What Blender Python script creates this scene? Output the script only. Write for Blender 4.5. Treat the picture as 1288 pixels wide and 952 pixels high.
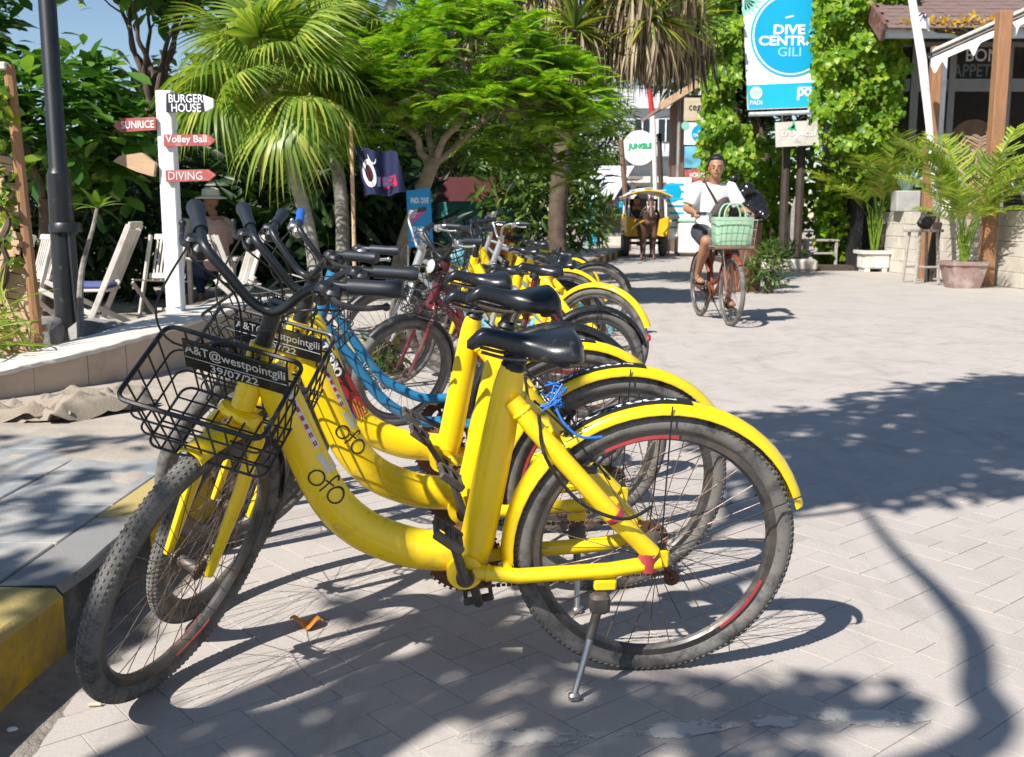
import bpy, bmesh, math, random
import numpy as np
from mathutils import Vector, Matrix, Quaternion, Euler
from mathutils.bvhtree import BVHTree
R = math.radians
rng = np.random.default_rng(7)
random.seed(7)
scene = bpy.context.scene
for o in list(bpy.data.objects): bpy.data.objects.remove(o)
COL = scene.collection

# ------------------------------------------------------------------ camera
CAM_H, FPX = 1.10, 1300.0
PITCH = math.atan(204.4 / FPX)
cd = bpy.data.cameras.new('camera'); cam = bpy.data.objects.new('camera', cd); COL.objects.link(cam)
cam.location = (0, 0, CAM_H); cam.rotation_euler = (math.pi / 2 - PITCH, 0, 0)
cd.sensor_fit = 'HORIZONTAL'; cd.sensor_width = 36; cd.lens = 36 * FPX / 1288
cd.clip_start = 0.05; cd.clip_end = 2000
cd.dof.use_dof = True; cd.dof.focus_distance = 2.7; cd.dof.aperture_fstop = 10.0
scene.camera = cam

# ------------------------------------------------------------------ light
SUN_DIR = Vector((0.642, 0.806, -1.0)).normalized()          # the way the light travels
w = bpy.data.worlds.new('World'); scene.world = w; w.use_nodes = True
wn = w.node_tree.nodes; wl = w.node_tree.links
sky = wn.new('ShaderNodeTexSky'); sky.sky_type = 'NISHITA'; sky.sun_disc = False
sky.sun_elevation = R(44.1); sky.sun_rotation = R(218.5); sky.altitude = 5
sky.air_density = 1.0; sky.dust_density = 0.25; sky.ozone_density = 2.5
wl.new(sky.outputs[0], wn['Background'].inputs[0]); wn['Background'].inputs[1].default_value = 0.08
sd = bpy.data.lights.new('sun', 'SUN'); sd.energy = 5.0; sd.angle = R(0.53); sd.color = (1.0, 0.955, 0.88)
sun = bpy.data.objects.new('sun', sd); COL.objects.link(sun)
sun.rotation_euler = SUN_DIR.to_track_quat('-Z', 'Y').to_euler(); sun.location = (-6, -8, 10)
scene.view_settings.view_transform = 'Standard'; scene.view_settings.look = 'None'
scene.view_settings.gamma = 1.0; scene.view_settings.use_curve_mapping = False
scene.view_settings.exposure = 0.66

# ------------------------------------------------------------------ measuring helpers
_c, _s = math.cos(PITCH), math.sin(PITCH)
def _ray(px, py):
    u = (476 - py) / FPX
    return Vector(((px - 644) / FPX, _c + u * _s, -_s + u * _c))
def P(px, py, Y):
    d = _ray(px, py) * 1.0; t = Y / d.y
    return Vector((d.x * t, Y, CAM_H + d.z * t))
def G(px, py, z=0.0):
    d = _ray(px, py); t = (z - CAM_H) / d.z
    return Vector((d.x * t, d.y * t, z))

# ------------------------------------------------------------------ object helpers
def props(o, label=None, cat=None, group=None, kind=None):
    if label: o['label'] = label
    if cat: o['category'] = cat
    if group: o['group'] = group
    if kind: o['kind'] = kind
    return o
def thing(name, label, cat, loc=(0, 0, 0), rot=(0, 0, 0), group=None):
    o = bpy.data.objects.new(name, None); COL.objects.link(o); o.empty_display_size = 0.1
    o.location = loc; o.rotation_euler = rot
    o['_loc'] = 0; del o['_loc']
    return props(o, label, cat, group)
def basis(o):
    return Matrix.LocRotScale(o.location, o.rotation_euler.to_quaternion(), o.scale)
def attach(o, parent, world):
    """parent o; world=True when the mesh was modelled in the space outside its parents"""
    o.parent = parent
    if world:
        m = Matrix.Identity(4); p = parent
        chain = []
        while p is not None: chain.append(p); p = p.parent
        for q in reversed(chain): m = m @ q.matrix_parent_inverse @ basis(q)
        o.matrix_parent_inverse = m.inverted()
def copy_tree(o, parent=None):
    c = o.copy(); COL.objects.link(c)
    if parent is not None: c.parent = parent
    for ch in list(o.children): copy_tree(ch, c)
    return c

def frames(pts):
    pts = [Vector(p) for p in pts]; n = len(pts); T = []
    for i in range(n):
        a = pts[max(i - 1, 0)]; b = pts[min(i + 1, n - 1)]
        d = b - a
        T.append(d.normalized() if d.length > 1e-9 else Vector((0, 0, 1)))
    up = Vector((0, 0, 1)) if abs(T[0].z) < .9 else Vector((1, 0, 0))
    N = [(up - T[0] * up.dot(T[0])).normalized()]
    for i in range(1, n):
        v = N[-1] - T[i] * N[-1].dot(T[i])
        N.append(v.normalized() if v.length > 1e-6 else N[-1])
    return pts, T, N
def smooth_path(pts, k=6, closed=False):
    """Catmull-Rom"""
    P_ = [Vector(p) for p in pts]; n = len(P_); out = []
    for i in range(n if closed else n - 1):
        if closed: p0, p1, p2, p3 = P_[(i - 1) % n], P_[i], P_[(i + 1) % n], P_[(i + 2) % n]
        else: p0, p1, p2, p3 = P_[max(i - 1, 0)], P_[i], P_[i + 1], P_[min(i + 2, n - 1)]
        for j in range(k):
            t = j / k
            out.append(.5 * ((2 * p1) + (p2 - p0) * t + (2 * p0 - 5 * p1 + 4 * p2 - p3) * t * t + (3 * p1 - p0 - 3 * p2 + p3) * t ** 3))
    if not closed: out.append(P_[-1].copy())
    return out
def lerp_list(v, n):
    if not isinstance(v, (list, tuple)): return [v] * n
    m = len(v); out = []
    for i in range(n):
        t = i / max(n - 1, 1) * (m - 1); k = min(int(t), m - 2)
        out.append(v[k] + (v[k + 1] - v[k]) * (t - k))
    return out

class MB:
    def __init__(s, M=None): s.v = []; s.f = []; s.M = M or Matrix.Identity(4)
    def add(s, verts, faces):
        b = len(s.v); M = s.M
        s.v += [tuple(M @ Vector(p)) for p in verts]
        s.f += [tuple(i + b for i in f) for f in faces]
        return s
    def box(s, c, size, rot=None, taper=1.0):
        hx, hy, hz = size[0] / 2, size[1] / 2, size[2] / 2
        q = rot if rot is not None else Matrix.Identity(3)
        if isinstance(q, (tuple, list)): q = Euler(q).to_matrix()
        V = []
        for z in (-1, 1):
            k = taper if z > 0 else 1
            for x, y in ((-1, -1), (1, -1), (1, 1), (-1, 1)):
                V.append(Vector(c) + q @ Vector((x * hx * k, y * hy * k, z * hz)))
        return s.add(V, [(3, 2, 1, 0), (4, 5, 6, 7), (0, 1, 5, 4), (1, 2, 6, 5), (2, 3, 7, 6), (3, 0, 4, 7)])
    def cbox(s, c, size, b=.01, rot=None):
        """box with all edges chamfered"""
        hx, hy, hz = size[0] / 2, size[1] / 2, size[2] / 2
        b = min(b, hx * .9, hy * .9, hz * .9)
        q = rot if rot is not None else Matrix.Identity(3)
        if isinstance(q, (tuple, list)): q = Euler(q).to_matrix()
        V = []; 
        rings = [(-hz, hx - b, hy - b), (-hz + b, hx, hy), (hz - b, hx, hy), (hz, hx - b, hy - b)]
        for z, X, Y in rings:
            cx, cy = X - (b if abs(z) < hz - 1e-9 else b * .5), Y - (b if abs(z) < hz - 1e-9 else b * .5)
            for x, y in ((cx, -Y), (X, -cy), (X, cy), (cx, Y), (-cx, Y), (-X, cy), (-X, -cy), (-cx, -Y)):
                V.append(Vector(c) + q @ Vector((x, y, z)))
        F = [tuple(range(7, -1, -1)), tuple(range(24, 32))]
        for r in range(3):
            for i in range(8):
                j = (i + 1) % 8; F.append((r * 8 + i, r * 8 + j, r * 8 + 8 + j, r * 8 + 8 + i))
        return s.add(V, F)
    def tube(s, pts, r, n=8, caps=True, rb=None, up=None, closed=False):
        pts, T, N = frames(pts); m = len(pts)
        rr = lerp_list(r, m) if not (isinstance(r, (list, tuple)) and len(r) == m) else list(r)
        rbb = rr if rb is None else (lerp_list(rb, m) if not (isinstance(rb, (list, tuple)) and len(rb) == m) else list(rb))
        V = []; F = []
        for i in range(m):
            if up is not None:
                u = Vector(up); a = (u - T[i] * u.dot(T[i])).normalized()
            else: a = N[i]
            b_ = T[i].cross(a)
            for k in range(n):
                t = 2 * math.pi * k / n
                V.append(pts[i] + a * (math.cos(t) * rr[i]) + b_ * (math.sin(t) * rbb[i]))
        for i in range(m - 1 + (1 if closed else 0)):
            i2 = (i + 1) % m
            for k in range(n):
                k2 = (k + 1) % n
                F.append((i * n + k, i * n + k2, i2 * n + k2, i2 * n + k))
        if caps and not closed:
            F.append(tuple(range(n - 1, -1, -1))); F.append(tuple((m - 1) * n + k for k in range(n)))
        return s.add(V, F)
    def lathe(s, prof, n=20, c=(0, 0, 0), rot=None, a0=0, a1=2 * math.pi):
        q = rot if rot is not None else Matrix.Identity(3)
        if isinstance(q, (tuple, list)): q = Euler(q).to_matrix()
        full = abs(a1 - a0 - 2 * math.pi) < 1e-6
        m = len(prof); nn = n if full else n + 1; V = []; F = []
        for k in range(nn):
            t = a0 + (a1 - a0) * k / n
            for r_, z in prof: V.append(Vector(c) + q @ Vector((r_ * math.cos(t), r_ * math.sin(t), z)))
        for k in range(n):
            k2 = (k + 1) % nn
            for i in range(m - 1): F.append((k * m + i, k2 * m + i, k2 * m + i + 1, k * m + i + 1))
        return s.add(V, F)
    def prism(s, poly, h, M=None):
        """poly in xy, extruded 0..h along z"""
        M = M or Matrix.Identity(4); n = len(poly)
        V = [M @ Vector((p[0], p[1], 0)) for p in poly] + [M @ Vector((p[0], p[1], h)) for p in poly]
        F = [tuple(range(n - 1, -1, -1)), tuple(range(n, 2 * n))] + [(i, (i + 1) % n, n + (i + 1) % n, n + i) for i in range(n)]
        return s.add(V, F)
    def ball(s, c, r, n=12, m=8, rot=None):
        if not isinstance(r, (tuple, list)): r = (r, r, r)
        q = rot if rot is not None else Matrix.Identity(3)
        if isinstance(q, (tuple, list)): q = Euler(q).to_matrix()
        V = [Vector(c) + q @ Vector((0, 0, -r[2]))]; F = []
        for j in range(1, m):
            p = math.pi * j / m - math.pi / 2
            for i in range(n):
                t = 2 * math.pi * i / n
                V.append(Vector(c) + q @ Vector((r[0] * math.cos(p) * math.cos(t), r[1] * math.cos(p) * math.sin(t), r[2] * math.sin(p))))
        V.append(Vector(c) + q @ Vector((0, 0, r[2])))
        for i in range(n):
            F.append((0, 1 + (i + 1) % n, 1 + i))
            F.append((len(V) - 1, 1 + (m - 2) * n + i, 1 + (m - 2) * n + (i + 1) % n))
            for j in range(m - 2):
                a = 1 + j * n
                F.append((a + i, a + (i + 1) % n, a + n + (i + 1) % n, a + n + i))
        return s.add(V, F)
    def grid(s, fn, nu, nv):
        V = [fn(i / nu, j / nv) for j in range(nv + 1) for i in range(nu + 1)]
        F = [(j * (nu + 1) + i, j * (nu + 1) + i + 1, (j + 1) * (nu + 1) + i + 1, (j + 1) * (nu + 1) + i) for j in range(nv) for i in range(nu)]
        return s.add(V, F)
    def mesh(s, name, smooth=True, ang=38):
        me = bpy.data.meshes.new(name); me.from_pydata(s.v, [], s.f); me.update()
        if smooth and len(me.polygons):
            me.polygons.foreach_set('use_smooth', [True] * len(me.polygons))
            me.set_sharp_from_angle(angle=R(ang))
        return me
    def build(s, name, m, parent=None, world=True, smooth=True, ang=38):
        o = bpy.data.objects.new(name, s.mesh(name, smooth, ang)); COL.objects.link(o)
        if m is not None: o.data.materials.append(m)
        if parent is not None: attach(o, parent, world)
        return o
def place(me, name, m, parent=None, world=True):
    o = bpy.data.objects.new(name, me); COL.objects.link(o)
    if m is not None and len(me.materials) == 0: me.materials.append(m)
    if parent is not None: attach(o, parent, world)
    return o

# ------------------------------------------------------------------ lettering (made first, one evaluation)
_texts = {}
def _want(s, off=0.0):
    c = bpy.data.curves.new('lettering', 'FONT'); c.body = s; c.size = 1; c.align_x = 'CENTER'; c.align_y = 'CENTER'
    c.offset = off; c.resolution_u = 3; c.extrude = 0.0; c.space_line = .8
    o = bpy.data.objects.new('lettering', c); COL.objects.link(o); _texts[s] = o
for s_, of_ in (('A&T@westpointgili', .012), ('39/07/22', .016), ('BURGER\nHOUSE', .012), ('SUNRICE', .012), ('Volley Ball', .010), ('DIVING', .006),
                ('DIVE', .03), ('CENTRAL', .03), ('GILI', .01), ('PADI', .02), ('po', .03), ('JUNGLE', .05), ('cegara', .005), ('DIVE\nCENTRAL GILI', .03), ('HORIZON', .02),
                ('BON', .01), ('APPETIT', .01), ('WIMCYCLE', .03), ('TURBO', .05), ('POLYGON', .03), ('ISLAND', .02), ('157', .06), ('tropical', .0), ('SPA', .0), ('PADI  DIVE', .03), ('ocean sports', .01)):
    _want(s_, of_)
bpy.context.view_layer.update()
_dg = bpy.context.evaluated_depsgraph_get()
TXT = {}
for k_, o_ in _texts.items():
    me_ = bpy.data.meshes.new_from_object(o_.evaluated_get(_dg)); TXT[k_] = ([v.co.copy() for v in me_.vertices], [tuple(p.vertices) for p in me_.polygons])
for o_ in _texts.values():
    c_ = o_.data; bpy.data.objects.remove(o_); bpy.data.curves.remove(c_)
def text_mb(s, h, M, wid=None):
    """flat lettering of cap height about h, fitted to width wid, x right / y up / z out of M"""
    V, F = TXT[s]
    xs = [v.x for v in V]; ys = [v.y for v in V]
    W, H = max(xs) - min(xs), max(ys) - min(ys); cx, cy = (max(xs) + min(xs)) / 2, (max(ys) + min(ys)) / 2
    sy = h / H; sx = (wid / W) if wid else sy
    return MB(M).add([((v.x - cx) * sx, (v.y - cy) * sy, 0) for v in V], F)
def facing(loc, normal, up=(0, 0, 1)):
    """matrix with z = normal, y close to up"""
    z = Vector(normal).normalized(); x = Vector(up).cross(z).normalized(); y = z.cross(x)
    M = Matrix((x, y, z)).transposed().to_4x4(); M.translation = Vector(loc); return M

# ------------------------------------------------------------------ materials
def _new(name):
    m = bpy.data.materials.new(name); m.use_nodes = True; nt = m.node_tree
    return m, nt, nt.nodes, nt.links, nt.nodes['Principled BSDF']
def _mix(nt, a, b, fac, blend='MIX'):
    n = nt.nodes.new('ShaderNodeMix'); n.data_type = 'RGBA'; n.blend_type = blend
    for sock, val in ((n.inputs[0], fac), (n.inputs[6], a), (n.inputs[7], b)):
        if hasattr(val, 'is_linked') or hasattr(val, 'links'): nt.links.new(val, sock)
        elif isinstance(val, (int, float)): sock.default_value = val
        else: sock.default_value = (*val, 1)
    return n.outputs[2]
def _noise(nt, scale, detail=4, rough=.6, vec=None, stretch=None):
    tc = nt.nodes.new('ShaderNodeTexCoord'); n = nt.nodes.new('ShaderNodeTexNoise')
    n.inputs['Scale'].default_value = scale; n.inputs['Detail'].default_value = detail; n.inputs['Roughness'].default_value = rough
    src = tc.outputs['Object'] if vec is None else vec
    if stretch:
        mp = nt.nodes.new('ShaderNodeMapping'); mp.inputs['Scale'].default_value = stretch
        nt.links.new(src, mp.inputs['Vector']); src = mp.outputs[0]
    nt.links.new(src, n.inputs['Vector']); return n.outputs[0]
def _ramp(nt, src, stops):
    r = nt.nodes.new('ShaderNodeValToRGB'); e = r.color_ramp.elements
    while len(e) < len(stops): e.new(.5)
    for i, (p, c) in enumerate(stops):
        e[i].position = p; e[i].color = (*c, 1) if isinstance(c, (tuple, list)) else (c, c, c, 1)
    nt.links.new(src, r.inputs[0]); return r.outputs[0]
def mat(name, col, rough=.55, metal=0.0, var=.12, scale=6.0, bump=0.0, bscale=80.0, dirt=None, dirt_amt=.35, dirt_scale=5.0, spec=.5, coat=0.0, stretch=None, island=0.0, geo=False, topdust=None):
    m, nt, N, L, B = _new(name)
    vec = None
    if geo:
        g = N.new('ShaderNodeNewGeometry'); vec = g.outputs['Position']
    lo = tuple(c * (1 - var) for c in col); hi = tuple(min(c * (1 + var), 1) for c in col)
    n1 = _noise(nt, scale, 5, .62, vec, stretch)
    c = _mix(nt, lo, hi, _ramp(nt, n1, [(.3, 0.0), (.7, 1.0)]))
    if island:
        gi = N.new('ShaderNodeNewGeometry')
        c = _mix(nt, c, _mix(nt, tuple(x * (1 - island) for x in col), tuple(min(1, x * (1 + island)) for x in col), gi.outputs['Random Per Island']), .6)
    rsock = None
    if dirt is not None:
        n2 = _noise(nt, dirt_scale, 8, .7, vec)
        msk = _ramp(nt, n2, [(.62 - dirt_amt * .5, 0.0), (.78 - dirt_amt * .4, 1.0)])
        mm = N.new('ShaderNodeMath'); mm.operation = 'MULTIPLY'; mm.inputs[1].default_value = .8; L.new(msk, mm.inputs[0])
        c = _mix(nt, c, dirt, mm.outputs[0])
        ra = N.new('ShaderNodeMath'); ra.operation = 'MULTIPLY_ADD'; ra.inputs[1].default_value = .35; ra.inputs[2].default_value = rough; ra.use_clamp = True
        L.new(msk, ra.inputs[0]); L.new(ra.outputs[0], B.inputs['Roughness'])
    else: B.inputs['Roughness'].default_value = rough
    if topdust is not None:
        gn = N.new('ShaderNodeNewGeometry'); sx_ = N.new('ShaderNodeSeparateXYZ'); L.new(gn.outputs['True Normal'], sx_.inputs[0])
        nm = N.new('ShaderNodeMath'); nm.operation = 'MULTIPLY_ADD'; nm.inputs[1].default_value = .9; L.new(_noise(nt, 9, 7, .7, gn.outputs['Position']), nm.inputs[0]); L.new(sx_.outputs[2], nm.inputs[2])
        c = _mix(nt, c, topdust, _ramp(nt, nm.outputs[0], [(.0, 0.0), (1.0, .04), (1.42, .95)]) if False else _ramp(nt, nm.outputs[0], [(.93, 0.0), (1.0, .9)]))
    L.new(c, B.inputs['Base Color']); B.inputs['Metallic'].default_value = metal
    B.inputs['Specular IOR Level'].default_value = spec
    if coat: B.inputs['Coat Weight'].default_value = coat; B.inputs['Coat Roughness'].default_value = .12
    if bump:
        bn = N.new('ShaderNodeBump'); bn.inputs['Strength'].default_value = min(bump, 1.0); bn.inputs['Distance'].default_value = .01 * max(bump, .3)
        L.new(_noise(nt, bscale, 6, .65, vec, stretch), bn.inputs['Height']); L.new(bn.outputs[0], B.inputs['Normal'])
    return m
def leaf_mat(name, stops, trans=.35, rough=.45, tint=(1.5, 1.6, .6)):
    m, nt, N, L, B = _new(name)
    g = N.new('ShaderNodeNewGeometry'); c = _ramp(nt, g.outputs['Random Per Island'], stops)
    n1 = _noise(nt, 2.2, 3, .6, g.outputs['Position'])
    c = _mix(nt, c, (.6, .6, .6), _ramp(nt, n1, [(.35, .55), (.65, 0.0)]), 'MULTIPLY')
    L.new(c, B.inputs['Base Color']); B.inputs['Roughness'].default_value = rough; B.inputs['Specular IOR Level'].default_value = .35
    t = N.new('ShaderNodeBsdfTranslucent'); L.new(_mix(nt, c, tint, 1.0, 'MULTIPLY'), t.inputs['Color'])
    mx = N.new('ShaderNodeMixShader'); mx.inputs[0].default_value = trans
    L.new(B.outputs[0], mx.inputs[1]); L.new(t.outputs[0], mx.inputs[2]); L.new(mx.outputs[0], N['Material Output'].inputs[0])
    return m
# ------------------------------------------------------------------ material library
M = {}
def D(name, *a, **k): M[name] = mat(name, *a, **k)
D('yellow_paint', (.90, .615, .006), .30, var=.04, scale=5, dirt=(.50, .31, .03), dirt_amt=.08, dirt_scale=9, coat=.35, bump=.03, bscale=30)
D('blue_paint', (.02, .17, .34), .3, var=.08, dirt=(.10, .16, .2), dirt_amt=.15, coat=.4)
D('maroon_paint', (.10, .008, .014), .3, var=.1, dirt=(.12, .07, .05), dirt_amt=.2, coat=.4)
D('silver_paint', (.45, .46, .47), .35, .6, var=.08)
D('teal_paint', (.18, .42, .48), .35, var=.06, coat=.3)
D('black_plastic', (.012, .013, .015), .42, var=.3, scale=14, dirt=(.09, .08, .07), dirt_amt=.16, dirt_scale=22)
D('black_grip', (.012, .016, .024), .5, var=.25, scale=20)
D('saddle', (.012, .014, .018), .3, var=.2, scale=12, bump=.05, bscale=200, dirt=(.10, .09, .08), dirt_amt=.06, dirt_scale=25)
D('tyre', (.030, .030, .031), .78, var=.3, scale=9, dirt=(.19, .178, .162), dirt_amt=.58, dirt_scale=17, bump=.3, bscale=160)
D('rim', (.10, .10, .10), .42, .7, var=.3, scale=9, dirt=(.20, .16, .12), dirt_amt=.35, dirt_scale=11)
D('spoke', (.24, .20, .17), .4, .8, var=.4, scale=15, dirt=(.17, .09, .05), dirt_amt=.5, dirt_scale=12)
D('steel', (.5, .5, .5), .32, .9, var=.15, dirt=(.22, .15, .10), dirt_amt=.2)
D('rust', (.13, .060, .030), .8, .2, var=.5, scale=25, bump=.4, bscale=90)
D('alloy_dark', (.11, .105, .10), .5, .6, var=.3, scale=18, dirt=(.15, .10, .07), dirt_amt=.35, dirt_scale=14)
D('red_tape', (.40, .05, .055), .45, var=.2, scale=20)
D('blue_wire', (.02, .16, .55), .5, var=.2, scale=30)
D('blue_grip', (.02, .10, .42), .5, var=.1)
D('cable', (.012, .012, .013), .5, var=.2)
D('reflector', (.35, .01, .012), .15, var=.1, coat=.6)
D('plate', (.008, .012, .017), .25, var=.2, dirt=(.10, .10, .10), dirt_amt=.08, dirt_scale=18)
D('lettering_white', (.80, .80, .80), .5, var=.04)
D('lettering_grey', (.56, .57, .58), .5, var=.08)
D('lettering_black', (.012, .012, .012), .5, var=.1)
D('sticker_red', (.42, .015, .03), .35, var=.1)
D('sticker_white', (.62, .62, .64), .4, var=.08)
D('sticker_navy', (.02, .06, .18), .35, var=.1)
D('lens_glass', (.55, .56, .56), .12, .3, var=.1)
D('kerb_yellow', (.52, .32, .012), .85, var=.14, scale=5, dirt=(.20, .14, .06), dirt_amt=.34, dirt_scale=6, bump=.5, bscale=40, geo=True, topdust=(.42, .33, .13))
D('kerb_black', (.030, .034, .040), .85, var=.25, scale=5, dirt=(.15, .145, .14), dirt_amt=.36, dirt_scale=6, bump=.5, bscale=40, geo=True, topdust=(.24, .235, .23))
D('concrete', (.44, .40, .36), .9, var=.12, scale=2.5, dirt=(.32, .28, .24), dirt_amt=.35, dirt_scale=2, bump=.4, bscale=45, geo=True)
D('sand', (.40, .345, .285), .95, var=.14, scale=1.3, dirt=(.28, .24, .20), dirt_amt=.35, dirt_scale=3, bump=.6, bscale=60, geo=True)
D('slab_stone', (.215, .235, .25), .8, var=.2, scale=6, dirt=(.40, .37, .33), dirt_amt=.46, dirt_scale=5, bump=.25, bscale=70, geo=True, island=.12)
D('plaster_tan', (.52, .40, .30), .9, var=.10, scale=3, dirt=(.38, .28, .21), dirt_amt=.30, dirt_scale=3, bump=.3, bscale=50, geo=True)
D('whitewash', (.62, .575, .51), .85, var=.06, scale=3, dirt=(.50, .42, .33), dirt_amt=.22, dirt_scale=7, bump=.35, bscale=40, geo=True)
D('white_paint', (.78, .78, .77), .55, var=.05, scale=3, dirt=(.48, .45, .42), dirt_amt=.2, dirt_scale=5)
D('grey_wood', (.34, .31, .275), .85, var=.25, scale=3, bump=.3, bscale=30, stretch=(1, 1, 6))
D('pale_wood', (.56, .52, .47), .85, var=.14, scale=4, dirt=(.36, .32, .28), dirt_amt=.25, bump=.2, bscale=30)
D('orange_wood', (.29, .145, .07), .7, var=.2, scale=4, stretch=(6, 6, .6), bump=.2, bscale=20, dirt=(.25, .13, .06), dirt_amt=.2)
D('bare_wood', (.50, .33, .20), .75, var=.2, scale=4, stretch=(1, 6, 6), bump=.2, bscale=20)
D('dark_wood', (.045, .030, .024), .7, var=.3, scale=6, bump=.2, bscale=30)
D('brown_wood', (.16, .095, .060), .8, var=.3, scale=6, bump=.3, bscale=30)
D('bamboo_weave', (.50, .34, .21), .8, var=.25, scale=6, island=.35, bump=.2, bscale=60)
D('black_metal', (.012, .014, .017), .4, .0, var=.25, dirt=(.06, .06, .06), dirt_amt=.04, dirt_scale=8)
D('stone_grey', (.28, .265, .25), .95, var=.3, scale=9, bump=1, bscale=25, dirt=(.12, .115, .11), dirt_amt=.3)
D('limestone', (.54, .50, .43), .9, var=.10, scale=3, dirt=(.44, .38, .30), dirt_amt=.26, dirt_scale=4, bump=.4, bscale=25, geo=True, island=.10)
D('terracotta', (.28, .185, .165), .85, var=.15, scale=6, dirt=(.5, .42, .38), dirt_amt=.25, dirt_scale=4, bump=.2)
D('pot_white', (.66, .64, .59), .8, var=.08, dirt=(.42, .36, .28), dirt_amt=.3, dirt_scale=5)
D('soil', (.06, .045, .032), .95, var=.3, scale=20, bump=.8, bscale=30)
D('bark_pale', (.30, .235, .175), .9, var=.3, scale=9, bump=.5, bscale=25, dirt=(.16, .12, .09), dirt_amt=.3, dirt_scale=6)
D('bark_grey', (.30, .275, .245), .9, var=.25, scale=8, bump=.6, bscale=22, stretch=(1, 1, 4), dirt=(.15, .13, .11), dirt_amt=.3)
D('bark_dark', (.10, .070, .050), .95, var=.4, scale=8, bump=.8, bscale=22)
D('red_sign', (.40, .085, .075), .75, var=.15, scale=9, dirt=(.5, .30, .27), dirt_amt=.22, dirt_scale=9)
D('navy_sign', (.008, .012, .028), .6, var=.2)
D('flag_navy', (.008, .013, .06), .8, var=.15)
D('flag_red', (.40, .012, .06), .8, var=.1)
D('cyan_sign', (.0, .33, .60), .45, var=.05, scale=2)
D('cyan_bright', (.01, .42, .66), .45, var=.06, scale=2)
D('sign_white', (.80, .81, .82), .45, var=.03, scale=2)
D('mint', (.42, .66, .54), .55, var=.06)
D('mint_leaf', (.22, .55, .45), .5, var=.1)
D('sea_photo', (.16, .48, .66), .5, var=.5, scale=1.6)
D('beige_sign', (.52, .43, .30), .8, var=.15, scale=2, stretch=(1, 1, 6))
D('green_letter', (.0, .45, .18), .5, var=.05)
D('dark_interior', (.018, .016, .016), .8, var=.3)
D('grey_frame', (.20, .20, .205), .7, var=.1)
D('shingle', (.155, .105, .095), .9, var=.25, scale=4, island=.28, bump=.4, bscale=30)
D('fascia_red', (.13, .055, .045), .8, var=.2, dirt=(.3, .2, .17), dirt_amt=.2)
D('gutter', (.52, .56, .58), .45, var=.08, dirt=(.3, .28, .25), dirt_amt=.2)
D('white_wall', (.56, .57, .585), .85, var=.04, scale=1, dirt=(.55, .54, .53), dirt_amt=.15, dirt_scale=1)
D('window_dark', (.02, .026, .032), .12, var=.2)
D('roof_tin', (.30, .27, .25), .6, .3, var=.25, scale=3)
D('thatch_board', (.30, .22, .16), .9, var=.3, scale=4, bump=.4)
D('cart_yellow', (.80, .46, .015), .4, var=.07, coat=.3)
D('horse_brown', (.10, .045, .028), .5, var=.25, scale=4)
D('horse_dark', (.015, .010, .008), .6, var=.3)
D('harness', (.03, .02, .018), .5, var=.2)
D('skin', (.34, .17, .095), .5, var=.10, scale=8, spec=.45)
D('hair', (.008, .007, .007), .55, var=.3, scale=60, bump=.6, bscale=120)
D('shirt_white', (.78, .78, .80), .9, var=.03, bump=.25, bscale=14)
D('shorts', (.035, .037, .042), .9, var=.2, bump=.2, bscale=20)
D('bag_brown', (.055, .038, .034), .75, var=.2)
D('green_bag', (.30, .52, .33), .6, var=.10, scale=12, bump=.2, bscale=40)
D('rusty_frame', (.20, .050, .026), .6, .2, var=.4, scale=20)
D('pink_cloth', (.58, .36, .36), .9, var=.2, scale=40)
D('cloth_white', (.74, .72, .68), .9, var=.06, bump=.2, bscale=20)
D('cloth_navy', (.03, .05, .12), .9, var=.2)
D('sack', (.30, .25, .195), .95, var=.14, scale=5, bump=.7, bscale=120, dirt=(.28, .23, .18), dirt_amt=.28)
D('cushion_blue', (.08, .10, .26), .9, var=.15)
D('dry_leaf', (.60, .24, .03), .6, var=.3, scale=30)
D('rubbish', (.5, .42, .3), .8, var=.3)
D('tarp_orange', (.55, .16, .04), .7, var=.2)
D('tarp_maroon', (.07, .008, .010), .8, var=.2)
D('counter_teal', (.05, .25, .24), .6, var=.15)
D('banner_blue', (.01, .27, .60), .6, var=.08)
D('plastic_red', (.45, .03, .03), .4, var=.1)
D('plastic_pink', (.55, .08, .28), .4, var=.1)
D('cactus', (.20, .30, .20), .7, var=.2)
D('lantern_stone', (.34, .33, .32), .9, var=.15, bump=.3)
D('lamp_shade_orange', (.75, .36, .02), .6, var=.08)

# scuffs and grime on the hire-bike paint
def scuffed(m):
    nt = m.node_tree; N, L = nt.nodes, nt.links; B = N['Principled BSDF']; src = B.inputs['Base Color'].links[0].from_socket
    c = _mix(nt, src, (.20, .12, .02), _ramp(nt, _noise(nt, 34, 5, .75), [(.635, 0.0), (.70, .65)])); c = _mix(nt, c, (.46, .32, .08), _ramp(nt, _noise(nt, 3.2, 8, .72), [(.55, 0.0), (.80, .40)]))
    c = _mix(nt, c, (.72, .62, .40), _ramp(nt, _noise(nt, 70, 2, .5, None, (1, 1, .15)), [(.70, 0.0), (.76, .5)])); L.new(c, B.inputs['Base Color'])
scuffed(M['yellow_paint'])
M['flame_leaf'] = leaf_mat('flame_leaf', [(0, (.07, .19, .022)), (.35, (.14, .32, .026)), (.7, (.26, .45, .03)), (.93, (.44, .56, .04)), (1, (.58, .45, .03))], .40)
M['fan_leaf'] = leaf_mat('fan_leaf', [(0, (.11, .20, .028)), (.45, (.22, .33, .05)), (.8, (.37, .44, .08)), (1, (.56, .53, .13))], .38, .35)
M['almond_leaf'] = leaf_mat('almond_leaf', [(0, (.03, .09, .02)), (.5, (.08, .20, .035)), (.85, (.14, .29, .05)), (1, (.25, .38, .08))], .34, .3)
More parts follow.
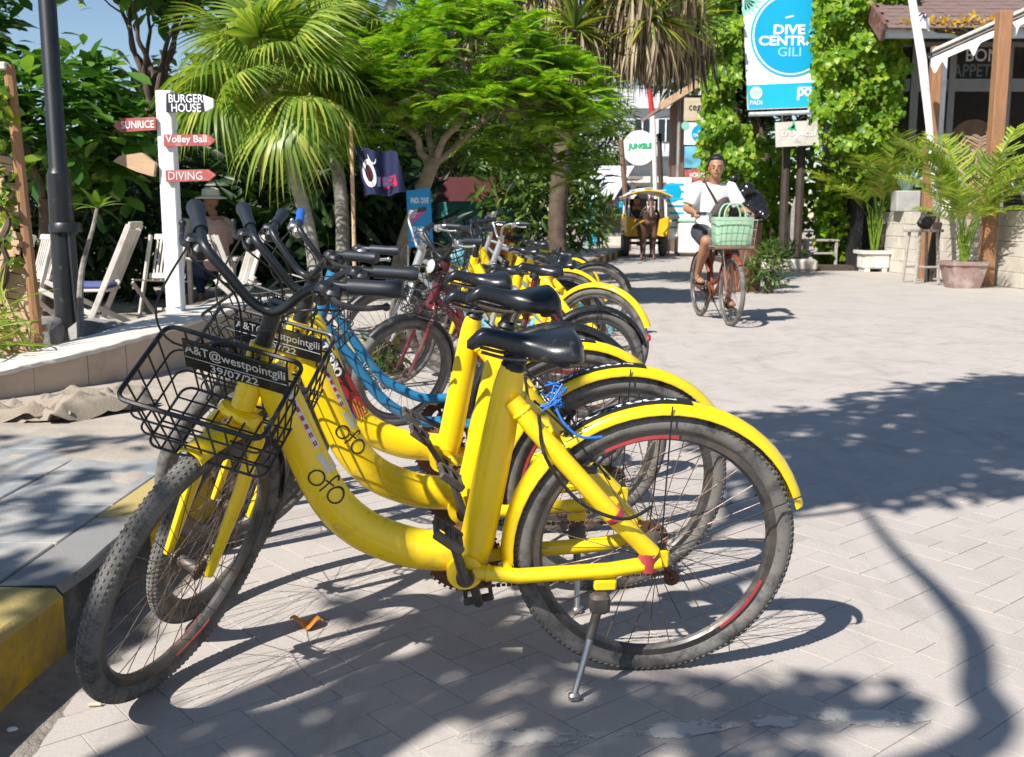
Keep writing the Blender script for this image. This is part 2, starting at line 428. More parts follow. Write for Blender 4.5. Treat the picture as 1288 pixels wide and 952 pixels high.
M['dark_leaf'] = leaf_mat('dark_leaf', [(0, (.008, .022, .008)), (.6, (.02, .05, .013)), (1, (.05, .10, .02))], .2, .4)
M['mid_leaf'] = leaf_mat('mid_leaf', [(0, (.02, .055, .010)), (.6, (.06, .13, .018)), (1, (.17, .24, .03))], .3, .4)
M['vine_leaf'] = leaf_mat('vine_leaf', [(0, (.07, .17, .014)), (.4, (.16, .31, .015)), (.8, (.27, .41, .02)), (1, (.38, .46, .05))], .36, .4)
M['areca_leaf'] = leaf_mat('areca_leaf', [(0, (.14, .26, .03)), (.5, (.28, .40, .045)), (.85, (.44, .50, .07)), (1, (.55, .42, .08))], .32, .38)
M['areca_dry'] = leaf_mat('areca_dry', [(0, (.26, .22, .14)), (.5, (.40, .30, .22)), (1, (.46, .22, .20))], .25, .5)
M['pandan_leaf'] = leaf_mat('pandan_leaf', [(0, (.07, .14, .035)), (.5, (.17, .24, .045)), (.8, (.38, .36, .05)), (1, (.55, .38, .05))], .28, .35)
M['pandan_dry'] = leaf_mat('pandan_dry', [(0, (.16, .115, .07)), (.5, (.35, .27, .17)), (.85, (.52, .42, .27)), (1, (.42, .42, .12))], .2, .7, (1.1, 1.0, .8))
M['ivy_leaf'] = leaf_mat('ivy_leaf', [(0, (.06, .14, .015)), (.6, (.15, .26, .02)), (1, (.30, .34, .03))], .35, .4)
M['flower_yellow'] = leaf_mat('flower_yellow', [(0, (.55, .30, .02)), (1, (.7, .45, .03))], .3, .6)

# paving: pink-grey concrete blocks under a film of sand
def paver_mat(name, joints=False):
    m, nt, N, L, B = _new(name)
    g = N.new('ShaderNodeNewGeometry'); pos = g.outputs['Position']
    oi = N.new('ShaderNodeObjectInfo')
    ad = N.new('ShaderNodeMath'); ad.operation = 'ADD'; L.new(g.outputs['Random Per Island'], ad.inputs[0]); L.new(oi.outputs['Random'], ad.inputs[1])
    fr = N.new('ShaderNodeMath'); fr.operation = 'FRACT'; L.new(ad.outputs[0], fr.inputs[0])
    c = _ramp(nt, fr.outputs[0], [(0, (.265, .228, .212)), (.35, (.355, .312, .288)), (.7, (.385, .342, .316)), (1, (.30, .268, .254))])
    if joints: c = _mix(nt, (.29, .262, .242), (.38, .345, .32), _noise(nt, 5, 6, .7, pos))
    dust = _ramp(nt, _noise(nt, 1.7, 7, .68, pos), [(.28, .25), (.56, 1.0)])
    mm = N.new('ShaderNodeMath'); mm.operation = 'MULTIPLY'; mm.inputs[1].default_value = .74; L.new(dust, mm.inputs[0])
    c = _mix(nt, c, (.45, .405, .368), mm.outputs[0])
    st = _ramp(nt, _noise(nt, 4.5, 8, .75, pos), [(.60, 0.0), (.72, .55)])
    c = _mix(nt, c, (.27, .24, .23), st)
    c = _mix(nt, c, (.25, .225, .21), _ramp(nt, _noise(nt, 2.4, 6, .7, pos, (2.6, .35, 1)), [(.54, 0.0), (.72, .42)]))
    gr = _noise(nt, 140, 3, .7, pos); c = _mix(nt, c, (.62, .60, .58), _ramp(nt, gr, [(.45, 0.0), (.8, .30)]))
    c = _mix(nt, c, (.30, .27, .26), _ramp(nt, gr, [(.2, .45), (.42, 0.0)]))
    L.new(c, B.inputs['Base Color']); B.inputs['Roughness'].default_value = .93; B.inputs['Specular IOR Level'].default_value = .25
    bn = N.new('ShaderNodeBump'); bn.inputs['Strength'].default_value = .45; bn.inputs['Distance'].default_value = .004
    L.new(_noise(nt, 55, 7, .7, pos), bn.inputs['Height']); L.new(bn.outputs[0], B.inputs['Normal'])
    return m
M['paver'] = paver_mat('paver'); M['road_sand'] = paver_mat('road_sand', True)
m_, nt_, N_, L_n, B_n = _new('faded_white')
B_n.inputs['Base Color'].default_value = (.56, .53, .49, 1); B_n.inputs['Roughness'].default_value = .92
tc_ = N_.new('ShaderNodeTexCoord'); vm_ = N_.new('ShaderNodeVectorMath'); vm_.operation = 'DISTANCE'; vm_.inputs[1].default_value = (.5, .5, 0); mp_ = N_.new('ShaderNodeMapping'); mp_.inputs['Scale'].default_value = (1, 1, 0)
L_n.new(tc_.outputs['Generated'], mp_.inputs[0]); L_n.new(mp_.outputs[0], vm_.inputs[0]); gp_ = N_.new('ShaderNodeNewGeometry')
ad_ = N_.new('ShaderNodeMath'); ad_.operation = 'MULTIPLY_ADD'; ad_.inputs[1].default_value = -.75; L_n.new(vm_.outputs['Value'], ad_.inputs[0]); L_n.new(_noise(nt_, 26, 7, .7, gp_.outputs['Position']), ad_.inputs[2])
L_n.new(_ramp(nt_, ad_.outputs[0], [(.15, 0.0), (.28, .85)]), B_n.inputs['Alpha']); M['faded_white'] = m_
# ------------------------------------------------------------------ ground, road, kerb, pavement
def kerb_x(y):
    """street side of the left kerb"""
    if y < 8: return -1.12 + .018 * (y - 2.5)
    t = y - 8
    return -1.02 + .03 * t + .018 * t * t * (1 if t < 9 else 0) + (0 if t < 9 else (.018 * 81 + .30 * (t - 9) * .55))
g = MB(); g.add([(-400, -60, -.03), (400, -60, -.03), (400, 600, -.03), (-400, 600, -.03)], [(0, 1, 2, 3)])
props(g.build('ground', M['sand'], smooth=False), kind='structure')
ys = [-6] + [i * .5 for i in range(-10, 17)] + [8 + i for i in range(1, 33)] + [60, 120, 300]
rd = MB()
def right_x(y): return 7.6 if y < 22 else (7.6 + (y - 22) * .10)
V = []
for y in ys: V += [(kerb_x(min(y, 60)) + (max(y - 60, 0)) * .10, y, -.0026), (max(right_x(y), 9.5), y, -.0026)]
rd.add(V, [(2 * i, 2 * i + 1, 2 * i + 3, 2 * i + 2) for i in range(len(ys) - 1)])
road = props(rd.build('road', M['road_sand'], smooth=False), kind='structure')

# herringbone pavers: the largest in view as pieces, the rest joined
PW, PL = .104, .208
def paver_mesh(jit):
    b = MB(); g_ = .0014 if jit == 0 else .0006; c = .0007 if jit == 0 else .0004
    hx, hy = PL / 2 - g_, PW / 2 - g_
    b.add([(-hx, -hy, -.03), (hx, -hy, -.03), (hx, hy, -.03), (-hx, hy, -.03), (-hx, -hy, -c), (hx, -hy, -c), (hx, hy, -c), (-hx, hy, -c),
           (-hx + c, -hy + c, 0), (hx - c, -hy + c, 0), (hx - c, hy - c, 0), (-hx + c, hy - c, 0)],
          [(0, 1, 5, 4), (1, 2, 6, 5), (2, 3, 7, 6), (3, 0, 4, 7), (4, 5, 9, 8), (5, 6, 10, 9), (6, 7, 11, 10), (7, 4, 8, 11), (8, 9, 10, 11)])
    return b
pm = paver_mesh(0).mesh('paver', smooth=False); pm.materials.append(M['paver'])
TH = R(40); ct, st_ = math.cos(TH), math.sin(TH)
cand = []
rr_ = random.Random(3)
for i in range(-150, 230):
    for j in range(-150, 230):
        k = (i - j) % 4
        if k == 0: cx_, cy_, rz = (i + 1) * PW, (j + .5) * PW, 0
        elif k == 2: cx_, cy_, rz = (i + .5) * PW, j * PW, math.pi / 2
        else: continue
        X, Y = cx_ * ct - cy_ * st_, cx_ * st_ + cy_ * ct
        if Y < 1.2 or Y > 11.5 or X < kerb_x(Y) + .15 + .035 * math.sin(Y * 3.1) or X > 9.4: continue
        if abs(X) > Y * .60 + .5: continue
        cand.append((X, Y, TH + rz))
def in_view(X, Y):
    d = Y * _c + CAM_H * _s; u = Y * _s - CAM_H * _c
    px, py = 644 + FPX * X / d, 476 - FPX * u / d
    return -30 < px < 1318 and py < 975
vis = sorted([c for c in cand if in_view(c[0], c[1])], key=lambda c: c[1])
nearset = set(vis[:300])
for X, Y, rz in vis[:300]:
    o = bpy.data.objects.new('paver', pm); COL.objects.link(o); attach(o, road, False)
    o.location = (X, Y, rr_.uniform(-.0012, .0010)); o.rotation_euler = (rr_.uniform(-.004, .004), rr_.uniform(-.004, .004), rz + rr_.uniform(-.01, .01))
pf = MB(); base = paver_mesh(1)
for c in cand:
    if c in nearset: continue
    m_ = Matrix.Translation((c[0], c[1], rr_.uniform(-.0008, .0006))) @ Euler((rr_.uniform(-.002, .002), rr_.uniform(-.002, .002), c[2] + rr_.uniform(-.01, .01))).to_matrix().to_4x4()
    pf.M = m_; pf.add(base.v, base.f)
props(pf.build('paver_field', M['paver'], road, smooth=False), kind='stuff')

# worn white paint on the blocks in the foreground
def splotch(pts, z=.0028):
    b = MB(); c = sum((Vector((p[0], p[1], 0)) for p in pts), Vector()) / len(pts); V = [(c.x, c.y, z)]
    for p in smooth_path([(p[0], p[1], 0) for p in pts], 5, True):
        q = Vector((p[0], p[1], 0)); k = 1 + rr_.uniform(-.10, .10); V.append((c.x + (q.x - c.x) * k, c.y + (q.y - c.y) * k, z))
    n = len(V) - 1
    return b.add(V, [(0, 1 + i, 1 + (i + 1) % n) for i in range(n)])
for pts in ([(775, 925), (850, 905), (905, 905), (940, 912), (880, 925), (820, 935)], [(1000, 895), (1080, 892), (1170, 900), (1150, 912), (1080, 916), (1030, 910)], [(560, 930), (640, 915), (740, 920), (720, 938), (620, 940)],
            [(940, 905), (985, 898), (1010, 912), (960, 920)]):
    w_ = [G(px, py) for px, py in pts]
    splotch(w_).build('paint_patch', M['faded_white'], road)

# kerb of painted blocks
KH, KW = .19, .16
bounds = [-.9, -.22, .46, 1.12, 1.76, 2.46, 3.06, 3.72, 4.38, 5.02, 5.68, 6.34, 7.0, 7.66]
while bounds[-1] < 30: bounds.append(bounds[-1] + .72)
for i in range(len(bounds) - 1):
    y0, y1 = bounds[i] + .004, bounds[i + 1] - .004
    b = MB(); n = 4; V = []
    for k in range(n + 1):
        y = y0 + (y1 - y0) * k / n; x = kerb_x(y); jx = rr_.uniform(-.004, .004); jz = rr_.uniform(-.005, .004)
        V += [(x + jx, y, -.03), (x + jx, y, KH - .022 + jz), (x - .018 + jx, y, KH + jz), (x - KW, y, KH), (x - KW, y, -.03)]
    F = [(5 * k + a, 5 * k + a + 1, 5 * k + a + 6, 5 * k + a + 5) for k in range(n) for a in range(4)] + [(4, 3, 2, 1, 0), tuple(5 * n + a for a in range(5))]
    b.add(V, [tuple(reversed(f)) for f in F])
    if i == 0: kerb = thing('kerb', 'roadside kerb painted in alternating yellow and black blocks', 'kerb', (-1.2, 1.0, 0))
    b.build('kerb_stone', M['kerb_yellow' if i % 2 == 0 else 'kerb_black'], kerb, ang=50)
# sandy gutter between kerb and blocks
gs = MB()
def gfn(u, v):
    y = -1 + v * 9; x0 = kerb_x(y)
    return (x0 - .01 + u * .26, y, .030 * (1 - u) ** 1.5 - .008 + .014 * math.sin(y * 9 + u * 5) * (1 - u) * .5 - .004 * u)
gs.grid(gfn, 10, 90)
D('gutter_sand', (.27, .235, .20), .97, var=.3, scale=14, dirt=(.36, .32, .28), dirt_amt=.38, dirt_scale=9, bump=1, bscale=90, geo=True)
props(gs.build('gutter_sand', M['gutter_sand']), kind='structure')

# raised pavement
sw = MB(); V = []
yy = [-2] + [i * .5 for i in range(-3, 17)] + list(range(9, 31))
for y in yy:
    x0 = kerb_x(y) - KW - .003
    xl = -3.7 if y < 5.6 else (-2.3 if y < 8.2 else -3.4)
    V += [(xl, y, KH - .012), (x0, y, KH - .012), (x0, y, -.03)]
sw.add(V, [(3 * i, 3 * i + 1, 3 * i + 4, 3 * i + 3) for i in range(len(yy) - 1)] + [(3 * i + 1, 3 * i + 2, 3 * i + 5, 3 * i + 4) for i in range(len(yy) - 1)])
pave = props(sw.build('pavement', M['concrete'], smooth=False), kind='structure')
# stone slabs of the pavement, partly under blown sand
SL = .40
for r_ in range(-1, 13):
    for c_ in range(2):
        y0 = 1.62 + r_ * SL; x1 = kerb_x(y0) - KW - .008 - c_ * SL
        b = MB(); wid = SL if c_ == 0 else .40
        hz = KH - .004 + (c_ == 0) * .0 + rr_.uniform(-.003, .002)
        b.cbox((x1 - wid / 2, y0 + SL / 2, hz - .012), (wid - .008, SL - .008, .024), .004, (rr_.uniform(-.004, .004), rr_.uniform(-.004, .004), -.018))
        b.build('paving_slab', M['slab_stone'], pave, smooth=False)
# blown sand over the slabs towards the wall
ss = MB()
def sfn(u, v):
    y = 2.6 + v * 5.8; x = -2.9 + u * (kerb_x(y) - KW + 2.9)
    n = math.sin(x * 7 + y * 3) * .004 + math.sin(y * 11 - x * 5) * .003 + math.sin(x * 19 + y * 13) * .0015
    return (x, y, KH - .016 + max(0, 1 - u * 1.8) * .03 + min(max((y - 3.3) * .02, -.004), .022) + n - (u > .97) * .01)
ss.grid(sfn, 56, 110)
props(ss.build('blown_sand', M['sand']), kind='structure')

# low wall with a white cap
wall = thing('garden_wall', 'long low tan plastered wall with chipped white cap beside the pavement', 'wall', (-2.1, 5.5, KH - .02))
WL = [(-3.5, 4.12, .325), (-3.05, 4.5, .335), (-2.60, 4.92, .345), (-2.42, 5.17, .372), (-2.25, 5.43, .40), (-2.14, 5.68, .425), (-2.05, 5.94, .445), (-1.99, 6.4, .46), (-1.94, 6.95, .468), (-1.91, 7.5, .47), (-1.88, 8.1, .47)]
def wnorm(i):
    a_, c_ = WL[max(i - 1, 0)], WL[min(i + 1, len(WL) - 1)]; d = Vector((c_[0] - a_[0], c_[1] - a_[1], 0)).normalized(); return Vector((d.y, -d.x, 0))
for i in range(len(WL) - 1):
    p0, p1 = Vector(WL[i]), Vector(WL[i + 1]); n0, n1 = wnorm(i), wnorm(i + 1); d = (p1 - p0).normalized() * .002; o_ = rr_.uniform(-.003, .003); b = MB()
    z0, z1 = p0.z - .028, p1.z - .028; f0, f1 = p0 + d + n0 * o_, p1 - d + n1 * o_; k0, k1 = f0 - n0 * .16, f1 - n1 * .16
    b.add([(f0.x, f0.y, 0), (f1.x, f1.y, 0), (f1.x, f1.y, z1), (f0.x, f0.y, z0), (k0.x, k0.y, 0), (k1.x, k1.y, 0), (k1.x, k1.y, z1), (k0.x, k0.y, z0)], [(0, 1, 2, 3), (5, 4, 7, 6), (3, 2, 6, 7), (4, 0, 3, 7), (1, 5, 6, 2)])
    b.build('wall_panel', M['plaster_tan'], wall, smooth=False)
cap = MB(); V = []; fine = smooth_path(WL, 8); n = len(fine) - 1
for k, p in enumerate(fine):
    a_, c_ = fine[max(k - 1, 0)], fine[min(k + 1, n)]; d = Vector((c_.x - a_.x, c_.y - a_.y, 0)).normalized(); nn = Vector((d.y, -d.x, 0)); ch = rr_.uniform(-.012, .006)
    for off, dz in ((.014 + ch, -.028), (.016 + ch * .8, -.006 + ch * .15), (.004, 0), (-.30, .002), (-.31, -.028)): q = p + nn * off; V.append((q.x, q.y, p.z + dz))
cap.add(V, [tuple(reversed((5 * k + a, 5 * k + a + 1, 5 * k + a + 6, 5 * k + a + 5))) for k in range(n) for a in range(4)])
cap.build('wall_cap', M['whitewash'], wall, ang=60)

# cloth heap lying against the wall
def heap(name, c, sx, sy, h, seed, label, m, cat, rz=0.0):
    b = MB(); r0 = random.Random(seed); ph = [r0.uniform(0, 6) for _ in range(12)]; cr, sr = math.cos(rz), math.sin(rz)
    def fn(u, v):
        a = (u - .5) * 2; d = (v - .5) * 2
        rim = 1 + .22 * math.sin(math.atan2(d, a) * 3 + ph[7]) + .13 * math.sin(math.atan2(d, a) * 7 + ph[8]); rad = (abs(a) ** 2.3 + abs(d) ** 2.3) ** (1 / 2.3) / rim
        e = max(0, 1 - rad)
        rg = lambda t: (1 - abs(math.sin(t))) ** 2.2
        fold = rg(a * 2.6 + d * 1.9 + ph[0] + .9 * math.sin(d * 2.3 + ph[4])) * .55 + rg(d * 3.4 - a * 1.3 + ph[1] + .8 * math.sin(a * 2.9)) * .40 + rg(a * 5.3 + d * 4.1 + ph[2] + math.sin(a * 4 + d * 3)) * .22 + .10 * math.sin(a * 3 + ph[3]) + .03 * math.sin(a * 21 + d * 17)
        z = h * (1 - (1 - min(e * 2.6, 1)) ** 2) * (.34 + fold)
        x, y = a * sx * (.9 + .1 * rim), d * sy * (.9 + .1 * rim)
        return (c[0] + x * cr - y * sr, c[1] + x * sr + y * cr, c[2] - .012 + z + (.014 if rad < 1 else -.006))
    b.grid(fn, 84, 56); o = b.build(name, m, ang=80)
    return props(o, label, cat)
def cloth_heap():
    b = MB(); r0 = random.Random(6)
    for L_ in range(4):
        cx_, cy_ = -2.10 + (L_ - 1.5) * .10 + r0.uniform(-.04, .04), 4.70 + (L_ - 1.5) * .055 + r0.uniform(-.04, .04); sx, sy, az = .26 + r0.uniform(-.05, .06), .15 + r0.uniform(-.03, .03), R(30 + r0.uniform(-35, 35)); ph = [r0.uniform(0, 6) for _ in range(8)]; z0 = KH + .012 + .018 * L_
        rg = lambda t: (1 - abs(math.sin(t))) ** 1.6
        def fn(u, v):
            a, d = (u - .5) * 2, (v - .5) * 2; wv = .16 * math.sin(d * 2.1 + ph[0]) + .10 * math.sin(d * 5 + ph[1])
            x, y = (a + wv) * sx, (d + .18 * math.sin(a * 2.6 + ph[2])) * sy
            e = min(1, (1 - abs(a)) * 3.5) * min(1, (1 - abs(d)) * 3.5)
            z = z0 * 1.0 + .034 * rg(a * 2.4 + d * 1.5 + ph[3] + .8 * math.sin(d * 2 + ph[5])) + .026 * rg(d * 2.8 - a * 1.9 + ph[4]) + .014 * rg(a * 5 + d * 4 + ph[6] + math.sin(a * 3)) - (1 - e) * (.010 + .016 * L_) + .010 * math.sin(a * 7 + ph[7]) * (1 - e)
            return (cx_ + x * math.cos(az) - y * math.sin(az), cy_ + x * math.sin(az) + y * math.cos(az), max(z, KH + .006))
        b.grid(fn, 60, 40)
    props(b.build('cloth_sack', M['sack'], ang=85), 'crumpled brown sackcloth lying on the sandy pavement below the low wall', 'sack')
cloth_heap()
# scraps on the ground
def leaf_on_ground(p, L_, name, label, m, cat):
    b = MB()
    def fn(u, v):
        a = (u - .5); w_ = .72 * math.sin(math.pi * min(max(u, .02), .98)) ** .8
        return Vector((a * L_, (v - .5) * w_ * L_, .012 + .06 * L_ * abs((v - .5)) * 2 + .34 * L_ * max(0, u - .5) ** 1.3 + .01 * math.sin(u * 9)))
    b.M = Matrix.Translation(p) @ Matrix.Rotation(R(195), 4, 'Z')
    b.grid(fn, 12, 6); return props(b.build(name, m, ang=70), label, cat)
leaf_on_ground(G(386, 790), .088, 'fallen_leaf', 'curled orange dry leaf lying on the pavers in front of the yellow bikes', M['dry_leaf'], 'leaf')
bt = MB(); p_ = G(119, 890); bt.tube([p_ + Vector((-.014, 0, .007)), p_ + Vector((.014, .004, .007))], .0045, 8)
props(bt.build('cigarette_butt', M['rubbish']), 'small tan cigarette butt on the ground beside the yellow kerb', 'cigarette butt')
bt = MB(); p_ = G(16, 925); bt.cbox(p_ + Vector((0, 0, .012)), (.022, .014, .014), .004, (.3, .2, .6))
props(bt.build('paper_scrap', M['cloth_white']), 'white paper scrap lying in the dark gutter sand by the kerb', 'litter')
bt = MB(); p_ = G(112, 842); bt.cbox(p_ + Vector((0, 0, .012)), (.016, .012, .010), .003, (.3, .5, .1))
props(bt.build('pebble', M['limestone']), 'tiny pale pebble in the gutter sand between kerb and bike wheel', 'pebble')
# ------------------------------------------------------------------ bicycles
AXD = Vector((.342, 0, -.94)).normalized(); FWV = Vector((.94, 0, .342)).normalized()
RX90 = Euler((math.pi / 2, 0, 0)).to_matrix()
def arc_sweep(b, c, r, a0, a1, sec, n=28):
    """closed section [(lateral, radial offset)] swept round the wheel"""
    m = len(sec); V = []
    for i in range(n + 1):
        a = a0 + (a1 - a0) * i / n
        for y, dr in sec: V.append((c[0] + (r + dr) * math.cos(a), c[1] + y, c[2] + (r + dr) * math.sin(a)))
    F = [(i * m + k, i * m + (k + 1) % m, (i + 1) * m + (k + 1) % m, (i + 1) * m + k) for i in range(n) for k in range(m)]
    F += [tuple(range(m - 1, -1, -1)), tuple(n * m + k for k in range(m))]
    return b.add(V, F)
def fender_sec(w, sag=.014, t=.0025):
    us = [-1, -.8, -.4, 0, .4, .8, 1]
    o = [(u * w / 2, -sag * u * u * (1.0 if abs(u) < .9 else 1.5)) for u in us]
    return o + [(y * .95, d - t) for y, d in reversed(o)]
def make_wheel(root, M_, hub, Rw, tr=.0235, knobs=False, tape=None, rimmat='rim', tyremat='tyre', spokes=32):
    c = Vector(hub)
    def mb(): return MB(M_)
    rm = mb(); ro = Rw - tr * 2 - .002; w2 = .0125
    rm.lathe([(ro - .015, -w2 * .5), (ro - .010, -w2), (ro + .012, -w2), (ro + .012, w2), (ro - .010, w2), (ro - .015, w2 * .5), (ro - .018, 0), (ro - .015, -w2 * .5)], 56, c, RX90)
    whl = rm.build('wheel', M[rimmat], root, False)
    t = mb(); prof = []
    for k in range(15):
        a = math.pi * 2 * k / 14; prof.append((Rw - tr + tr * math.cos(a), tr * 1.0 * math.sin(a)))
    t.lathe(prof, 72, c, RX90)
    if knobs:
        nk = 132
        for i in range(nk):
            for j, ps in enumerate((-52, -26, 0, 26, 52)):
                a = 2 * math.pi * (i + (.5 if j % 2 else 0)) / nk; p = R(ps)
                er = Vector((math.cos(a), 0, math.sin(a))); et = Vector((-math.sin(a), 0, math.cos(a)))
                nrm = er * math.cos(p) + Vector((0, 1, 0)) * math.sin(p); lat = Vector((0, 1, 0)) * math.cos(p) - er * math.sin(p)
                q = c + er * (Rw - tr) + nrm * (tr - .0008); hl, ht, hh = .0036, .0042, .0024
                if abs(ps) > 40: ht *= .8
                t.add([q + lat * x * hl + et * y * ht * (1 if z == 0 else .8) + nrm * z * hh for z in (0, 1) for x, y in ((-1, -1), (1, -1), (1, 1), (-1, 1))],
                      [(4, 5, 6, 7), (0, 1, 5, 4), (1, 2, 6, 5), (2, 3, 7, 6), (3, 0, 4, 7)])
    t.build('tyre', M[tyremat], whl, False, ang=50)
    h = mb(); h.lathe([(0, -.052), (.007, -.052), (.007, -.036), (.024, -.034), (.024, -.029), (.014, -.025), (.014, .025), (.024, .029), (.024, .034), (.007, .036), (.007, .052), (0, .052)], 16, c, RX90)
    h.build('hub', M['alloy_dark'], whl, False)
    s_ = mb()
    for i in range(spokes):
        a = 2 * math.pi * i / spokes; sd_ = 1 if i % 2 else -1; off = (1 if (i // 2) % 2 else -1) * 1.05
        p0 = c + Vector((.022 * math.cos(a + off), sd_ * .031, .022 * math.sin(a + off))); p1 = c + Vector(((ro - .01) * math.cos(a), sd_ * .002, (ro - .01) * math.sin(a)))
        s_.tube([p0, p1], .0012, 4, False)
    s_.build('spokes', M['spoke'], whl, False)
    if tape:
        for a0, a1 in tape:
            tp = mb(); arc_sweep(tp, c, ro, R(a0), R(a1), [(-.0127, -.010), (-.0127, -.002), (-.0140, -.002), (-.0140, -.010)], 16)
            arc_sweep(tp, c, ro, R(a0), R(a1), [(.0127, -.010), (.0127, -.002), (.0140, -.002), (.0140, -.010)], 16)
            tp.build('rim_tape', M['red_tape'], whl, False)
    return whl
def make_saddle(root, x0, x1, z, M_=None, mname='saddle', wmax=.088):
    """nose x0, tail x1"""
    b = MB(M_); n = 22; k = 18; V = []
    for i in range(n + 1):
        t = i / n; x = x0 + (x1 - x0) * t
        w_ = .018 + .012 * t + (wmax - .030) * (1 / (1 + math.exp(-(t - .60) * 15)))
        e = math.sin(math.pi * min(max((t * .97 + .015), 0), 1)); endk = min(1, e * 4.0) ** .5
        w_ *= endk; top = z + .006 * math.cos((t - .1) * 7) - .010 * t + .012 * (t > .7) * (t - .7) - .030 * max(0, .12 - t) / .12 - .03 * max(0, t - .93) / .07
        h = (.036 + .024 * t) * endk
        for j in range(k):
            a = 2 * math.pi * j / k; cy, sz = math.cos(a), math.sin(a)
            V.append((x, w_ * math.copysign(abs(cy) ** .8, cy), top - h / 2 + h / 2 * math.copysign(abs(sz) ** .7, sz) - .016 * (abs(cy) ** 3) * t))
    F = [(i * k + j, i * k + (j + 1) % k, (i + 1) * k + (j + 1) % k, (i + 1) * k + j) for i in range(n) for j in range(k)]
    F += [tuple(range(k - 1, -1, -1)), tuple(n * k + j for j in range(k))]
    b.add(V, F)
    sdl = b.build('saddle', M[mname], root, False, ang=70)
    r_ = MB(M_)
    for s in (-1, 1): r_.tube(smooth_path([(x0 - .03, s * .018, z - .045), (x0 - .10, s * .022, z - .062), (x1 + .06, s * .026, z - .060), (x1 + .03, s * .030, z - .05)], 4), .004, 6)
    for s in (-1, 1):
        for kx in range(5): r_.lathe([(.013, -.010), (.018, 0), (.013, .010)], 10, (x1 + .045, s * .042, z - .062 - kx * .0), None)
    r_.build('rails', M['alloy_dark'], sdl, False)
    return sdl
def ray_project(bm_obj_mb, pts, eps=.0012):
    bv = BVHTree.FromPolygons([Vector(v) for v in bm_obj_mb.v], bm_obj_mb.f); out = []
    for x, z in pts:
        h = bv.ray_cast(Vector((x, .4, z)), Vector((0, -1, 0)))
        out.append((x, (h[0].y if h[0] is not None else .0) + eps, z))
    return out
def decal_quad(beam, corners, nx, ny, eps=.0012):
    a, b_, c, d = [Vector((p[0], p[1])) for p in corners]; pts = []
    for j in range(ny + 1):
        for i in range(nx + 1):
            u, v = i / nx, j / ny; p = (a * (1 - u) + b_ * u) * (1 - v) + (d * (1 - u) + c * u) * v; pts.append((p.x, p.y))
    V = ray_project(beam, pts, eps)
    return MB().add(V, [(j * (nx + 1) + i, j * (nx + 1) + i + 1, (j + 1) * (nx + 1) + i + 1, (j + 1) * (nx + 1) + i) for j in range(ny) for i in range(nx)])
def decal_ribbon(beam, mbo, path, w_, eps=.0016):
    n = len(path); L_, R_ = [], []
    for i in range(n):
        a = Vector(path[max(i - 1, 0)]); b_ = Vector(path[min(i + 1, n - 1)]); t = (b_ - a).normalized(); nn = Vector((-t.y, t.x)) * w_ / 2; p = Vector(path[i])
        L_.append(tuple(p + nn)); R_.append(tuple(p - nn))
    V = ray_project(beam, L_ + R_, eps); mbo.add(V, [(i, i + 1, n + i + 1, n + i) for i in range(n - 1)])
def decal_text(beam, s, org, tdir, h, wid=None, eps=.0018):
    t = Vector(tdir).normalized(); u = Vector((-t.y, t.x)) if True else None
    V, F = TXT[s]; xs = [v.x for v in V]; ys_ = [v.y for v in V]; W, H = max(xs) - min(xs), max(ys_) - min(ys_)
    sy = h / H; sx = wid / W if wid else sy; cx_, cy_ = (max(xs) + min(xs)) / 2, (max(ys_) + min(ys_)) / 2
    # seen from +y with x pointing left: up of the letters is the clockwise normal
    u = Vector((t.y, -t.x))
    if s == '': pass
    pts = []
    for v in V:
        q = Vector(org) + t * ((v.x - cx_) * sx) + u * ((v.y - cy_) * sy); pts.append((q.x, q.y))
    return MB().add(ray_project(beam, pts, eps), [tuple(reversed(f)) for f in F])

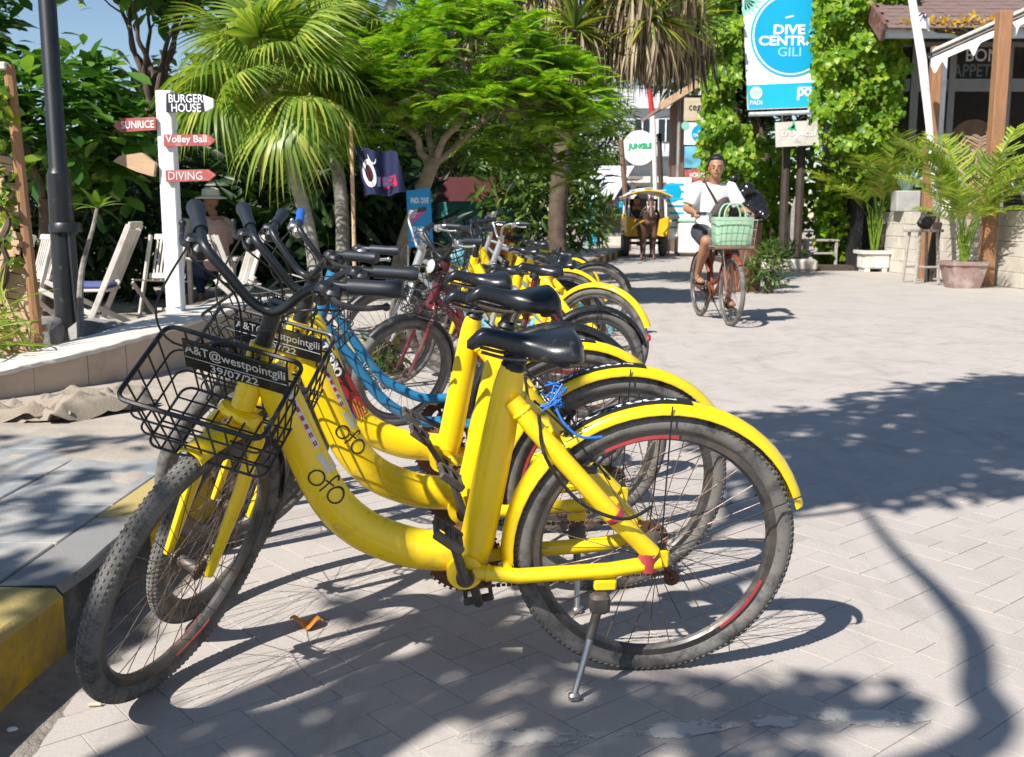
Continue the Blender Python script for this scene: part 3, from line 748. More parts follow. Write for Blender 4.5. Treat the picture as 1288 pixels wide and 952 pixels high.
def make_basket(root, Mb, W_=.32, D_=.228, H_=.19, tp=.037, plate=True, lined=None):
    b = MB(Mb); wr, rr = .0025, .0052
    def rect(z, x0, x1, w_, r=.022):
        pts = []
        for (cx_, cy_, a0) in ((x1 - r, w_ / 2 - r, 0), (x0 + r, w_ / 2 - r, 90), (x0 + r, -w_ / 2 + r, 180), (x1 - r, -w_ / 2 + r, 270)):
            for k in range(5): a = R(a0 + k * 22.5); pts.append((cx_ + r * math.cos(a), cy_ + r * math.sin(a), z))
        return pts
    b.tube(rect(0, 0, D_, W_), rr, 6, closed=True)
    bk = b.build('basket', M['black_plastic'], root, False)
    g_ = MB(Mb); lv = lambda t: rect(-H_ * t, .0 + .004 * t, D_ - tp * t, W_ - 1.2 * tp * t)
    for t in (.36, .70): g_.tube(lv(t), wr, 5, closed=True)
    g_.tube(lv(1.0), wr * 1.3, 5, closed=True)
    def wire(p0, p1, lip):
        pts = [Vector(p0), Vector(p0) * .5 + Vector(p1) * .5, Vector(p1)]; g_.tube(pts, wr, 5)
    x1b = D_ - tp; wb_ = W_ - 1.2 * tp
    for k in range(1, 8):
        f = k / 8; y0 = (f - .5) * W_; y1 = (f - .5) * wb_
        g_.tube([(D_, y0, 0), (x1b, y1, -H_), (.004, y1, -H_), (0, y0, 0)], wr, 5)
    for k in range(1, 5):
        f = k / 5; xa = f * D_; xb = .004 + f * x1b
        g_.tube([(xa, -W_ / 2, 0), (xb, -wb_ / 2, -H_), (xb, wb_ / 2, -H_), (xa, W_ / 2, 0)], wr, 5)
    g_.build('wire_mesh', M['black_plastic'], bk, False)
    br = MB(Mb)
    for s in (-1, 1): br.tube([(0.0, s * .05, -.02), (-.035, s * .03, -.05), (-.05, s * .012, -.11)], .005, 6)
    br.build('bracket', M['black_plastic'], bk, False)
    if plate:
        pl = MB(Mb); cy_, cz = .002, -.056; pw, ph = .236, .086
        pl.cbox((.012, cy_, cz), (.006, pw, ph), .002); po = pl.build('number_plate', M['plate'], bk, False)
        fm = Mb @ facing((.0156, cy_, cz + .016), (1, 0, 0)); text_mb('A&T@westpointgili', .036, fm, pw * .95).build('lettering', M['lettering_grey'], po, False, False)
        fm = Mb @ facing((.0156, cy_ - .004, cz - .025), (1, 0, 0)); text_mb('39/07/22', .023, fm, pw * .46).build('lettering', M['lettering_grey'], po, False, False)
        ln = MB(Mb); ln.box((.0155, cy_, cz - .008), (.0008, pw * .97, .0016)); ln.build('plate_line', M['lettering_grey'], po, False, False)
    return bk

def make_bike(name, label, loc, phi, lean, steer, paint='yellow_paint', kind='ofo', Rw=.335, wb=1.085, fender=None, basket=True, plate=True, knobs=False,
              detail=2, group=None, crank=75, foot=None, seat_z=.868, tape=(None, None), tyremat='tyre', deco=None, grip='black_grip', lamp=False, bars=None):
    root = thing(name, label, 'bicycle', (loc[0], loc[1], 0), (0, 0, 0), group)
    mr = Matrix.Rotation(phi, 4, 'Z') @ Matrix.Rotation(-lean, 4, 'X'); root.rotation_euler = mr.to_euler()
    root['_'] = 0; del root['_']
    pm_ = M[paint]; fm_ = M[fender or paint]
    hub = Vector((wb, 0, Rw)); ax = hub - FWV * .02 - AXD * .6
    S = Matrix.Translation(ax) @ Matrix.Rotation(steer, 4, -AXD) @ Matrix.Translation(-ax)
    def axp(s): return ax + AXD * s
    # --- frame
    fr = MB(); dx = ax.x - .861; dz = ax.z - .892; beam = None
    if kind == 'ofo':
        beam = MB(); pts = [(.872 + dx, 0, .785 + dz), (.860 + dx, 0, .755 + dz), (.837 + dx * .9, 0, .693), (.765 + dx * .5, 0, .500), (.690, 0, .404), (.580, 0, .350), (.480, 0, .334), (.415, 0, .330)]
        beam.tube(smooth_path(pts, 6), [.032, .033, .034, .035, .035, .034, .033, .031], 16, rb=[.038, .041, .044, .047, .049, .050, .049, .043], up=(0, 1, 0))
        fr.v = list(beam.v); fr.f = list(beam.f)
        fr.tube([(.447, 0, .285), (.42, 0, .36), (.372, 0, .62), (.352, 0, .74), (.343, 0, .785)], [.034, .034, .032, .029, .025], 16, rb=[.041, .041, .038, .033, .027], up=(0, 1, 0))
        fr.lathe([(.0, -.045), (.042, -.045), (.042, .045), (.0, .045)], 20, (.45, 0, .30), RX90)
        sr, cr = .022, .018
    elif kind == 'step':
        for z0, z1, xe in ((.80, .40, .415), (.715, .305, .45)):
            fr.tube(smooth_path([(.885 + dx + (.80 - z0) * .33, 0, z0 + dz), (.80 + dx, 0, z0 - .15), (.70, 0, z0 - .30), (.60, 0, z1 + .03), (.52, 0, z1), (xe, 0, z1)], 6), .019 if z0 > .75 else .021, 12)
        fr.tube([(.45, 0, .285), (.375, 0, .60), (.335, 0, .78)], .018, 12)
        fr.lathe([(.0, -.038), (.026, -.038), (.026, .038), (.0, .038)], 16, (.45, 0, .29), RX90)
        sr, cr = .010, .012
    else:
        fr.tube([(.87 + dx, 0, .83 + dz), (.37, 0, .66)], .016, 12)
        fr.tube([(.895 + dx, 0, .75 + dz), (.45, 0, .29)], .018, 12)
        fr.tube([(.45, 0, .285), (.375, 0, .60), (.335, 0, .78)], .017, 12)
        fr.lathe([(.0, -.038), (.026, -.038), (.026, .038), (.0, .038)], 16, (.45, 0, .29), RX90)
        sr, cr = .010, .012
    fr.tube([axp(.055 if kind == 'ofo' else -.012), axp(.205)], .027, 14)
    for s in (-1, 1):
        fr.tube([(.345, s * .03, .715), (.30, s * .052, .66), (.12, s * .062, .45), (.02, s * .064, Rw + .012)], sr, 10)
        fr.tube([(.43, s * .036, .30), (.33, s * .060, .298), (.12, s * .064, Rw - .027), (.0, s * .066, Rw - .008)], cr, 10)
        fr.cbox((.006, s * .067, Rw), (.05, .008, .045), .006)
    fr.cbox((.27, 0, .645), (.03, .12, .024), .006); fr.cbox((.352, 0, .308), (.02, .11, .024), .006)
    if kind == 'ofo':
        for s in (-1, 1):
            for t_, q_, rr_w in ((Vector((.345, s * .03, .715)), Vector((.30, s * .052, .66)), .0235), (Vector((.43, s * .036, .30)), Vector((.33, s * .060, .298)), .0195)): 
                u_ = (q_ - t_).normalized(); fr.tube([t_ + u_ * .028, t_ + u_ * .031, t_ + u_ * .036, t_ + u_ * .039], [rr_w - .002, rr_w + .001, rr_w + .001, rr_w - .002], 12)
    fr.build('frame', pm_, root, False, ang=45)
    # --- fork and front fender (turned with the bars)
    fk = MB(S)
    for s in (-1, 1):
        fk.tube([axp(.215) + Vector((0, s * .036, 0)), axp(.26) + Vector((0, s * .056, 0)), axp(.42) + FWV * .006 + Vector((0, s * .058, 0)), hub + Vector((0, s * .056, 0))], [.014, .015, .014, .010], 10,
                rb=[.018, .022, .021, .012] if kind == 'ofo' else [.014, .014, .012, .008], up=(0, 1, 0))
    fk.cbox(axp(.226), (.036, .108, .028), .008, Euler((0, R(20), 0)).to_matrix())
    fk.build('fork', pm_, root, False)
    if kind == 'ofo':
        f1 = MB(S); arc_sweep(f1, hub, Rw + .022, R(86), R(124), fender_sec(.062, .014)); f1.build('fender', fm_, root, False, ang=60)
        f2 = MB(S); arc_sweep(f2, hub, Rw + .017, R(118), R(188), fender_sec(.056, .010)); f2.build('mudguard_flap', M['black_plastic'], root, False, ang=60)
    else:
        f1 = MB(S); arc_sweep(f1, hub, Rw + .020, R(48), R(190), fender_sec(.056, .014)); f1.build('fender', fm_, root, False, ang=60)
    # rear fender
    f3 = MB(); arc_sweep(f3, (0, 0, Rw), Rw + .030, R(17), R(188) if kind != 'ofo' else R(197), fender_sec(.066, .016)); 
    f3.M = Matrix(((-1, 0, 0, 0), (0, 1, 0, 0), (0, 0, 1, 0), (0, 0, 0, 1)))
    f3 = MB(f3.M); arc_sweep(f3, (0, 0, Rw), Rw + .030, R(17), R(190), fender_sec(.066, .016)); f3.f = [tuple(reversed(f)) for f in f3.f]
    fo = f3.build('fender', fm_, root, False, ang=60)
    if detail >= 2 and kind == 'ofo':
        st = MB(); arc_sweep(st, (0, 0, Rw), Rw + .0312, R(52), R(100), [(-.018, -.001), (-.009, .0006), (.009, .0006), (.018, -.001), (.017, -.004), (-.017, -.004)], 16)
        so = st.build('fender_strip', M['lettering_black'], fo, False, ang=60)
        V, F = TXT['POLYGON']; xs = [v.x for v in V]; W = max(xs) - min(xs); tm = MB(); VV = []
        for v in V:
            a = R(57) + (v.x - min(xs)) / W * R(38); rad = Rw + .0322; y = (v.y) / .8 * .019
            VV.append((rad * math.cos(a), -y, Rw + rad * math.sin(a) - abs(y) * .08))
        tm.add(VV, F); tm.build('lettering', M['lettering_white'], so, False, False)
    if detail >= 2:
        sy = MB()
        for s in (-1, 1):
            for a in (22, 88):
                aa = math.pi - R(a); q = Vector(((Rw + .026) * math.cos(aa), s * .034, Rw + (Rw + .026) * math.sin(aa)))
                sy.tube([(0, s * .062, Rw + .01), q], .0020, 6)
        sy.build('fender_stay', M['cable'], fo, False)
        rf = MB(); aa = math.pi - R(24); q = Vector(((Rw + .045) * math.cos(aa), 0, Rw + (Rw + .045) * math.sin(aa)))
        if kind != 'ofo' or fender: rf.lathe([(0, 0), (.02, 0), (.02, .01), (.016, .014), (0, .014)], 14, q, Euler((0, -math.pi / 2, 0)).to_matrix()); rf.build('reflector', M['reflector'], fo, False)
    # --- wheels
    make_wheel(root, Matrix.Identity(4), (0, 0, Rw), Rw, knobs=knobs, tape=tape[0], tyremat=tyremat)
    make_wheel(root, S, hub, Rw, knobs=knobs, tape=tape[1], tyremat=tyremat)
    # --- saddle and post
    sx = .015
    make_saddle(root, .444 + .0, .191, seat_z)
    sp = MB(); sp.tube([(.345, 0, .775), (.330, 0, seat_z - .05)], .0135, 12); sp.lathe([(.026, 0), (.029, .008), (.024, .016), (.028, .024), (.023, .032), (.026, .04), (.020, .05)], 14, (.343, 0, .778), Euler((0, R(-14), 0)).to_matrix())
    sp.build('seat_post', M['black_plastic'], root, False)
    # --- handlebar
    hb = MB(S); X, Z = ax.x, .0
    zc = ax.z + .04
    B_ = bars or [(-.03, .265, .190), (.01, .165, .168), (.020, .12, .155), (.015, .075, .11), (.020, .035, .055), (.020, 0, .038)]
    B2_ = None if bars else [(-.070, .258, .140), (.012, .180, .142), (.055, .135, .142), (.050, .08, .10), (.030, .035, .05), (.020, 0, .038)]
    left = [Vector((X + a, y, ax.z + z)) for a, y, z in B_]; right = [Vector((X + a, -y, ax.z + z)) for a, y, z in reversed((B2_ or B_)[:-1])]
    path = smooth_path(left + right, 6); hb.tube(path, .0108, 10)
    hb.tube([axp(-.0), axp(-.028), Vector((X + .020, 0, ax.z + B_[-1][2]))], .016, 10)
    hb.tube([axp(.06), axp(-.045)], .0185, 12)
    hbo = hb.build('handlebar', M['black_metal'] if paint != 'silver_paint' else M['steel'], root, False)
    for s in (1, -1):
        e0, e1 = (left[0], left[1]) if s > 0 else (right[-1], right[-2]); d = (e0 - e1).normalized()
        gp = MB(S); gp.tube([e1 + d * .005, e1 + d * .02, e1 + d * .07, e0 - d * .012, e0 + d * .004], [.0155, .0165, .0155, .018, .0155], 12, rb=[.0155, .0165, .0160, .021, .018] if kind == 'ofo' else None, up=(0, 0, 1)); gp.build('grip', M[grip if s < 0 else 'black_grip'], hbo, False)
        lv = MB(S); q = e1 - d * .012
        lv.cbox(q + Vector((.018, 0, -.006)), (.045, .032, .026), .006, Euler((0, 0, math.atan2(d.x, -d.y) if s > 0 else math.atan2(d.x, -d.y))).to_matrix())
        lv.tube(smooth_path([q + Vector((.03, 0, -.006)), q + d * .03 + Vector((.052, 0, -.016)), q + d * .075 + Vector((.05, 0, -.024)), q + d * .115 + Vector((.042, 0, -.022))], 4), [.0065, .007, .006, .0055], 8)
        lv.cbox(q - d * .028 + Vector((.004, 0, -.020)), (.044, .034, .040), .010); lv.tube([q - d * .028 + Vector((.0, 0, -.03)), q - d * .035 + Vector((-.02, 0, -.035))], .006, 6)
        lv.ball(q + d * .118 + Vector((.042, 0, -.022)), .0085, 8, 6)
        lv.build('brake_lever', M['black_plastic'] if kind == 'ofo' else M['steel'], hbo, False)
    if detail >= 2:
        cb = MB(S); q = Vector((X + .035, .085, ax.z + .10))
        for s, bulge, end in ((1, .10, .12), (-1, .13, .10)):
            p0 = Vector((X + .045, s * .18, ax.z + .135)); cb.tube(smooth_path([p0, p0 + Vector((.06, -s * .05, .005)), Vector((X + .055, s * .06, ax.z + .03 + bulge * .3)), Vector((X + .035, s * .045, ax.z - .03)), axp(end) + Vector((.02, s * .03, 0))], 6), .0026, 6)
        cb.tube(smooth_path([Vector((X + .05, -.18, ax.z + .13)), Vector((X + .17, -.16, ax.z + .04)), Vector((X + .16, -.10, ax.z - .03)), Vector((X + .06, .03, ax.z + .02)), axp(.05)], 6), .0024, 6)
        cb.build('cable', M['cable'], hbo, False)
        be = MB(S); q = Vector((X + .038, .135, ax.z + .158)); be.lathe([(0, .020), (.012, .018), (.019, .010), (.021, .0), (.0, -.004)], 14, q); be.tube([q + Vector((.02, 0, .004)), q + Vector((.034, -.008, .010))], .003, 6); be.build('bell', M['black_plastic'], hbo, False)
    if lamp:
        lp = MB(S); q = axp(.03) + FWV * .07; lp.lathe([(0, -.035), (.018, -.03), (.034, -.005), (.037, .018)], 16, q, FWV.to_track_quat('Z', 'Y').to_matrix()); lo = lp.build('headlamp', M['black_plastic'], root, False)
        l2 = MB(S); l2.lathe([(.036, .017), (.025, .024), (0, .027)], 16, q, FWV.to_track_quat('Z', 'Y').to_matrix()); l2.build('lens', M['lens_glass'], lo, False)
    # --- drive
    bb = Vector((.45, 0, .295)); ca = R(crank)
    for s in (1, -1):
        d = Vector((math.cos(ca), 0, math.sin(ca))) * (1 if s > 0 else -1); e = bb + d * .158 + Vector((0, s * .088, 0))
        ck = MB(); ck.tube([bb + Vector((0, s * .03, 0)), bb + Vector((0, s * .075, 0))], .013, 10); ck.lathe([(0, 0), (.021, 0), (.021, .014), (0, .014)], 14, bb + Vector((0, s * .072 - .007, 0)), RX90)
        ck.tube([bb + Vector((0, s * .074, 0)), bb + d * .08 + Vector((0, s * .080, 0)), e], [.013, .0105, .0125], 8, rb=[.018, .013, .016])
        cko = ck.build('crank', M['alloy_dark'], root, False)
        pd = MB(); pc = e + Vector((0, s * .055, 0)); tilt = Euler((0, R(-38 if s > 0 else 12), 0)).to_matrix()
        for yy_ in (-.034, .034): pd.cbox(pc + tilt @ Vector((0, yy_, 0)), (.076, .011, .022), .004, tilt)
        for xx_ in (-.032, .0, .032): pd.cbox(pc + tilt @ Vector((xx_, 0, 0)), (.010, .062, .018), .004, tilt)
        pd.build('pedal', M['alloy_dark'], cko, False)
    cr_ = MB(); cr_.lathe([(.046, -.002), (.082, -.002), (.086, 0), (.082, .002), (.046, .002), (.046, -.002)], 40, bb + Vector((0, -.046, 0)), RX90)
    for k in range(5): a = R(72 * k); cr_.cbox(bb + Vector((.035 * math.cos(a), -.048, .035 * math.sin(a))), (.045, .005, .014), .001, Euler((0, -a, 0)).to_matrix())
    for k in range(36): a = R(10 * k); cr_.box(bb + Vector((.088 * math.cos(a), -.046, .088 * math.sin(a))), (.007, .003, .006), Euler((0, -a, 0)).to_matrix())
    cr_.build('chainring', M['rust'], root, False)
    rc = .038
    for zz in (1, -1):
        chn = MB()
        p0 = bb + Vector((.01, -.046, zz * .084)); p1 = Vector((0, -.046, Rw + zz * rc)) if zz > 0 else Vector((-.045, -.046, Rw - .10)); nseg = 40
        for k in range(nseg):
            q = p0.lerp(p1, (k + .5) / nseg); d = (p1 - p0).normalized(); chn.box(q, (.0095, .006 if k % 2 else .004, .008 if k % 2 else .006), d.to_track_quat('X', 'Z').to_matrix())
        chn.build('chain', M['rust'], root, False)
    if detail >= 2:
        cs = MB()
        for k in range(5): cs.lathe([(.012, -.001), (.042 - k * .0045, -.001), (.042 - k * .0045, .001), (.012, .001)], 22, (0, -.036 - k * .004, Rw), RX90)
        cs.cbox((-.02, -.055, Rw - .045), (.02, .02, .05), .004, (0, .3, 0)); cs.cbox((-.045, -.052, Rw - .085), (.014, .016, .075), .004, (0, .5, 0))
        cs.lathe([(.006, -.003), (.020, -.003), (.020, .003), (.006, .003)], 14, (-.06, -.047, Rw - .115), RX90)
        cs.build('derailleur', M['rust'], root, False)
        bk_ = MB()
        for s in (-1, 1): bk_.tube(smooth_path([(.225, s * .052, .605), (.195, s * .05, .56), (.155, s * .034, .545)], 3), .008, 8); bk_.cbox((.15, s * .026, Rw + .225), (.045, .012, .014), .004, (0, .9, 0))
        bk_.tube(smooth_path([(.29, .062, .69), (.275, .085, .60), (.20, .10, .50), (.10, .10, .455), (.03, .08, .475)], 6), .0042, 8)
        bk_.tube(smooth_path([(.30, .05, .72), (.24, .03, .66), (.17, .02, .58), (.12, .03, .52)], 5), .003, 6)
        bk_.build('brake', M['black_plastic'], root, False)
    # --- kickstand
    minv = (Matrix.Translation((loc[0], loc[1], 0)) @ mr).inverted()
    top = Vector((.128, .068, .275))
    if foot is not None: ft = minv @ Vector((foot[0], foot[1], .012))
    else:
        d = Vector((.06, .42, -.9)).normalized(); mw = minv.inverted(); a_ = mw @ top; dw = mw.to_3x3() @ d; ft = minv @ (a_ + dw * ((a_.z - .012) / -dw.z))
    ks = MB(); ks.cbox(top + Vector((0, 0, .0)), (.052, .022, .026), .004); kso = ks.build('kickstand', pm_, root, False)
    k2 = MB(); dd = (ft - top).normalized(); k2.cbox(top + dd * .045, (.046, .036, .05), .008); k2.tube([top + dd * .05, top + dd * .13], .011, 10); k2.build('housing', M['alloy_dark'], kso, False)
    k3 = MB(); k3.tube([top + dd * .12, ft], [.0085, .0075], 10); k3.cbox(ft, (.026, .022, .020), .005); k3.build('stand_leg', M['steel'], kso, False)
    # --- basket
    if basket:
        Rb = Matrix(((.953, -.192, .236), (.199, .98, -.006), (-.23, .053, .972))).to_quaternion().to_matrix().to_4x4()
        Mb = S @ Matrix.Translation((ax.x + (.091 if kind == 'ofo' else .06), -.020 if kind == 'ofo' else 0, .868 + dz)) @ Rb
        make_basket(root, Mb, .303, .213, .18, .035, plate=plate)
    # --- marks
    if kind == 'ofo' and detail >= 2 and deco:
        if 'ofo' in deco:
            lg = MB(); o = Vector((.757, .520)); t = Vector((-.66, -.75)).normalized(); u = Vector((t.y, -t.x))
            def L2(x, y): q = o + t * x + u * y; return (q.x, q.y)
            for cx_ in (-.030, .030):
                decal_ribbon(beam, lg, [L2(cx_ + .0175 * math.cos(a), .0175 * math.sin(a)) for a in np.linspace(0, 2 * math.pi, 29)], .0038)
            decal_ribbon(beam, lg, [L2(x, y) for x, y in ((.013, .024), (.008, .029), (.002, .028), (-.001, .020), (-.002, .0), (-.003, -.018))], .0038)
            decal_ribbon(beam, lg, [L2(x, y) for x, y in ((-.012, .010), (0, .011), (.012, .012))], .0034)
            lg.build('logo', M['lettering_black'], root, False, False)
        if 'strip' in deco:
            a, b_ = Vector((.842, .792)), Vector((.768, .612)); n_ = Vector((.92, -.38))
            decal_quad(beam, [a, b_, b_ + n_ * .011, a + n_ * .011], 10, 2).build('sticker', M['sticker_white'], root, False)
            ms = MB()
            for k in range(9):
                p = a.lerp(b_, (k + .2) / 9); q = a.lerp(b_, (k + .75) / 9); d2 = decal_quad(beam, [p + n_ * .002, q + n_ * .002, q + n_ * .009, p + n_ * .009], 2, 1, .002); ms.add(d2.v, d2.f)
            ms.build('sticker_print', M['sticker_red'], root, False)
            a, b_ = Vector((.758, .60)), Vector((.735, .555))
            decal_quad(beam, [a, b_, b_ + n_ * .020, a + n_ * .020], 4, 2).build('sticker', M['lettering_grey'], root, False)
        if 'turbo' in deco:
            q4 = [(.812, .735), (.700, .478), (.735, .452), (.858, .70)]
            decal_quad(beam, q4, 14, 4).build('sticker', M['sticker_navy'], root, False)
            decal_quad(beam, [(.762, .625), (.692, .468), (.728, .455), (.79, .60)], 8, 3, .0022).build('sticker', M['sticker_red'], root, False)
            for k in range(3):
                f = .25 + k * .25
                decal_quad(beam, [(.738 - .02 + f * .03, .53 - f * .02), (.705 - .012 + f * .03, .455 - f * .012), (.708 - .012 + f * .03, .452 - f * .012), (.741 - .02 + f * .03, .527 - f * .02)], 4, 1, .0030).build('sticker', M['kerb_yellow'], root, False)
            sh = MB(); d2 = decal_quad(beam, [(.785, .66), (.730, .535), (.752, .545), (.80, .63)], 6, 2, .0031); sh.add(d2.v, d2.f); sh.build('sticker', M['lettering_black'], root, False)
            decal_text(beam, 'TURBO', (.806, .655), (-.42, -.9), .030, .12, .0034).build('lettering', M['lettering_white'], root, False, False)
    if kind == 'step' and deco and 'wim' in deco:
        bm_ = MB(); bm_.v = fr.v; bm_.f = fr.f
        decal_text(bm_, 'WIMCYCLE', (.715, .490), (-.60, -.80), .018, .15, .002).build('lettering', M['lettering_grey'], root, False, False)
    if deco and 'wire' in deco:
        bw = MB(); r2 = random.Random(11); q = Vector((.262, .06, .735))
        for k in range(5):
            pts = [q + Vector((r2.uniform(-.028, .026), r2.uniform(-.025, .02), r2.uniform(-.03, .025))) for _ in range(7)]; bw.tube(smooth_path(pts, 4), .0018, 5)
        bw.tube(smooth_path([q, q + Vector((-.02, .02, -.05)), q + Vector((-.06, .03, -.085)), q + Vector((-.11, .02, -.09))], 5), .003, 6)
        bw.build('wire_tie', M['blue_wire'], root, False)
    if deco and 'redtie' in deco:
        rt = MB(); rt.tube([(.03, .064, Rw - .028), (.028, .066, Rw + .02)], .024, 10, rb=.021); rt.build('red_wrap', M['red_tape'], root, False)
        rt = MB(); rt.tube([(.118, .064, .452), (.108, .064, .44)], .0232, 12); rt.build('red_wrap', M['red_tape'], root, False)
    return root

GRP = None
A_ = make_bike('bicycle', 'yellow step-through bike with tangled blue wire under its saddle and red axle wrap', (.332, 2.408), 3.231, .163, 1.155, knobs=True, foot=(.142, 2.228),
               deco=('ofo', 'strip', 'wire', 'redtie'), tape=([(62, 98), (200, 232)], [(252, 278)]))
B_k = make_bike('bicycle', 'yellow step-through bike with red-taped rear rim and raised saddle, without blue wire', (.29, 2.96), R(190.5), .155, 1.10, knobs=True, deco=('ofo', 'strip'), crank=72, tape=([(-35, 35)], None), seat_z=.925)
C_k = make_bike('bicycle', 'yellow step-through bike with a red, white and navy racing sticker, beside the blue bike', (.20, 3.52), R(188), .14, .72, basket=True, plate=False, deco=('turbo',), crank=60)
D_k = make_bike('bicycle', 'blue twin-tube step-through bike with grey lettering and blue grips', (.17, 4.10), R(189), .12, .86, paint='blue_paint', kind='step', fender='black_plastic', plate=False, deco=('wim',), grip='blue_grip', crank=30, seat_z=.90)
E_k = make_bike('bicycle', 'dark maroon bike with black mudguards, round headlamp and dusty wheels', (.43, 5.62), R(194), .10, .42, paint='maroon_paint', kind='step', Rw=.30, wb=1.04, fender='black_plastic', plate=False, lamp=True, crank=20, seat_z=.86)
F_k = make_bike('bicycle', 'yellow bike parked at a slant behind the maroon bike, rear wheel turned to the street', (.56, 6.45), R(150), .10, .3, plate=False, crank=40, detail=1)
I_k = make_bike('bicycle', 'grey bike with bare silver handlebar behind the maroon bike', (.28, 6.7), R(188), .08, .35, paint='silver_paint', kind='diamond', basket=False, fender='black_plastic', crank=10, seat_z=.80, detail=1, bars=[(-.13, .29, .20), (-.05, .235, .20), (.03, .15, .17), (.035, .085, .11), (.022, .04, .028), (.020, 0, .018)])
H_k = make_bike('bicycle', 'yellow bike with black saddle beyond the light blue electric bike', (.42, 8.3), R(176), .10, .4, plate=False, crank=40, detail=1)
# more parked bikes further along the kerb
def bike_copy(src, label, loc, phi, lean=.1):
    c = copy_tree(src); c.location = (loc[0], loc[1], loc[2] if len(loc) > 2 else 0); c.rotation_euler = (Matrix.Rotation(phi, 4, 'Z') @ Matrix.Rotation(-lean, 4, 'X')).to_euler(); c['label'] = label; return c
bike_copy(H_k, 'yellow bike between two dark bikes in the crowded far row', (.55, 10.6), R(183))
bike_copy(I_k, 'grey bike parked between two far yellow bikes', (.62, 11.8), R(170))
bike_copy(H_k, 'yellow bike beside the folded orange tarpaulin', (.35, 12.9), R(172))
bike_copy(E_k, 'maroon bike with headlamp far along the row next to the ringed trunk', (.35, 14.2), R(176))
bike_copy(I_k, 'grey bike just beyond the yellow bike next to the electric bike', (.75, 9.5), R(186))
# light blue electric bike with a footboard
def electric_bike(loc, phi):
    root = thing('electric_bike', 'light blue electric bike with low footboard, black seat and front basket', 'electric bike', (loc[0], loc[1], 0), (0, 0, phi))
    Rw = .22; wb = 1.02; S = Matrix.Identity(4)
    b = MB(); b.tube(smooth_path([(.98 - .16, 0, .80), (.80, 0, .55), (.74, 0, .36), (.62, 0, .27), (.42, 0, .26), (.32, 0, .36), (.24, 0, .58)], 5), .045, 12, rb=.03, up=(0, 1, 0)); b.cbox((.53, 0, .30), (.34, .20, .07), .02); b.cbox((.06, 0, .50), (.30, .12, .10), .03)
    b.tube([(.28, 0, .45), (-.02, 0, .30)], .03, 10); b.build('body', M['teal_paint'], root, False)
    f = MB(); f.cbox((.53, 0, .341), (.30, .19, .012), .004); f.build('footboard', M['black_plastic'], root, False)
    f = MB(); f.tube([(.82, 0, .82), (.90, 0, .55), (.99, 0, Rw + .03)], .024, 10); f.tube([(.96, .05, .42), (1.02, .05, Rw)], .014, 8); f.tube([(.96, -.05, .42), (1.02, -.05, Rw)], .014, 8); f.cbox((.955, 0, .43), (.05, .13, .04), .01); f.build('fork', M['alloy_dark'], root, False)
    for x in (0, wb):
        q = MB(); arc_sweep(q, (x, 0, Rw), Rw + .025, R(35), R(170), fender_sec(.09, .02)); q.build('fender', M['teal_paint'], root, False, ang=60)
        make_wheel(root, S, (x, 0, Rw), Rw, tr=.035, spokes=10)
    make_saddle(root, .34, .02, .79, mname='saddle', wmax=.11)
    s_ = MB(); s_.tube([(.23, 0, .55), (.19, 0, .74)], .018, 10); s_.build('seat_post', M['black_plastic'], root, False)
    hb = MB(); hb.tube(smooth_path([(.70, .30, 1.0), (.76, .2, 1.0), (.81, .06, .93), (.81, 0, .92), (.81, -.06, .93), (.76, -.2, 1.0), (.70, -.30, 1.0)], 4), .012, 8); hb.tube([(.82, 0, .8), (.81, 0, .93)], .016, 8); ho = hb.build('handlebar', M['black_metal'], root, False)
    for s in (-1, 1): q = MB(); q.tube([(.70, s * .31, 1.0), (.75, s * .215, 1.0)], .019, 10); q.build('grip', M['black_grip'], ho, False)
    k = MB(); k.lathe([(0, -.06), (.05, -.05), (.075, 0), (.05, .05), (0, .06)], 14, (.90, 0, .80), (0, R(70), 0)); k.build('front_shield', M['teal_paint'], root, False)
    make_basket(root, Matrix.Translation((.92, 0, .86)), .30, .22, .2, plate=False)
    k = MB(); k.tube([(.45, .1, .28), (.42, .28, .012)], .01, 8); k.build('kickstand', M['steel'], root, False)
    return root
electric_bike((.50, 7.5), R(172))
# ------------------------------------------------------------------ plants
def unit(a): return a / np.maximum(np.linalg.norm(a, axis=-1, keepdims=True), 1e-9)
def np_mesh(name, V, F):
    """V (n,3), F (m,k) all faces with k corners"""
    me = bpy.data.meshes.new(name); n, (m, k) = len(V), F.shape
    me.vertices.add(n); me.vertices.foreach_set('co', np.ascontiguousarray(V, dtype=np.float32).ravel())
    me.loops.add(m * k); me.loops.foreach_set('vertex_index', np.ascontiguousarray(F, dtype=np.int32).ravel())
    me.polygons.add(m); me.polygons.foreach_set('loop_start', np.arange(0, m * k, k, dtype=np.int32)); me.polygons.foreach_set('loop_total', np.full(m, k, dtype=np.int32))
    me.polygons.foreach_set('use_smooth', np.ones(m, dtype=bool)); me.update(); me.validate(); return me
def scatter(tV, tF, pos, ax, nr, sc, bend=None):
    """copies of a template (x = length, y = width, z = normal)"""
    tV = np.asarray(tV, float); tF = np.asarray(tF); n, k = len(pos), len(tV)
    ax = unit(np.asarray(ax, float)); nr = np.asarray(nr, float); nr = unit(nr - ax * (ax * nr).sum(1, keepdims=True)); by = np.cross(nr, ax)
    sc = np.broadcast_to(np.asarray(sc, float).reshape(-1, 1), (n, 1)) if np.ndim(sc) < 2 else sc
    V = pos[:, None, :] + sc[:, None, :1] * (tV[None, :, 0:1] * ax[:, None, :] + tV[None, :, 1:2] * by[:, None, :] + tV[None, :, 2:3] * nr[:, None, :])
    F = tF[None] + (np.arange(n) * k)[:, None, None]
    return V.reshape(-1, 3), F.reshape(-1, tF.shape[1])
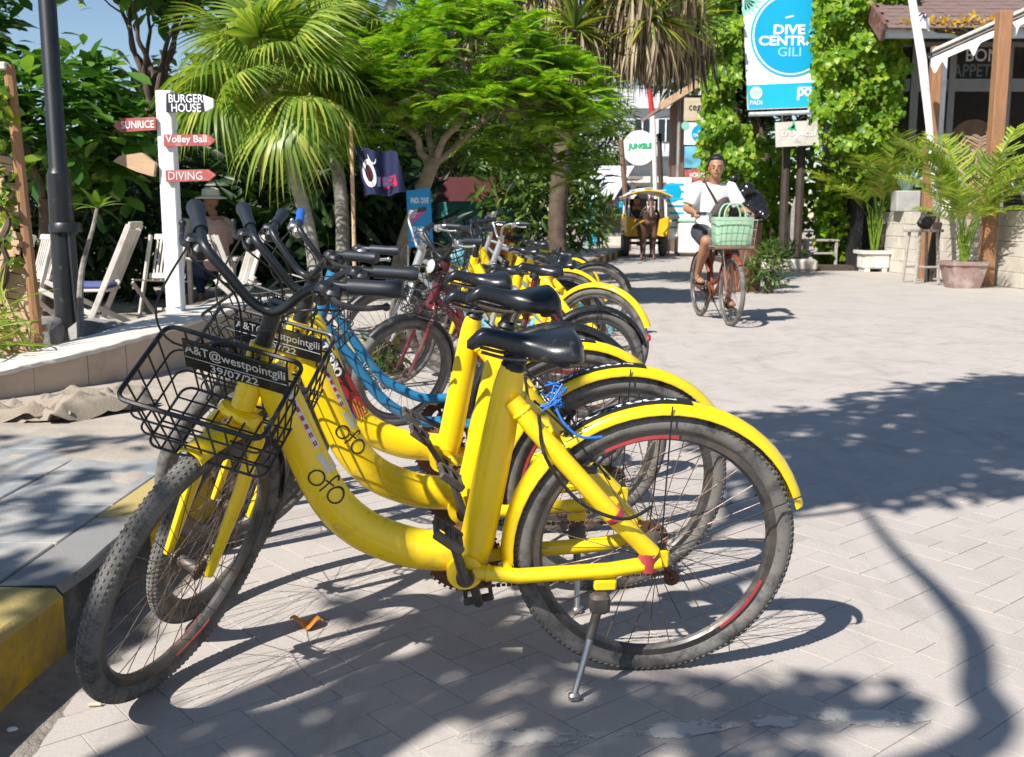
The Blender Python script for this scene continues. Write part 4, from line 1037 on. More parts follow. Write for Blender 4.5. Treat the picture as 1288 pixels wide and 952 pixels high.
def leaf_template(L_=1.0, W=.5, fold=.12, droop=.18, n=4, tip=.7):
    V, F = [], []
    for i in range(n + 1):
        t = i / n; w_ = W / 2 * (math.sin(math.pi * min(t ** tip, 1)) ** .8 if 0 < t < 1 else .03)
        z = -droop * t * t
        V += [(t * L_, -w_, z + fold * w_ * 2), (t * L_, 0, z), (t * L_, w_, z + fold * w_ * 2)]
    for i in range(n):
        a = 3 * i; F += [(a, a + 3, a + 4, a + 1), (a + 1, a + 4, a + 5, a + 2)]
    return np.array(V), np.array(F)
def rand_dirs(n, r=rng):
    v = r.normal(size=(n, 3)); return unit(v)
def blob_points(n, c, rad, shell=.55, r=rng, flat_bottom=0.0):
    d = rand_dirs(n, r); k = shell + (1 - shell) * r.random((n, 1)) ** .6
    p = d * k
    if flat_bottom: p[:, 2] = np.where(p[:, 2] < -flat_bottom, -flat_bottom * r.random(n), p[:, 2])
    return np.array(c) + p * np.array(rad), d
def frond_template(n=12, L_=1.0, W=.42, droop=.25, seg=1):
    """feather leaf: pairs of leaflets along a rib"""
    V, F = [], []
    for i in range(n):
        t = (i + .6) / n; x = t * L_; z = -droop * t * t; w_ = W / 2 * math.sin(math.pi * (t * .86 + .10)) ** .7
        for s in (-1, 1):
            b = len(V); h = L_ / n * .43
            V += [(x - h, 0, z), (x + h, 0, z), (x + h + w_ * .35, s * w_, z - .07 * w_ - .02), (x - h * .4 + w_ * .35, s * w_ * .96, z - .07 * w_ - .02)]
            F.append((b, b + 1, b + 2, b + 3) if s > 0 else (b + 3, b + 2, b + 1, b))
    return np.array(V), np.array(F)
def make_part(name, V, F, m, parent, stuff=True):
    o = bpy.data.objects.new(name, np_mesh(name, V, F)); COL.objects.link(o); o.data.materials.append(m); attach(o, parent, True)
    if stuff: o['kind'] = 'stuff'
    return o
def limb(b, p0, p1, r0, r1, wob=.06, k=5, n=8, rr=random):
    p0, p1 = Vector(p0), Vector(p1); L_ = (p1 - p0).length; pts = [p0]
    for i in range(1, k):
        q = p0.lerp(p1, i / k) + Vector((rr.uniform(-1, 1), rr.uniform(-1, 1), rr.uniform(-.6, .6))) * wob * L_ * .5; pts.append(q)
    pts.append(p1); pts = smooth_path(pts, 3); b.tube(pts, [r0, (r0 * 2 + r1) / 3, (r0 + 2 * r1) / 3, r1], n); return pts
LEAF = leaf_template(); BROAD = leaf_template(1, .52, .10, .22, 4, 1.35); HEART = leaf_template(1, .95, .10, .25, 3, .62); STRAP = leaf_template(1, .07, .3, .25, 5, .5); LONG = leaf_template(1, .20, .2, .35, 4, .6)
FROND = frond_template(16, 1, .46, .38)

def leafy_tree(name, label, base, crown_c, crown_r, nclump, per, size, tmpl, m, bark, trunk_r, forks=6, shell=.5, seed=1, up=.35, spread=.16, flat=0, lean_pts=None, cat='tree', group=None, extra=None):
    r = np.random.default_rng(seed); rr = random.Random(seed)
    t = thing(name, label, cat, base, group=group)
    cl, d = blob_points(nclump, crown_c, crown_r, shell, r, flat)
    if extra: cl = np.concatenate([cl, np.array(extra)]); d = np.concatenate([d, np.tile([[.4, -.6, -.2]], (len(extra), 1))])
    b = MB(); cc = Vector(crown_c); fork = Vector(base).lerp(cc, .62) if lean_pts is None else Vector(lean_pts[-1])
    pts = smooth_path([base] + list(lean_pts or [Vector(base).lerp(cc, .3) + Vector((.08, 0, 0)), fork]), 4)
    b.tube(pts, [trunk_r * 1.2, trunk_r, trunk_r * .85, trunk_r * .75], 12)
    idx = r.choice(len(cl), min(forks * 3, len(cl)), replace=False)
    mains = []
    for k in range(forks):
        e = Vector(cl[idx[k]]); mid = fork.lerp(e, .55); mains.append(mid); limb(b, fork - Vector((0, 0, trunk_r)), mid, trunk_r * .5, trunk_r * .26, .12, rr=rr); limb(b, mid, e, trunk_r * .26, trunk_r * .06, .14, rr=rr)
    for k in idx[forks:]:
        e = Vector(cl[k]); q = min(mains, key=lambda a: (a - e).length); limb(b, q, e, trunk_r * .16, trunk_r * .04, .14, rr=rr, n=6)
    b.build('trunk', bark, t)
    pos = np.repeat(cl, per, 0); n = len(pos); od = np.repeat(d, per, 0)
    ax = rand_dirs(n, r) + od * .5; ax[:, 2] = ax[:, 2] * .45
    ax = unit(ax); pos = pos + ax * r.random((n, 1)) * spread * .6 + r.normal(size=(n, 3)) * spread * .55
    nr = rand_dirs(n, r) * .55 + np.array([0, 0, 1]) * (up + .65)
    V, F = scatter(tmpl[0], tmpl[1], pos, ax, nr, size * (.65 + .7 * r.random(n)))
    make_part('crown', V, F, m, t); return t

# feathery flame tree
FT = Vector(P(560, 120, 12.6))
def flame_tree():
    r = np.random.default_rng(303); rr = random.Random(303); base = Vector((-1.42, 12.6, .15)); t = thing('flame_tree', 'feathery bright green flame tree with smooth pale leaning trunk above the bike row', 'tree', base)
    pads = []
    for k in range(64):                                   # domed tiers of flat leaf pads
        a, q = k * 2.399, math.sqrt((k + .5) / 64); x, y = q * math.cos(a), q * math.sin(a)
        pads.append(((-.62 + 1.72 * x + r.normal() * .08), 12.6 + 1.30 * y, 3.42 - 1.05 * q ** 2.2 + r.normal() * .10))
    for k in range(26):                                   # a lower skirt round the rim
        a = k * 2.399 + .4; pads.append((-.62 + 1.45 * math.cos(a) + r.normal() * .1, 12.6 + 1.1 * math.sin(a), 2.42 + r.normal() * .14))
    pads += [tuple(P(px, py, 12.0)) for px, py in ((735, 118), (750, 135), (690, 150), (655, 165), (610, 170), (470, 165), (520, 150), (560, 140), (400, 120), (425, 140), (440, 100), (480, 110), (600, 100), (640, 120), (420, 170), (715, 165))] + [tuple(P(px, py, 13.0)) for px, py in ((620, 205), (660, 215), (700, 205), (735, 195), (680, 185), (640, 190), (590, 185), (450, 188), (480, 178), (415, 195), (755, 170), (725, 225))]
    b = MB(); fork = Vector((-.93, 12.6, 1.78)); b.tube(smooth_path([base - Vector((0, 0, .1)), (-1.34, 12.6, .62), (-1.13, 12.6, 1.25), fork], 5), [.125, .095, .085, .08], 12)
    for e in ((-1.5, 12.3, 2.45), (-1.05, 12.9, 2.6), (-.45, 12.35, 2.5), (-.1, 12.8, 2.45)):
        e = Vector(e); limb(b, fork - Vector((0, 0, .06)), e, .048, .028, .10, rr=rr)
        for p in pads:
            p = Vector(p)
            if min(((Vector(q) - p).length, q) for q in ((-1.5, 12.3, 2.45), (-1.05, 12.9, 2.6), (-.45, 12.35, 2.5), (-.1, 12.8, 2.45)))[1] == tuple(round(c, 2) for c in e): limb(b, e, p, .020, .007, .10, rr=rr, n=5, k=3)
    b.build('trunk', M['bark_pale'], t)
    P0, AX, NR, SC = [], [], [], []
    for p in pads:
        n = 22
        for i in range(n):
            az = r.random() * 6.283; el = R(r.uniform(-12, 40)); d = np.array([math.cos(az) * math.cos(el), math.sin(az) * math.cos(el), math.sin(el)])
            P0.append(np.array(p) + d * .04 + r.normal(size=3) * np.array([.07, .07, .03])); AX.append(d); NR.append(np.array([0, 0, 1]) + r.normal(size=3) * .18); SC.append(r.uniform(.26, .42))
    V, F = scatter(FROND[0], FROND[1], np.array(P0), np.array(AX), np.array(NR), np.array(SC)); make_part('crown', V, F, M['flame_leaf'], t)
flame_tree()

# sea almond trees on the left
def almond(base, cc, cr, ncl, seed, label, trunk_r=.12, size=.26, group=None):
    r = np.random.default_rng(seed); t = leafy_tree('almond_tree', label, base, cc, cr, ncl, 9, size, BROAD, M['almond_leaf'], M['bark_dark'], trunk_r, 7, .35, seed, .5, .22); return t
almond((-5.35, 11.6, -.02), (-5.0, 11.6, 2.08), (1.12, 1.1, .72), 150, 11, 'broad-leaved almond tree with brown trunk behind the white chairs', .13)
almond((-7.1, 12.4, -.02), (-6.75, 12.2, 2.9), (.95, 1.2, 2.0), 190, 12, 'tall broad-leaved almond tree rising above the woven bamboo screen', .13)
almond((-5.75, 15.2, -.02), (-4.7, 15.0, 4.5), (1.5, 1.2, .55), 110, 13, 'almond tree whose thin dark stems and high crown frame the patch of sky', .10, .30)

# fan palms
def fan_frond_mesh(nb, Rr, seed, span=300):
    r = np.random.default_rng(seed); V, F = [], []
    for i in range(nb):
        a = R(-span / 2 + span * (i + .5) / nb); L_ = Rr * (.82 + .18 * math.cos(a * .5)) * r.uniform(.9, 1.05); w_ = Rr * .017; droop = r.uniform(.6, 1.25)
        d = np.array([math.cos(a), math.sin(a), 0]); s = np.array([-math.sin(a), math.cos(a), 0]); b = len(V); nseg = 5
        for k in range(nseg + 1):
            t = k / nseg; p = d * L_ * t * (1 - .12 * t * t); p[2] = -droop * Rr * max(0, t - .35) ** 1.8 * 1.3 - .10 * abs(math.sin(a)) * t * Rr
            w2 = w_ * (1.3 * min(t * 2.2 + .15, 1) * (1 - max(0, (t - .55) / .45) ** 1.2) + .04)
            V += [p - s * w2, p + s * w2 + np.array([0, 0, w_ * .5])]
        F += [(b + 2 * k, b + 2 * k + 2, b + 2 * k + 3, b + 2 * k + 1) for k in range(nseg)]
    return np.array(V), np.array(F)
FANS = [np_mesh('frond', *fan_frond_mesh(52, .80, 20 + k)) for k in range(3)]
for f_ in FANS: f_.materials.append(M['fan_leaf'])
def fan_palm(label, base, top, nf, seed, trunk_r=.085, scale=1.0, skirt=True):
    rr = random.Random(seed); t = thing('fan_palm', label, 'palm tree', base)
    b = MB(); base, top = Vector(base), Vector(top); pts = smooth_path([base, base.lerp(top, .35) + Vector((.10, 0, 0)), base.lerp(top, .7) + Vector((.06, 0, 0)), top], 6)
    b.tube(pts, [trunk_r * 1.15, trunk_r, trunk_r * .95, trunk_r * 1.0], 12); b.build('trunk', M['bark_grey'], t)
    if skirt:
        r = np.random.default_rng(seed); n = 90; a = r.random(n) * 6.283; pos = np.array(top) + np.stack([np.cos(a) * .10, np.sin(a) * .10, -r.random(n) * .35], 1)
        ax = np.stack([np.cos(a) * .35, np.sin(a) * .35, -np.ones(n)], 1); V, F = scatter(*STRAP, pos, ax, np.stack([np.cos(a), np.sin(a), a * 0], 1), .35 + .3 * r.random(n)); make_part('fibre_skirt', V, F, M['pandan_dry'], t)
    for k in range(nf):
        az = k * 2.399 + rr.uniform(-.2, .2); el = R(84 - 112 * (k / nf) ** .9 + rr.uniform(-8, 8)); L_ = rr.uniform(.55, .85) * scale
        d = Vector((math.cos(az) * math.cos(el), math.sin(az) * math.cos(el), math.sin(el))); e = top + d * L_ + Vector((0, 0, -.10 * L_))
        p = MB(); p.tube(smooth_path([top, top.lerp(e, .5) + Vector((0, 0, .06)), e], 3), [.014, .009], 6); po = p.build('petiole', M['fan_leaf'], t)
        fr = place(FANS[k % 3], 'frond', None, po, False)
        dd = (d + Vector((0, 0, -.25))).normalized(); upv = Vector((0, 0, 1)) - dd * dd.z; upv = upv.normalized() if upv.length > .05 else Vector((0, 1, 0))
        y_ = upv.cross(dd); fr.matrix_parent_inverse = basis(t).inverted() if False else Matrix.Identity(4)
        m_ = Matrix((dd, y_, upv)).transposed().to_4x4(); m_.translation = e
        fr.matrix_parent_inverse = (basis(t) @ po.matrix_parent_inverse @ Matrix.Identity(4)).inverted()
        fr.matrix_parent_inverse = Matrix.Identity(4); fr.matrix_basis = po.matrix_parent_inverse.inverted() @ basis(t).inverted() @ m_
        fr.matrix_parent_inverse = Matrix.Identity(4)
        fr.matrix_basis = fr.matrix_basis @ Matrix.Rotation(rr.uniform(-.7, .7), 4, 'X') @ Matrix.Rotation(rr.uniform(-.35, .35), 4, 'Y'); s_ = scale * rr.uniform(.75, 1.1); fr.scale = (s_, s_, s_)
    return t
fan_palm('fan palm with a grey trunk and wide drooping fronds behind the white signpost', (-2.10, 11.2, -.02), P(338, 112, 11.2), 25, 4, .075, .98)
fan_palm('fan palm with higher fronds next to the flame tree, trunk leaning left', (-2.16, 13.2, .15), P(398, 50, 13.4), 20, 9, .085, .9)

# screw pine: strap-leaf rosettes over long skirts of dead leaves
def screw_pine():
    base = Vector((.78, 16.2, .15)); t = thing('screw_pine', 'screw pine with ringed trunk, yellow-green rosettes and long hanging dead leaves', 'tree', base)
    b = MB(); fork = Vector((.86, 16.2, 2.9)); pts = smooth_path([base, (.70, 16.2, .9), (.76, 16.2, 1.9), fork], 14)
    r_ = [.135 * (1 + .10 * (i % 2)) * (1.15 if i < 4 else 1) for i in range(len(pts))]; b.tube(pts, r_, 12)
    heads = [P(602, 12, 16), P(722, 38, 15.4), P(650, -25, 16.4), P(690, 0, 16.2), P(752, 8, 16.0), P(800, -12, 15.6), P(772, 34, 16.6), P(842, 0, 16.4), P(868, 26, 17.0), P(818, 26, 15.4), P(700, -45, 16), P(770, -48, 16), P(850, -45, 16)]
    for h in heads: limb(b, fork - Vector((0, 0, .2)), h, .09, .05, .10)
    b.build('trunk', M['bark_dark'], t)
    r = np.random.default_rng(31); Vs, Fs = [], []; Vd, Fd = [], []; nv = nd = 0
    for i, h in enumerate(heads):
        n = 84; a = r.random(n) * 6.283; el = R(-25) + r.random(n) * R(105)
        ax = np.stack([np.cos(a) * np.cos(el), np.sin(a) * np.cos(el), np.sin(el)], 1); V, F = scatter(*STRAP, np.array(h) + ax * .03, ax, np.array([0, 0, 1]) + 0 * ax, .55 + .45 * r.random(n)); Vs.append(V); Fs.append(F + nv); nv += len(V)
        n = 200 if i in (3, 4, 5, 6, 7, 8, 9, 11, 12) else 80; a = r.random(n) * 6.283; rad = r.random(n) * .42
        pos = np.array(h) + np.stack([np.cos(a) * rad, np.sin(a) * rad, -r.random(n) * .38 - .02], 1); ax = np.stack([np.cos(a) * .45, np.sin(a) * .45, -1 + 0 * a], 1) + r.normal(size=(n, 3)) * .10
        V, F = scatter(*STRAP, pos, ax, np.stack([np.cos(a), np.sin(a), 0 * a], 1), .32 + .50 * r.random(n)); Vd.append(V); Fd.append(F + nd); nd += len(V)
    make_part('crown', np.concatenate(Vs), np.concatenate(Fs), M['pandan_leaf'], t); make_part('dead_leaves', np.concatenate(Vd), np.concatenate(Fd), M['pandan_dry'], t)
    rt = MB()
    for k in range(6): a = k * 1.05; rt.tube(smooth_path([P(835 + 12 * k, 70, 16.3), P(830 + 14 * k, 98, 16.3), P(822 + 17 * k, 118, 16.3)], 3), [.03, .012], 6)
    rt.build('stilt_root', M['dark_wood'], t)
screw_pine()

# undergrowth
def shrub(name, label, c, rad, n, size, tmpl, m, seed, shell=.15, cat='shrub', stems=6, group=None, up=.3, stem_m='bark_dark'):
    r = np.random.default_rng(seed); rr = random.Random(seed); base = (c[0], c[1], c[2] - rad[2] * .98); t = thing(name, label, cat, base, group=group)
    pos, d = blob_points(n, c, rad, shell, r); ax = rand_dirs(n, r) + d * .7 + np.array([0, 0, .25]); nr = rand_dirs(n, r) * .7 + np.array([0, 0, 1]) * up + np.array([0, -.35, 0])
    V, F = scatter(tmpl[0], tmpl[1], pos, ax, nr, size * (.6 + .8 * r.random(n))); make_part('foliage', V, F, m, t)
    b = MB()
    for k in range(stems): e = pos[r.integers(n)]; limb(b, (base[0] + rr.uniform(-.1, .1), base[1], base[2] - .05), e, .03, .008, .12, rr=rr, n=6)
    b.build('stems', M[stem_m], t); return t
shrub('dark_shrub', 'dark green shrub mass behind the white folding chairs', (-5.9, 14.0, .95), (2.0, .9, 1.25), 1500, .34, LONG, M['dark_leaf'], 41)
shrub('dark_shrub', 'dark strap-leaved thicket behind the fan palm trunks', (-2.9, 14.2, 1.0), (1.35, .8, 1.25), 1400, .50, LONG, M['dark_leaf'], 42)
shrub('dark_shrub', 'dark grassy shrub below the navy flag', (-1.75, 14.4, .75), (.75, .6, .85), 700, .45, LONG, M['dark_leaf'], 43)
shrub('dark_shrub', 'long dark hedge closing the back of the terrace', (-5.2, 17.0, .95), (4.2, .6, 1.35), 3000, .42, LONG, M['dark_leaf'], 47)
shrub('leafy_bush', 'mid-green bush with yellowing leaves behind the flame tree trunk', (.35, 17.4, 1.5), (1.0, .8, 1.2), 800, .30, LONG, M['mid_leaf'], 44)
shrub('leafy_bush', 'green bush at the foot of the ringed trunk', (.95, 18.2, 1.35), (.75, .6, 1.05), 500, .30, LONG, M['mid_leaf'], 45)
shrub('plant_clump', 'leafy plant clump against the far shop front', (3.05, 36, .9), (.5, .5, .95), 300, .35, LONG, M['mid_leaf'], 46)
# trees that close the view behind
BK = [((-13.5, 22, -.02), (-13.2, 22, 4.6), (2.6, 2, 3.4), 'dense dark tree behind the broad-leaved almond trees', 51, 'dark_leaf', 1.0), ((-4.6, 21, -.02), (-4.2, 21, 2.9), (2.6, 1.6, 2.5), 'dark tree behind the first fan palm', 52, 'dark_leaf', 1.0), ((-1.6, 22.5, -.02), (-1.2, 22.5, 3.6), (2.4, 1.5, 2.6), 'mid-green tree behind the flame tree', 53, 'mid_leaf', 1.0),
      ((.3, 26, -.02), (.1, 26, 3.2), (1.4, 1.2, 1.9), 'green tree behind the screw pine trunk', 54, 'mid_leaf', .9), ((6.9, 36, -.02), (6.9, 36, 6.8), (2.5, 1.6, 2.2), 'dark tree above the stacked sign boards', 55, 'dark_leaf', 1.3), ((6.4, 26.0, -.02), (5.9, 26.0, 5.3), (1.5, .8, 1.9), 'dark tree between the sign boards and the vines', 56, 'dark_leaf', .9)]
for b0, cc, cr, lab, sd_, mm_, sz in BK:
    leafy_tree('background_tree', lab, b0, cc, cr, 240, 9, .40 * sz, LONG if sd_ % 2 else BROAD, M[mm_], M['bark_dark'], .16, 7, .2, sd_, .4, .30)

# climbing vines
def vine_wall(label, boxes, n, seed, tx, hang=60, size=.112):
    """leaves over box-shaped masses [(x0,x1,y0,y1,z0,z1)]"""
    r = np.random.default_rng(seed); x0, x1, y0, y1, z0, z1 = boxes[0]
    t = thing('climbing_vine', label, 'vine', ((x0 + x1) / 2, (y0 + y1) / 2, 0))
    vol = np.array([(b[1] - b[0]) * (b[5] - b[4]) for b in boxes]); ch = r.choice(len(boxes), n, p=vol / vol.sum()); B = np.array(boxes)[ch]
    u = r.random((n, 3)); side = r.random(n)
    X = B[:, 0] + (B[:, 1] - B[:, 0]) * u[:, 0]; Z = B[:, 4] + (B[:, 5] - B[:, 4]) * u[:, 2]; dep = (B[:, 3] - B[:, 2])
    Y = B[:, 2] + dep * u[:, 1] ** 2.2
    lump = .16 * np.sin(X * 5.1 + Z * 3.3) + .12 * np.sin(Z * 7.3 - X * 4) + .10 * np.sin(X * 11 + Z * 9); Y = Y + lump
    edge = np.minimum(u[:, 0], 1 - u[:, 0]); X = X + r.normal(size=n) * .05
    pos = np.stack([X, Y, Z], 1); ax = np.stack([r.normal(size=n) * .5, -.35 + r.normal(size=n) * .3, -.75 + r.normal(size=n) * .35], 1); nr = np.stack([r.normal(size=n) * .5 - .15, -1 + r.normal(size=n) * .45, .45 + r.normal(size=n) * .4], 1)
    Vs, Fs = scatter(HEART[0], HEART[1], pos, ax, nr, size * (.55 + .9 * r.random(n)))
    P2 = []
    b = MB()
    for k in range(hang):
        bx = boxes[r.integers(len(boxes))]; x = bx[0] + (bx[1] - bx[0]) * r.random(); y = bx[2] + r.random() * .3; z = bx[4] + r.random() * .3; L_ = .2 + r.random() * .65; m_ = int(L_ / .055)
        b.tube([(x, y, z + .2), (x + .02, y, z - L_)], .006, 4, False)
        for q in range(m_): P2.append((x + r.normal() * .04, y - .03 + r.normal() * .04, z - L_ * q / m_))
    P2 = np.array(P2); n2 = len(P2); V2, F2 = scatter(HEART[0], HEART[1], P2, np.stack([r.normal(size=n2) * .6, -.4 + 0 * P2[:, 0], -.6 + r.normal(size=n2) * .3], 1), np.stack([r.normal(size=n2) * .5, -1 + 0 * P2[:, 0], .4 + 0 * P2[:, 0]], 1), size * (.45 + .6 * r.random(n2)))
    make_part('foliage', np.concatenate([Vs, V2]), np.concatenate([Fs, F2 + len(Vs)]), M['vine_leaf'], t)
    b.build('stems', M['bark_dark'], t); return t
vine_wall('bright green vine column hanging on the street side of the blue and white sign', [(3.81, 4.38, 20.9, 21.5, 2.33, 6.02), (4.12, 4.73, 20.95, 21.5, 1.9, 2.94)], 5200, 61, 'vine_leaf')
vine_wall('thick bright green vine curtain covering the right half of the blue and white sign', [(5.82, 7.5, 20.3, 21.1, 3.87, 6.14), (5.88, 7.38, 20.4, 21.1, 2.94, 4.05), (6.33, 7.31, 20.5, 21.1, 2.39, 3.13)], 12000, 62, 'vine_leaf', 90)
shrub('vine_tangle', 'leafy creeper tangle growing beside the potted palm and bench', (6.78, 22.0, .95), (.40, .35, 1.0), 620, .16, HEART, M['vine_leaf'], 63, .3)
shrub('leafy_bush', 'sunny shrub behind the dark sign posts', (5.75, 23.4, 1.5), (1.2, .5, 1.5), 1300, .17, HEART, M['vine_leaf'], 64, .2)
shrub('low_plant', 'low green strap-leaved plant beside the street behind the cyclist', (5.50, 21.2, .26), (.46, .35, .34), 300, .26, LONG, M['mid_leaf'], 65, .1)
shrub('ivy_plant', 'bright ivy sprays hanging over the woven bamboo screen', (-2.80, 5.5, 1.66), (.24, .16, .12), 300, .06, HEART, M['ivy_leaf'], 66, .1, stems=4)
shrub('ivy_plant', 'ivy trailing down the bamboo screen post', (-2.66, 5.52, 1.15), (.05, .08, .40), 60, .06, HEART, M['ivy_leaf'], 67, .1, stems=2)
shrub('grass_tuft', 'bright grass tuft at the foot of the bamboo screen', (-2.78, 5.33, .52), (.20, .16, .22), 130, .22, STRAP, M['areca_leaf'], 68, .05, stems=2)
shrub('weed_tuft', 'small weed growing at the kerb behind the dusty bike wheel', (-.92, 7.2, .14), (.16, .14, .16), 120, .12, LONG, M['mid_leaf'], 69, .05, stems=2)

# potted feather palms
def feather_frond(L_, n, W, seed, arch=.55):
    r = random.Random(seed); V, F = [], []
    def mid(t): return np.array([L_ * (t - .12 * t ** 3), 0, arch * L_ * (-(t ** 2.2)) * .8])
    m = 14; 
    for i in range(n):
        t = .18 + .82 * (i + .5) / n; p = mid(t); tx = unit(mid(min(t + .02, 1.02)) - mid(t - .02)); ll = W * math.sin(math.pi * (t * .80 + .12)) ** .8 * r.uniform(.85, 1.1)
        for s in (-1, 1):
            d = unit(tx * r.uniform(.55, .95) + np.array([0, s * 1.0, r.uniform(-.15, .55)])); b = len(V); w_ = .0078
            q1 = p + d * ll * .5 + np.array([0, 0, .02]); q2 = p + d * ll + np.array([0, 0, -.16 * ll])
            V += [p - tx * w_, p + tx * w_, q1 - tx * w_ * 1.2, q1 + tx * w_ * 1.2, q2, q2 + tx * .004]; F += [(b, b + 1, b + 3, b + 2), (b + 2, b + 3, b + 5, b + 4)]
    b = len(V); 
    for i in range(m + 1): p = mid(i / m); w_ = .012 * (1 - .8 * i / m); V += [p + np.array([0, -w_, .004]), p + np.array([0, w_, .004])]
    F += [(b + 2 * i, b + 2 * i + 2, b + 2 * i + 3, b + 2 * i + 1) for i in range(m)]
    return np.array(V), np.array(F)
FF = [np_mesh('frond', *feather_frond(1.0, 34, .33, 80 + k, .16 + .12 * k)) for k in range(3)]
for f_ in FF: f_.materials.append(M['areca_leaf'])
FFD = [np_mesh('frond', *feather_frond(1.0, 30, .28, 90 + k, .25 + .15 * k)) for k in range(2)]
for f_ in FFD: f_.materials.append(M['areca_dry'])
def potted_palm(label, base, h0, fr, seed, stem_h):
    rr = random.Random(seed); t = thing('potted_palm', label, 'palm', base); base = Vector(base)
    for k, (az, el, L_, dry) in enumerate(fr):
        az, el = R(az), R(el); s0 = base + Vector((rr.uniform(-.07, .07), rr.uniform(-.07, .07), 0)); e = s0 + Vector((math.cos(az) * .12, math.sin(az) * .12, stem_h * rr.uniform(.75, 1.1)))
        p = MB(); p.tube(smooth_path([s0, s0.lerp(e, .5), e], 3), [.016, .011], 6); p.build('stem', M['areca_leaf'], t)
        f = place((FFD if dry else FF)[k % (2 if dry else 3)], 'frond', None, t, False)
        d = Vector((math.cos(az) * math.cos(el), math.sin(az) * math.cos(el), math.sin(el))); upv = (Vector((0, 0, 1)) - d * d.z).normalized(); y_ = upv.cross(d)
        m_ = Matrix((d, y_, upv)).transposed().to_4x4(); m_.translation = e; f.matrix_basis = basis(t).inverted() @ m_; f.scale = (L_, L_, L_)
    return t
POT1, POT2 = Vector((7.25, 20.9, 0)), Vector((7.02, 16.15, 0))
potted_palm('bushy yellow-green feather palm growing in the white square pot', POT1 + Vector((0, 0, .42)), 0, [(200, 74, 1.9, 0), (160, 62, 1.7, 0), (240, 60, 1.7, 0), (20, 60, 2.3, 0), (350, 55, 1.9, 0), (100, 80, 2.1, 0), (280, 78, 1.9, 0), (185, 42, 1.5, 0), (310, 66, 1.8, 0), (60, 74, 2.2, 0), (215, 34, 1.3, 0), (130, 72, 1.9, 0), (260, 50, 1.5, 0), (330, 76, 2.0, 0), (175, 56, 1.7, 0), (30, 40, 1.5, 0)], 4, .75)
potted_palm('feather palm with purplish dry fronds growing in the pink terracotta pot', POT2 + Vector((0, 0, .40)), 0, [(190, 70, 1.4, 0), (150, 55, 1.3, 0), (240, 52, 1.2, 0), (20, 74, 1.8, 0), (350, 68, 1.7, 0), (100, 80, 1.8, 0), (280, 70, 1.3, 0), (200, 35, 1.0, 0), (330, 32, 1.0, 0), (60, 78, 1.9, 1), (175, 66, 1.7, 0), (260, 35, 1.0, 0), (10, 40, 1.1, 0), (300, 60, 1.3, 0), (220, 64, 1.3, 0), (165, 78, 1.6, 0), (355, 50, 1.4, 0)], 6, .55)

# the tree behind the photographer that shades the street: limbs and leaf clusters
def shade_tree():
    r = np.random.default_rng(77); rr = random.Random(77); base = Vector((-3.9, -2.2, 0)); t = thing('shade_tree', 'spreading leafy street tree whose crown shades the pavers', 'tree', base)
    k = Vector((.642, .806, 0)); b = MB(); fork = Vector((-3.6, -1.9, 2.9)); b.tube(smooth_path([base, (-3.85, -2.1, 1.4), fork], 5), [.20, .16, .14], 12)
    def up_(g, h): return Vector((g[0], g[1], 0)) - k * h + Vector((0, 0, h))
    cl = []
    # clusters given by the ground they shade (x, y, radius, amount, height)
    for gx, gy, rad, dens, h in SHADE: cl.append((up_((gx, gy), h), rad, dens))
    # the bare limb whose shadow crosses the pavers
    lm = [up_(G(*p), h) for p, h in (((1085, 640), 4.75), ((1125, 690), 4.6), ((1180, 745), 4.45), ((1222, 800), 4.3), ((1228, 860), 4.2), ((1205, 950), 4.0))]
    b.tube(smooth_path([fork] + [fork.lerp(lm[-1], .5) + Vector((0, 0, .25))] + lm[::-1], 6), [.11, .075, .055, .045, .04, .03, .022, .016], 10)
    hubs = [fork.lerp(c, .55) for c, _, _ in cl[::4]]
    for h in hubs: limb(b, fork - Vector((0, 0, .1)), h, .07, .035, .08, rr=rr)
    for c, rad, _ in cl: q = min(hubs, key=lambda a: (a - c).length); limb(b, q, c, .022, .008, .10, rr=rr, n=6)
    b.build('trunk', M['bark_dark'], t)
    pos = []; 
    for c, rad, dens in cl:
        n = int(dens * 95 * (rad / .4) ** 2); d = rand_dirs(n, r) * (r.random((n, 1)) ** .5) * np.array([rad, rad, rad * .45]); pos.append(np.array(c) + d)
    pos = np.concatenate(pos); n = len(pos); V, F = scatter(*BROAD, pos, rand_dirs(n, r) * np.array([1, 1, .4]), rand_dirs(n, r) * .6 + np.array([0, 0, 1]), .13 * (.6 + .8 * r.random(n))); make_part('crown', V, F, M['almond_leaf'], t)
SHADE = []
def shade_px(px, py, rad, dens=1.0, h=4.6, z=0): g_ = G(px, py, z); SHADE.append((g_.x - .642 * z, g_.y - .806 * z, rad, dens, h))
_r = random.Random(5)
for px, py, rad in ((1230, 500, .55), (1150, 510, .5), (1280, 520, .55), (1060, 530, .42), (970, 535, .38), (1200, 545, .5), (1110, 560, .45), (1270, 570, .45), (1030, 570, .36), (940, 560, .30), (1180, 590, .38), (1080, 600, .34), (1000, 605, .28), (1130, 618, .25), (1250, 610, .22), (900, 540, .3), (1330, 540, .6), (1340, 490, .6), (1290, 485, .5),
                    (850, 880, .17), (930, 900, .17), (1010, 880, .17), (1080, 870, .12), (760, 900, .17), (690, 930, .18), (830, 940, .15), (980, 945, .15), (1100, 890, .1), (610, 850, .12), (520, 900, .15), (430, 850, .12), (400, 920, .14), (300, 930, .12), (560, 780, .14), (480, 830, .10), (450, 760, .12), (620, 760, .12), (700, 870, .12), (180, 920, .10)):
    shade_px(px, py, rad, 2.3 if py < 700 else 1.3, 4.6 if py < 700 else 4.2)
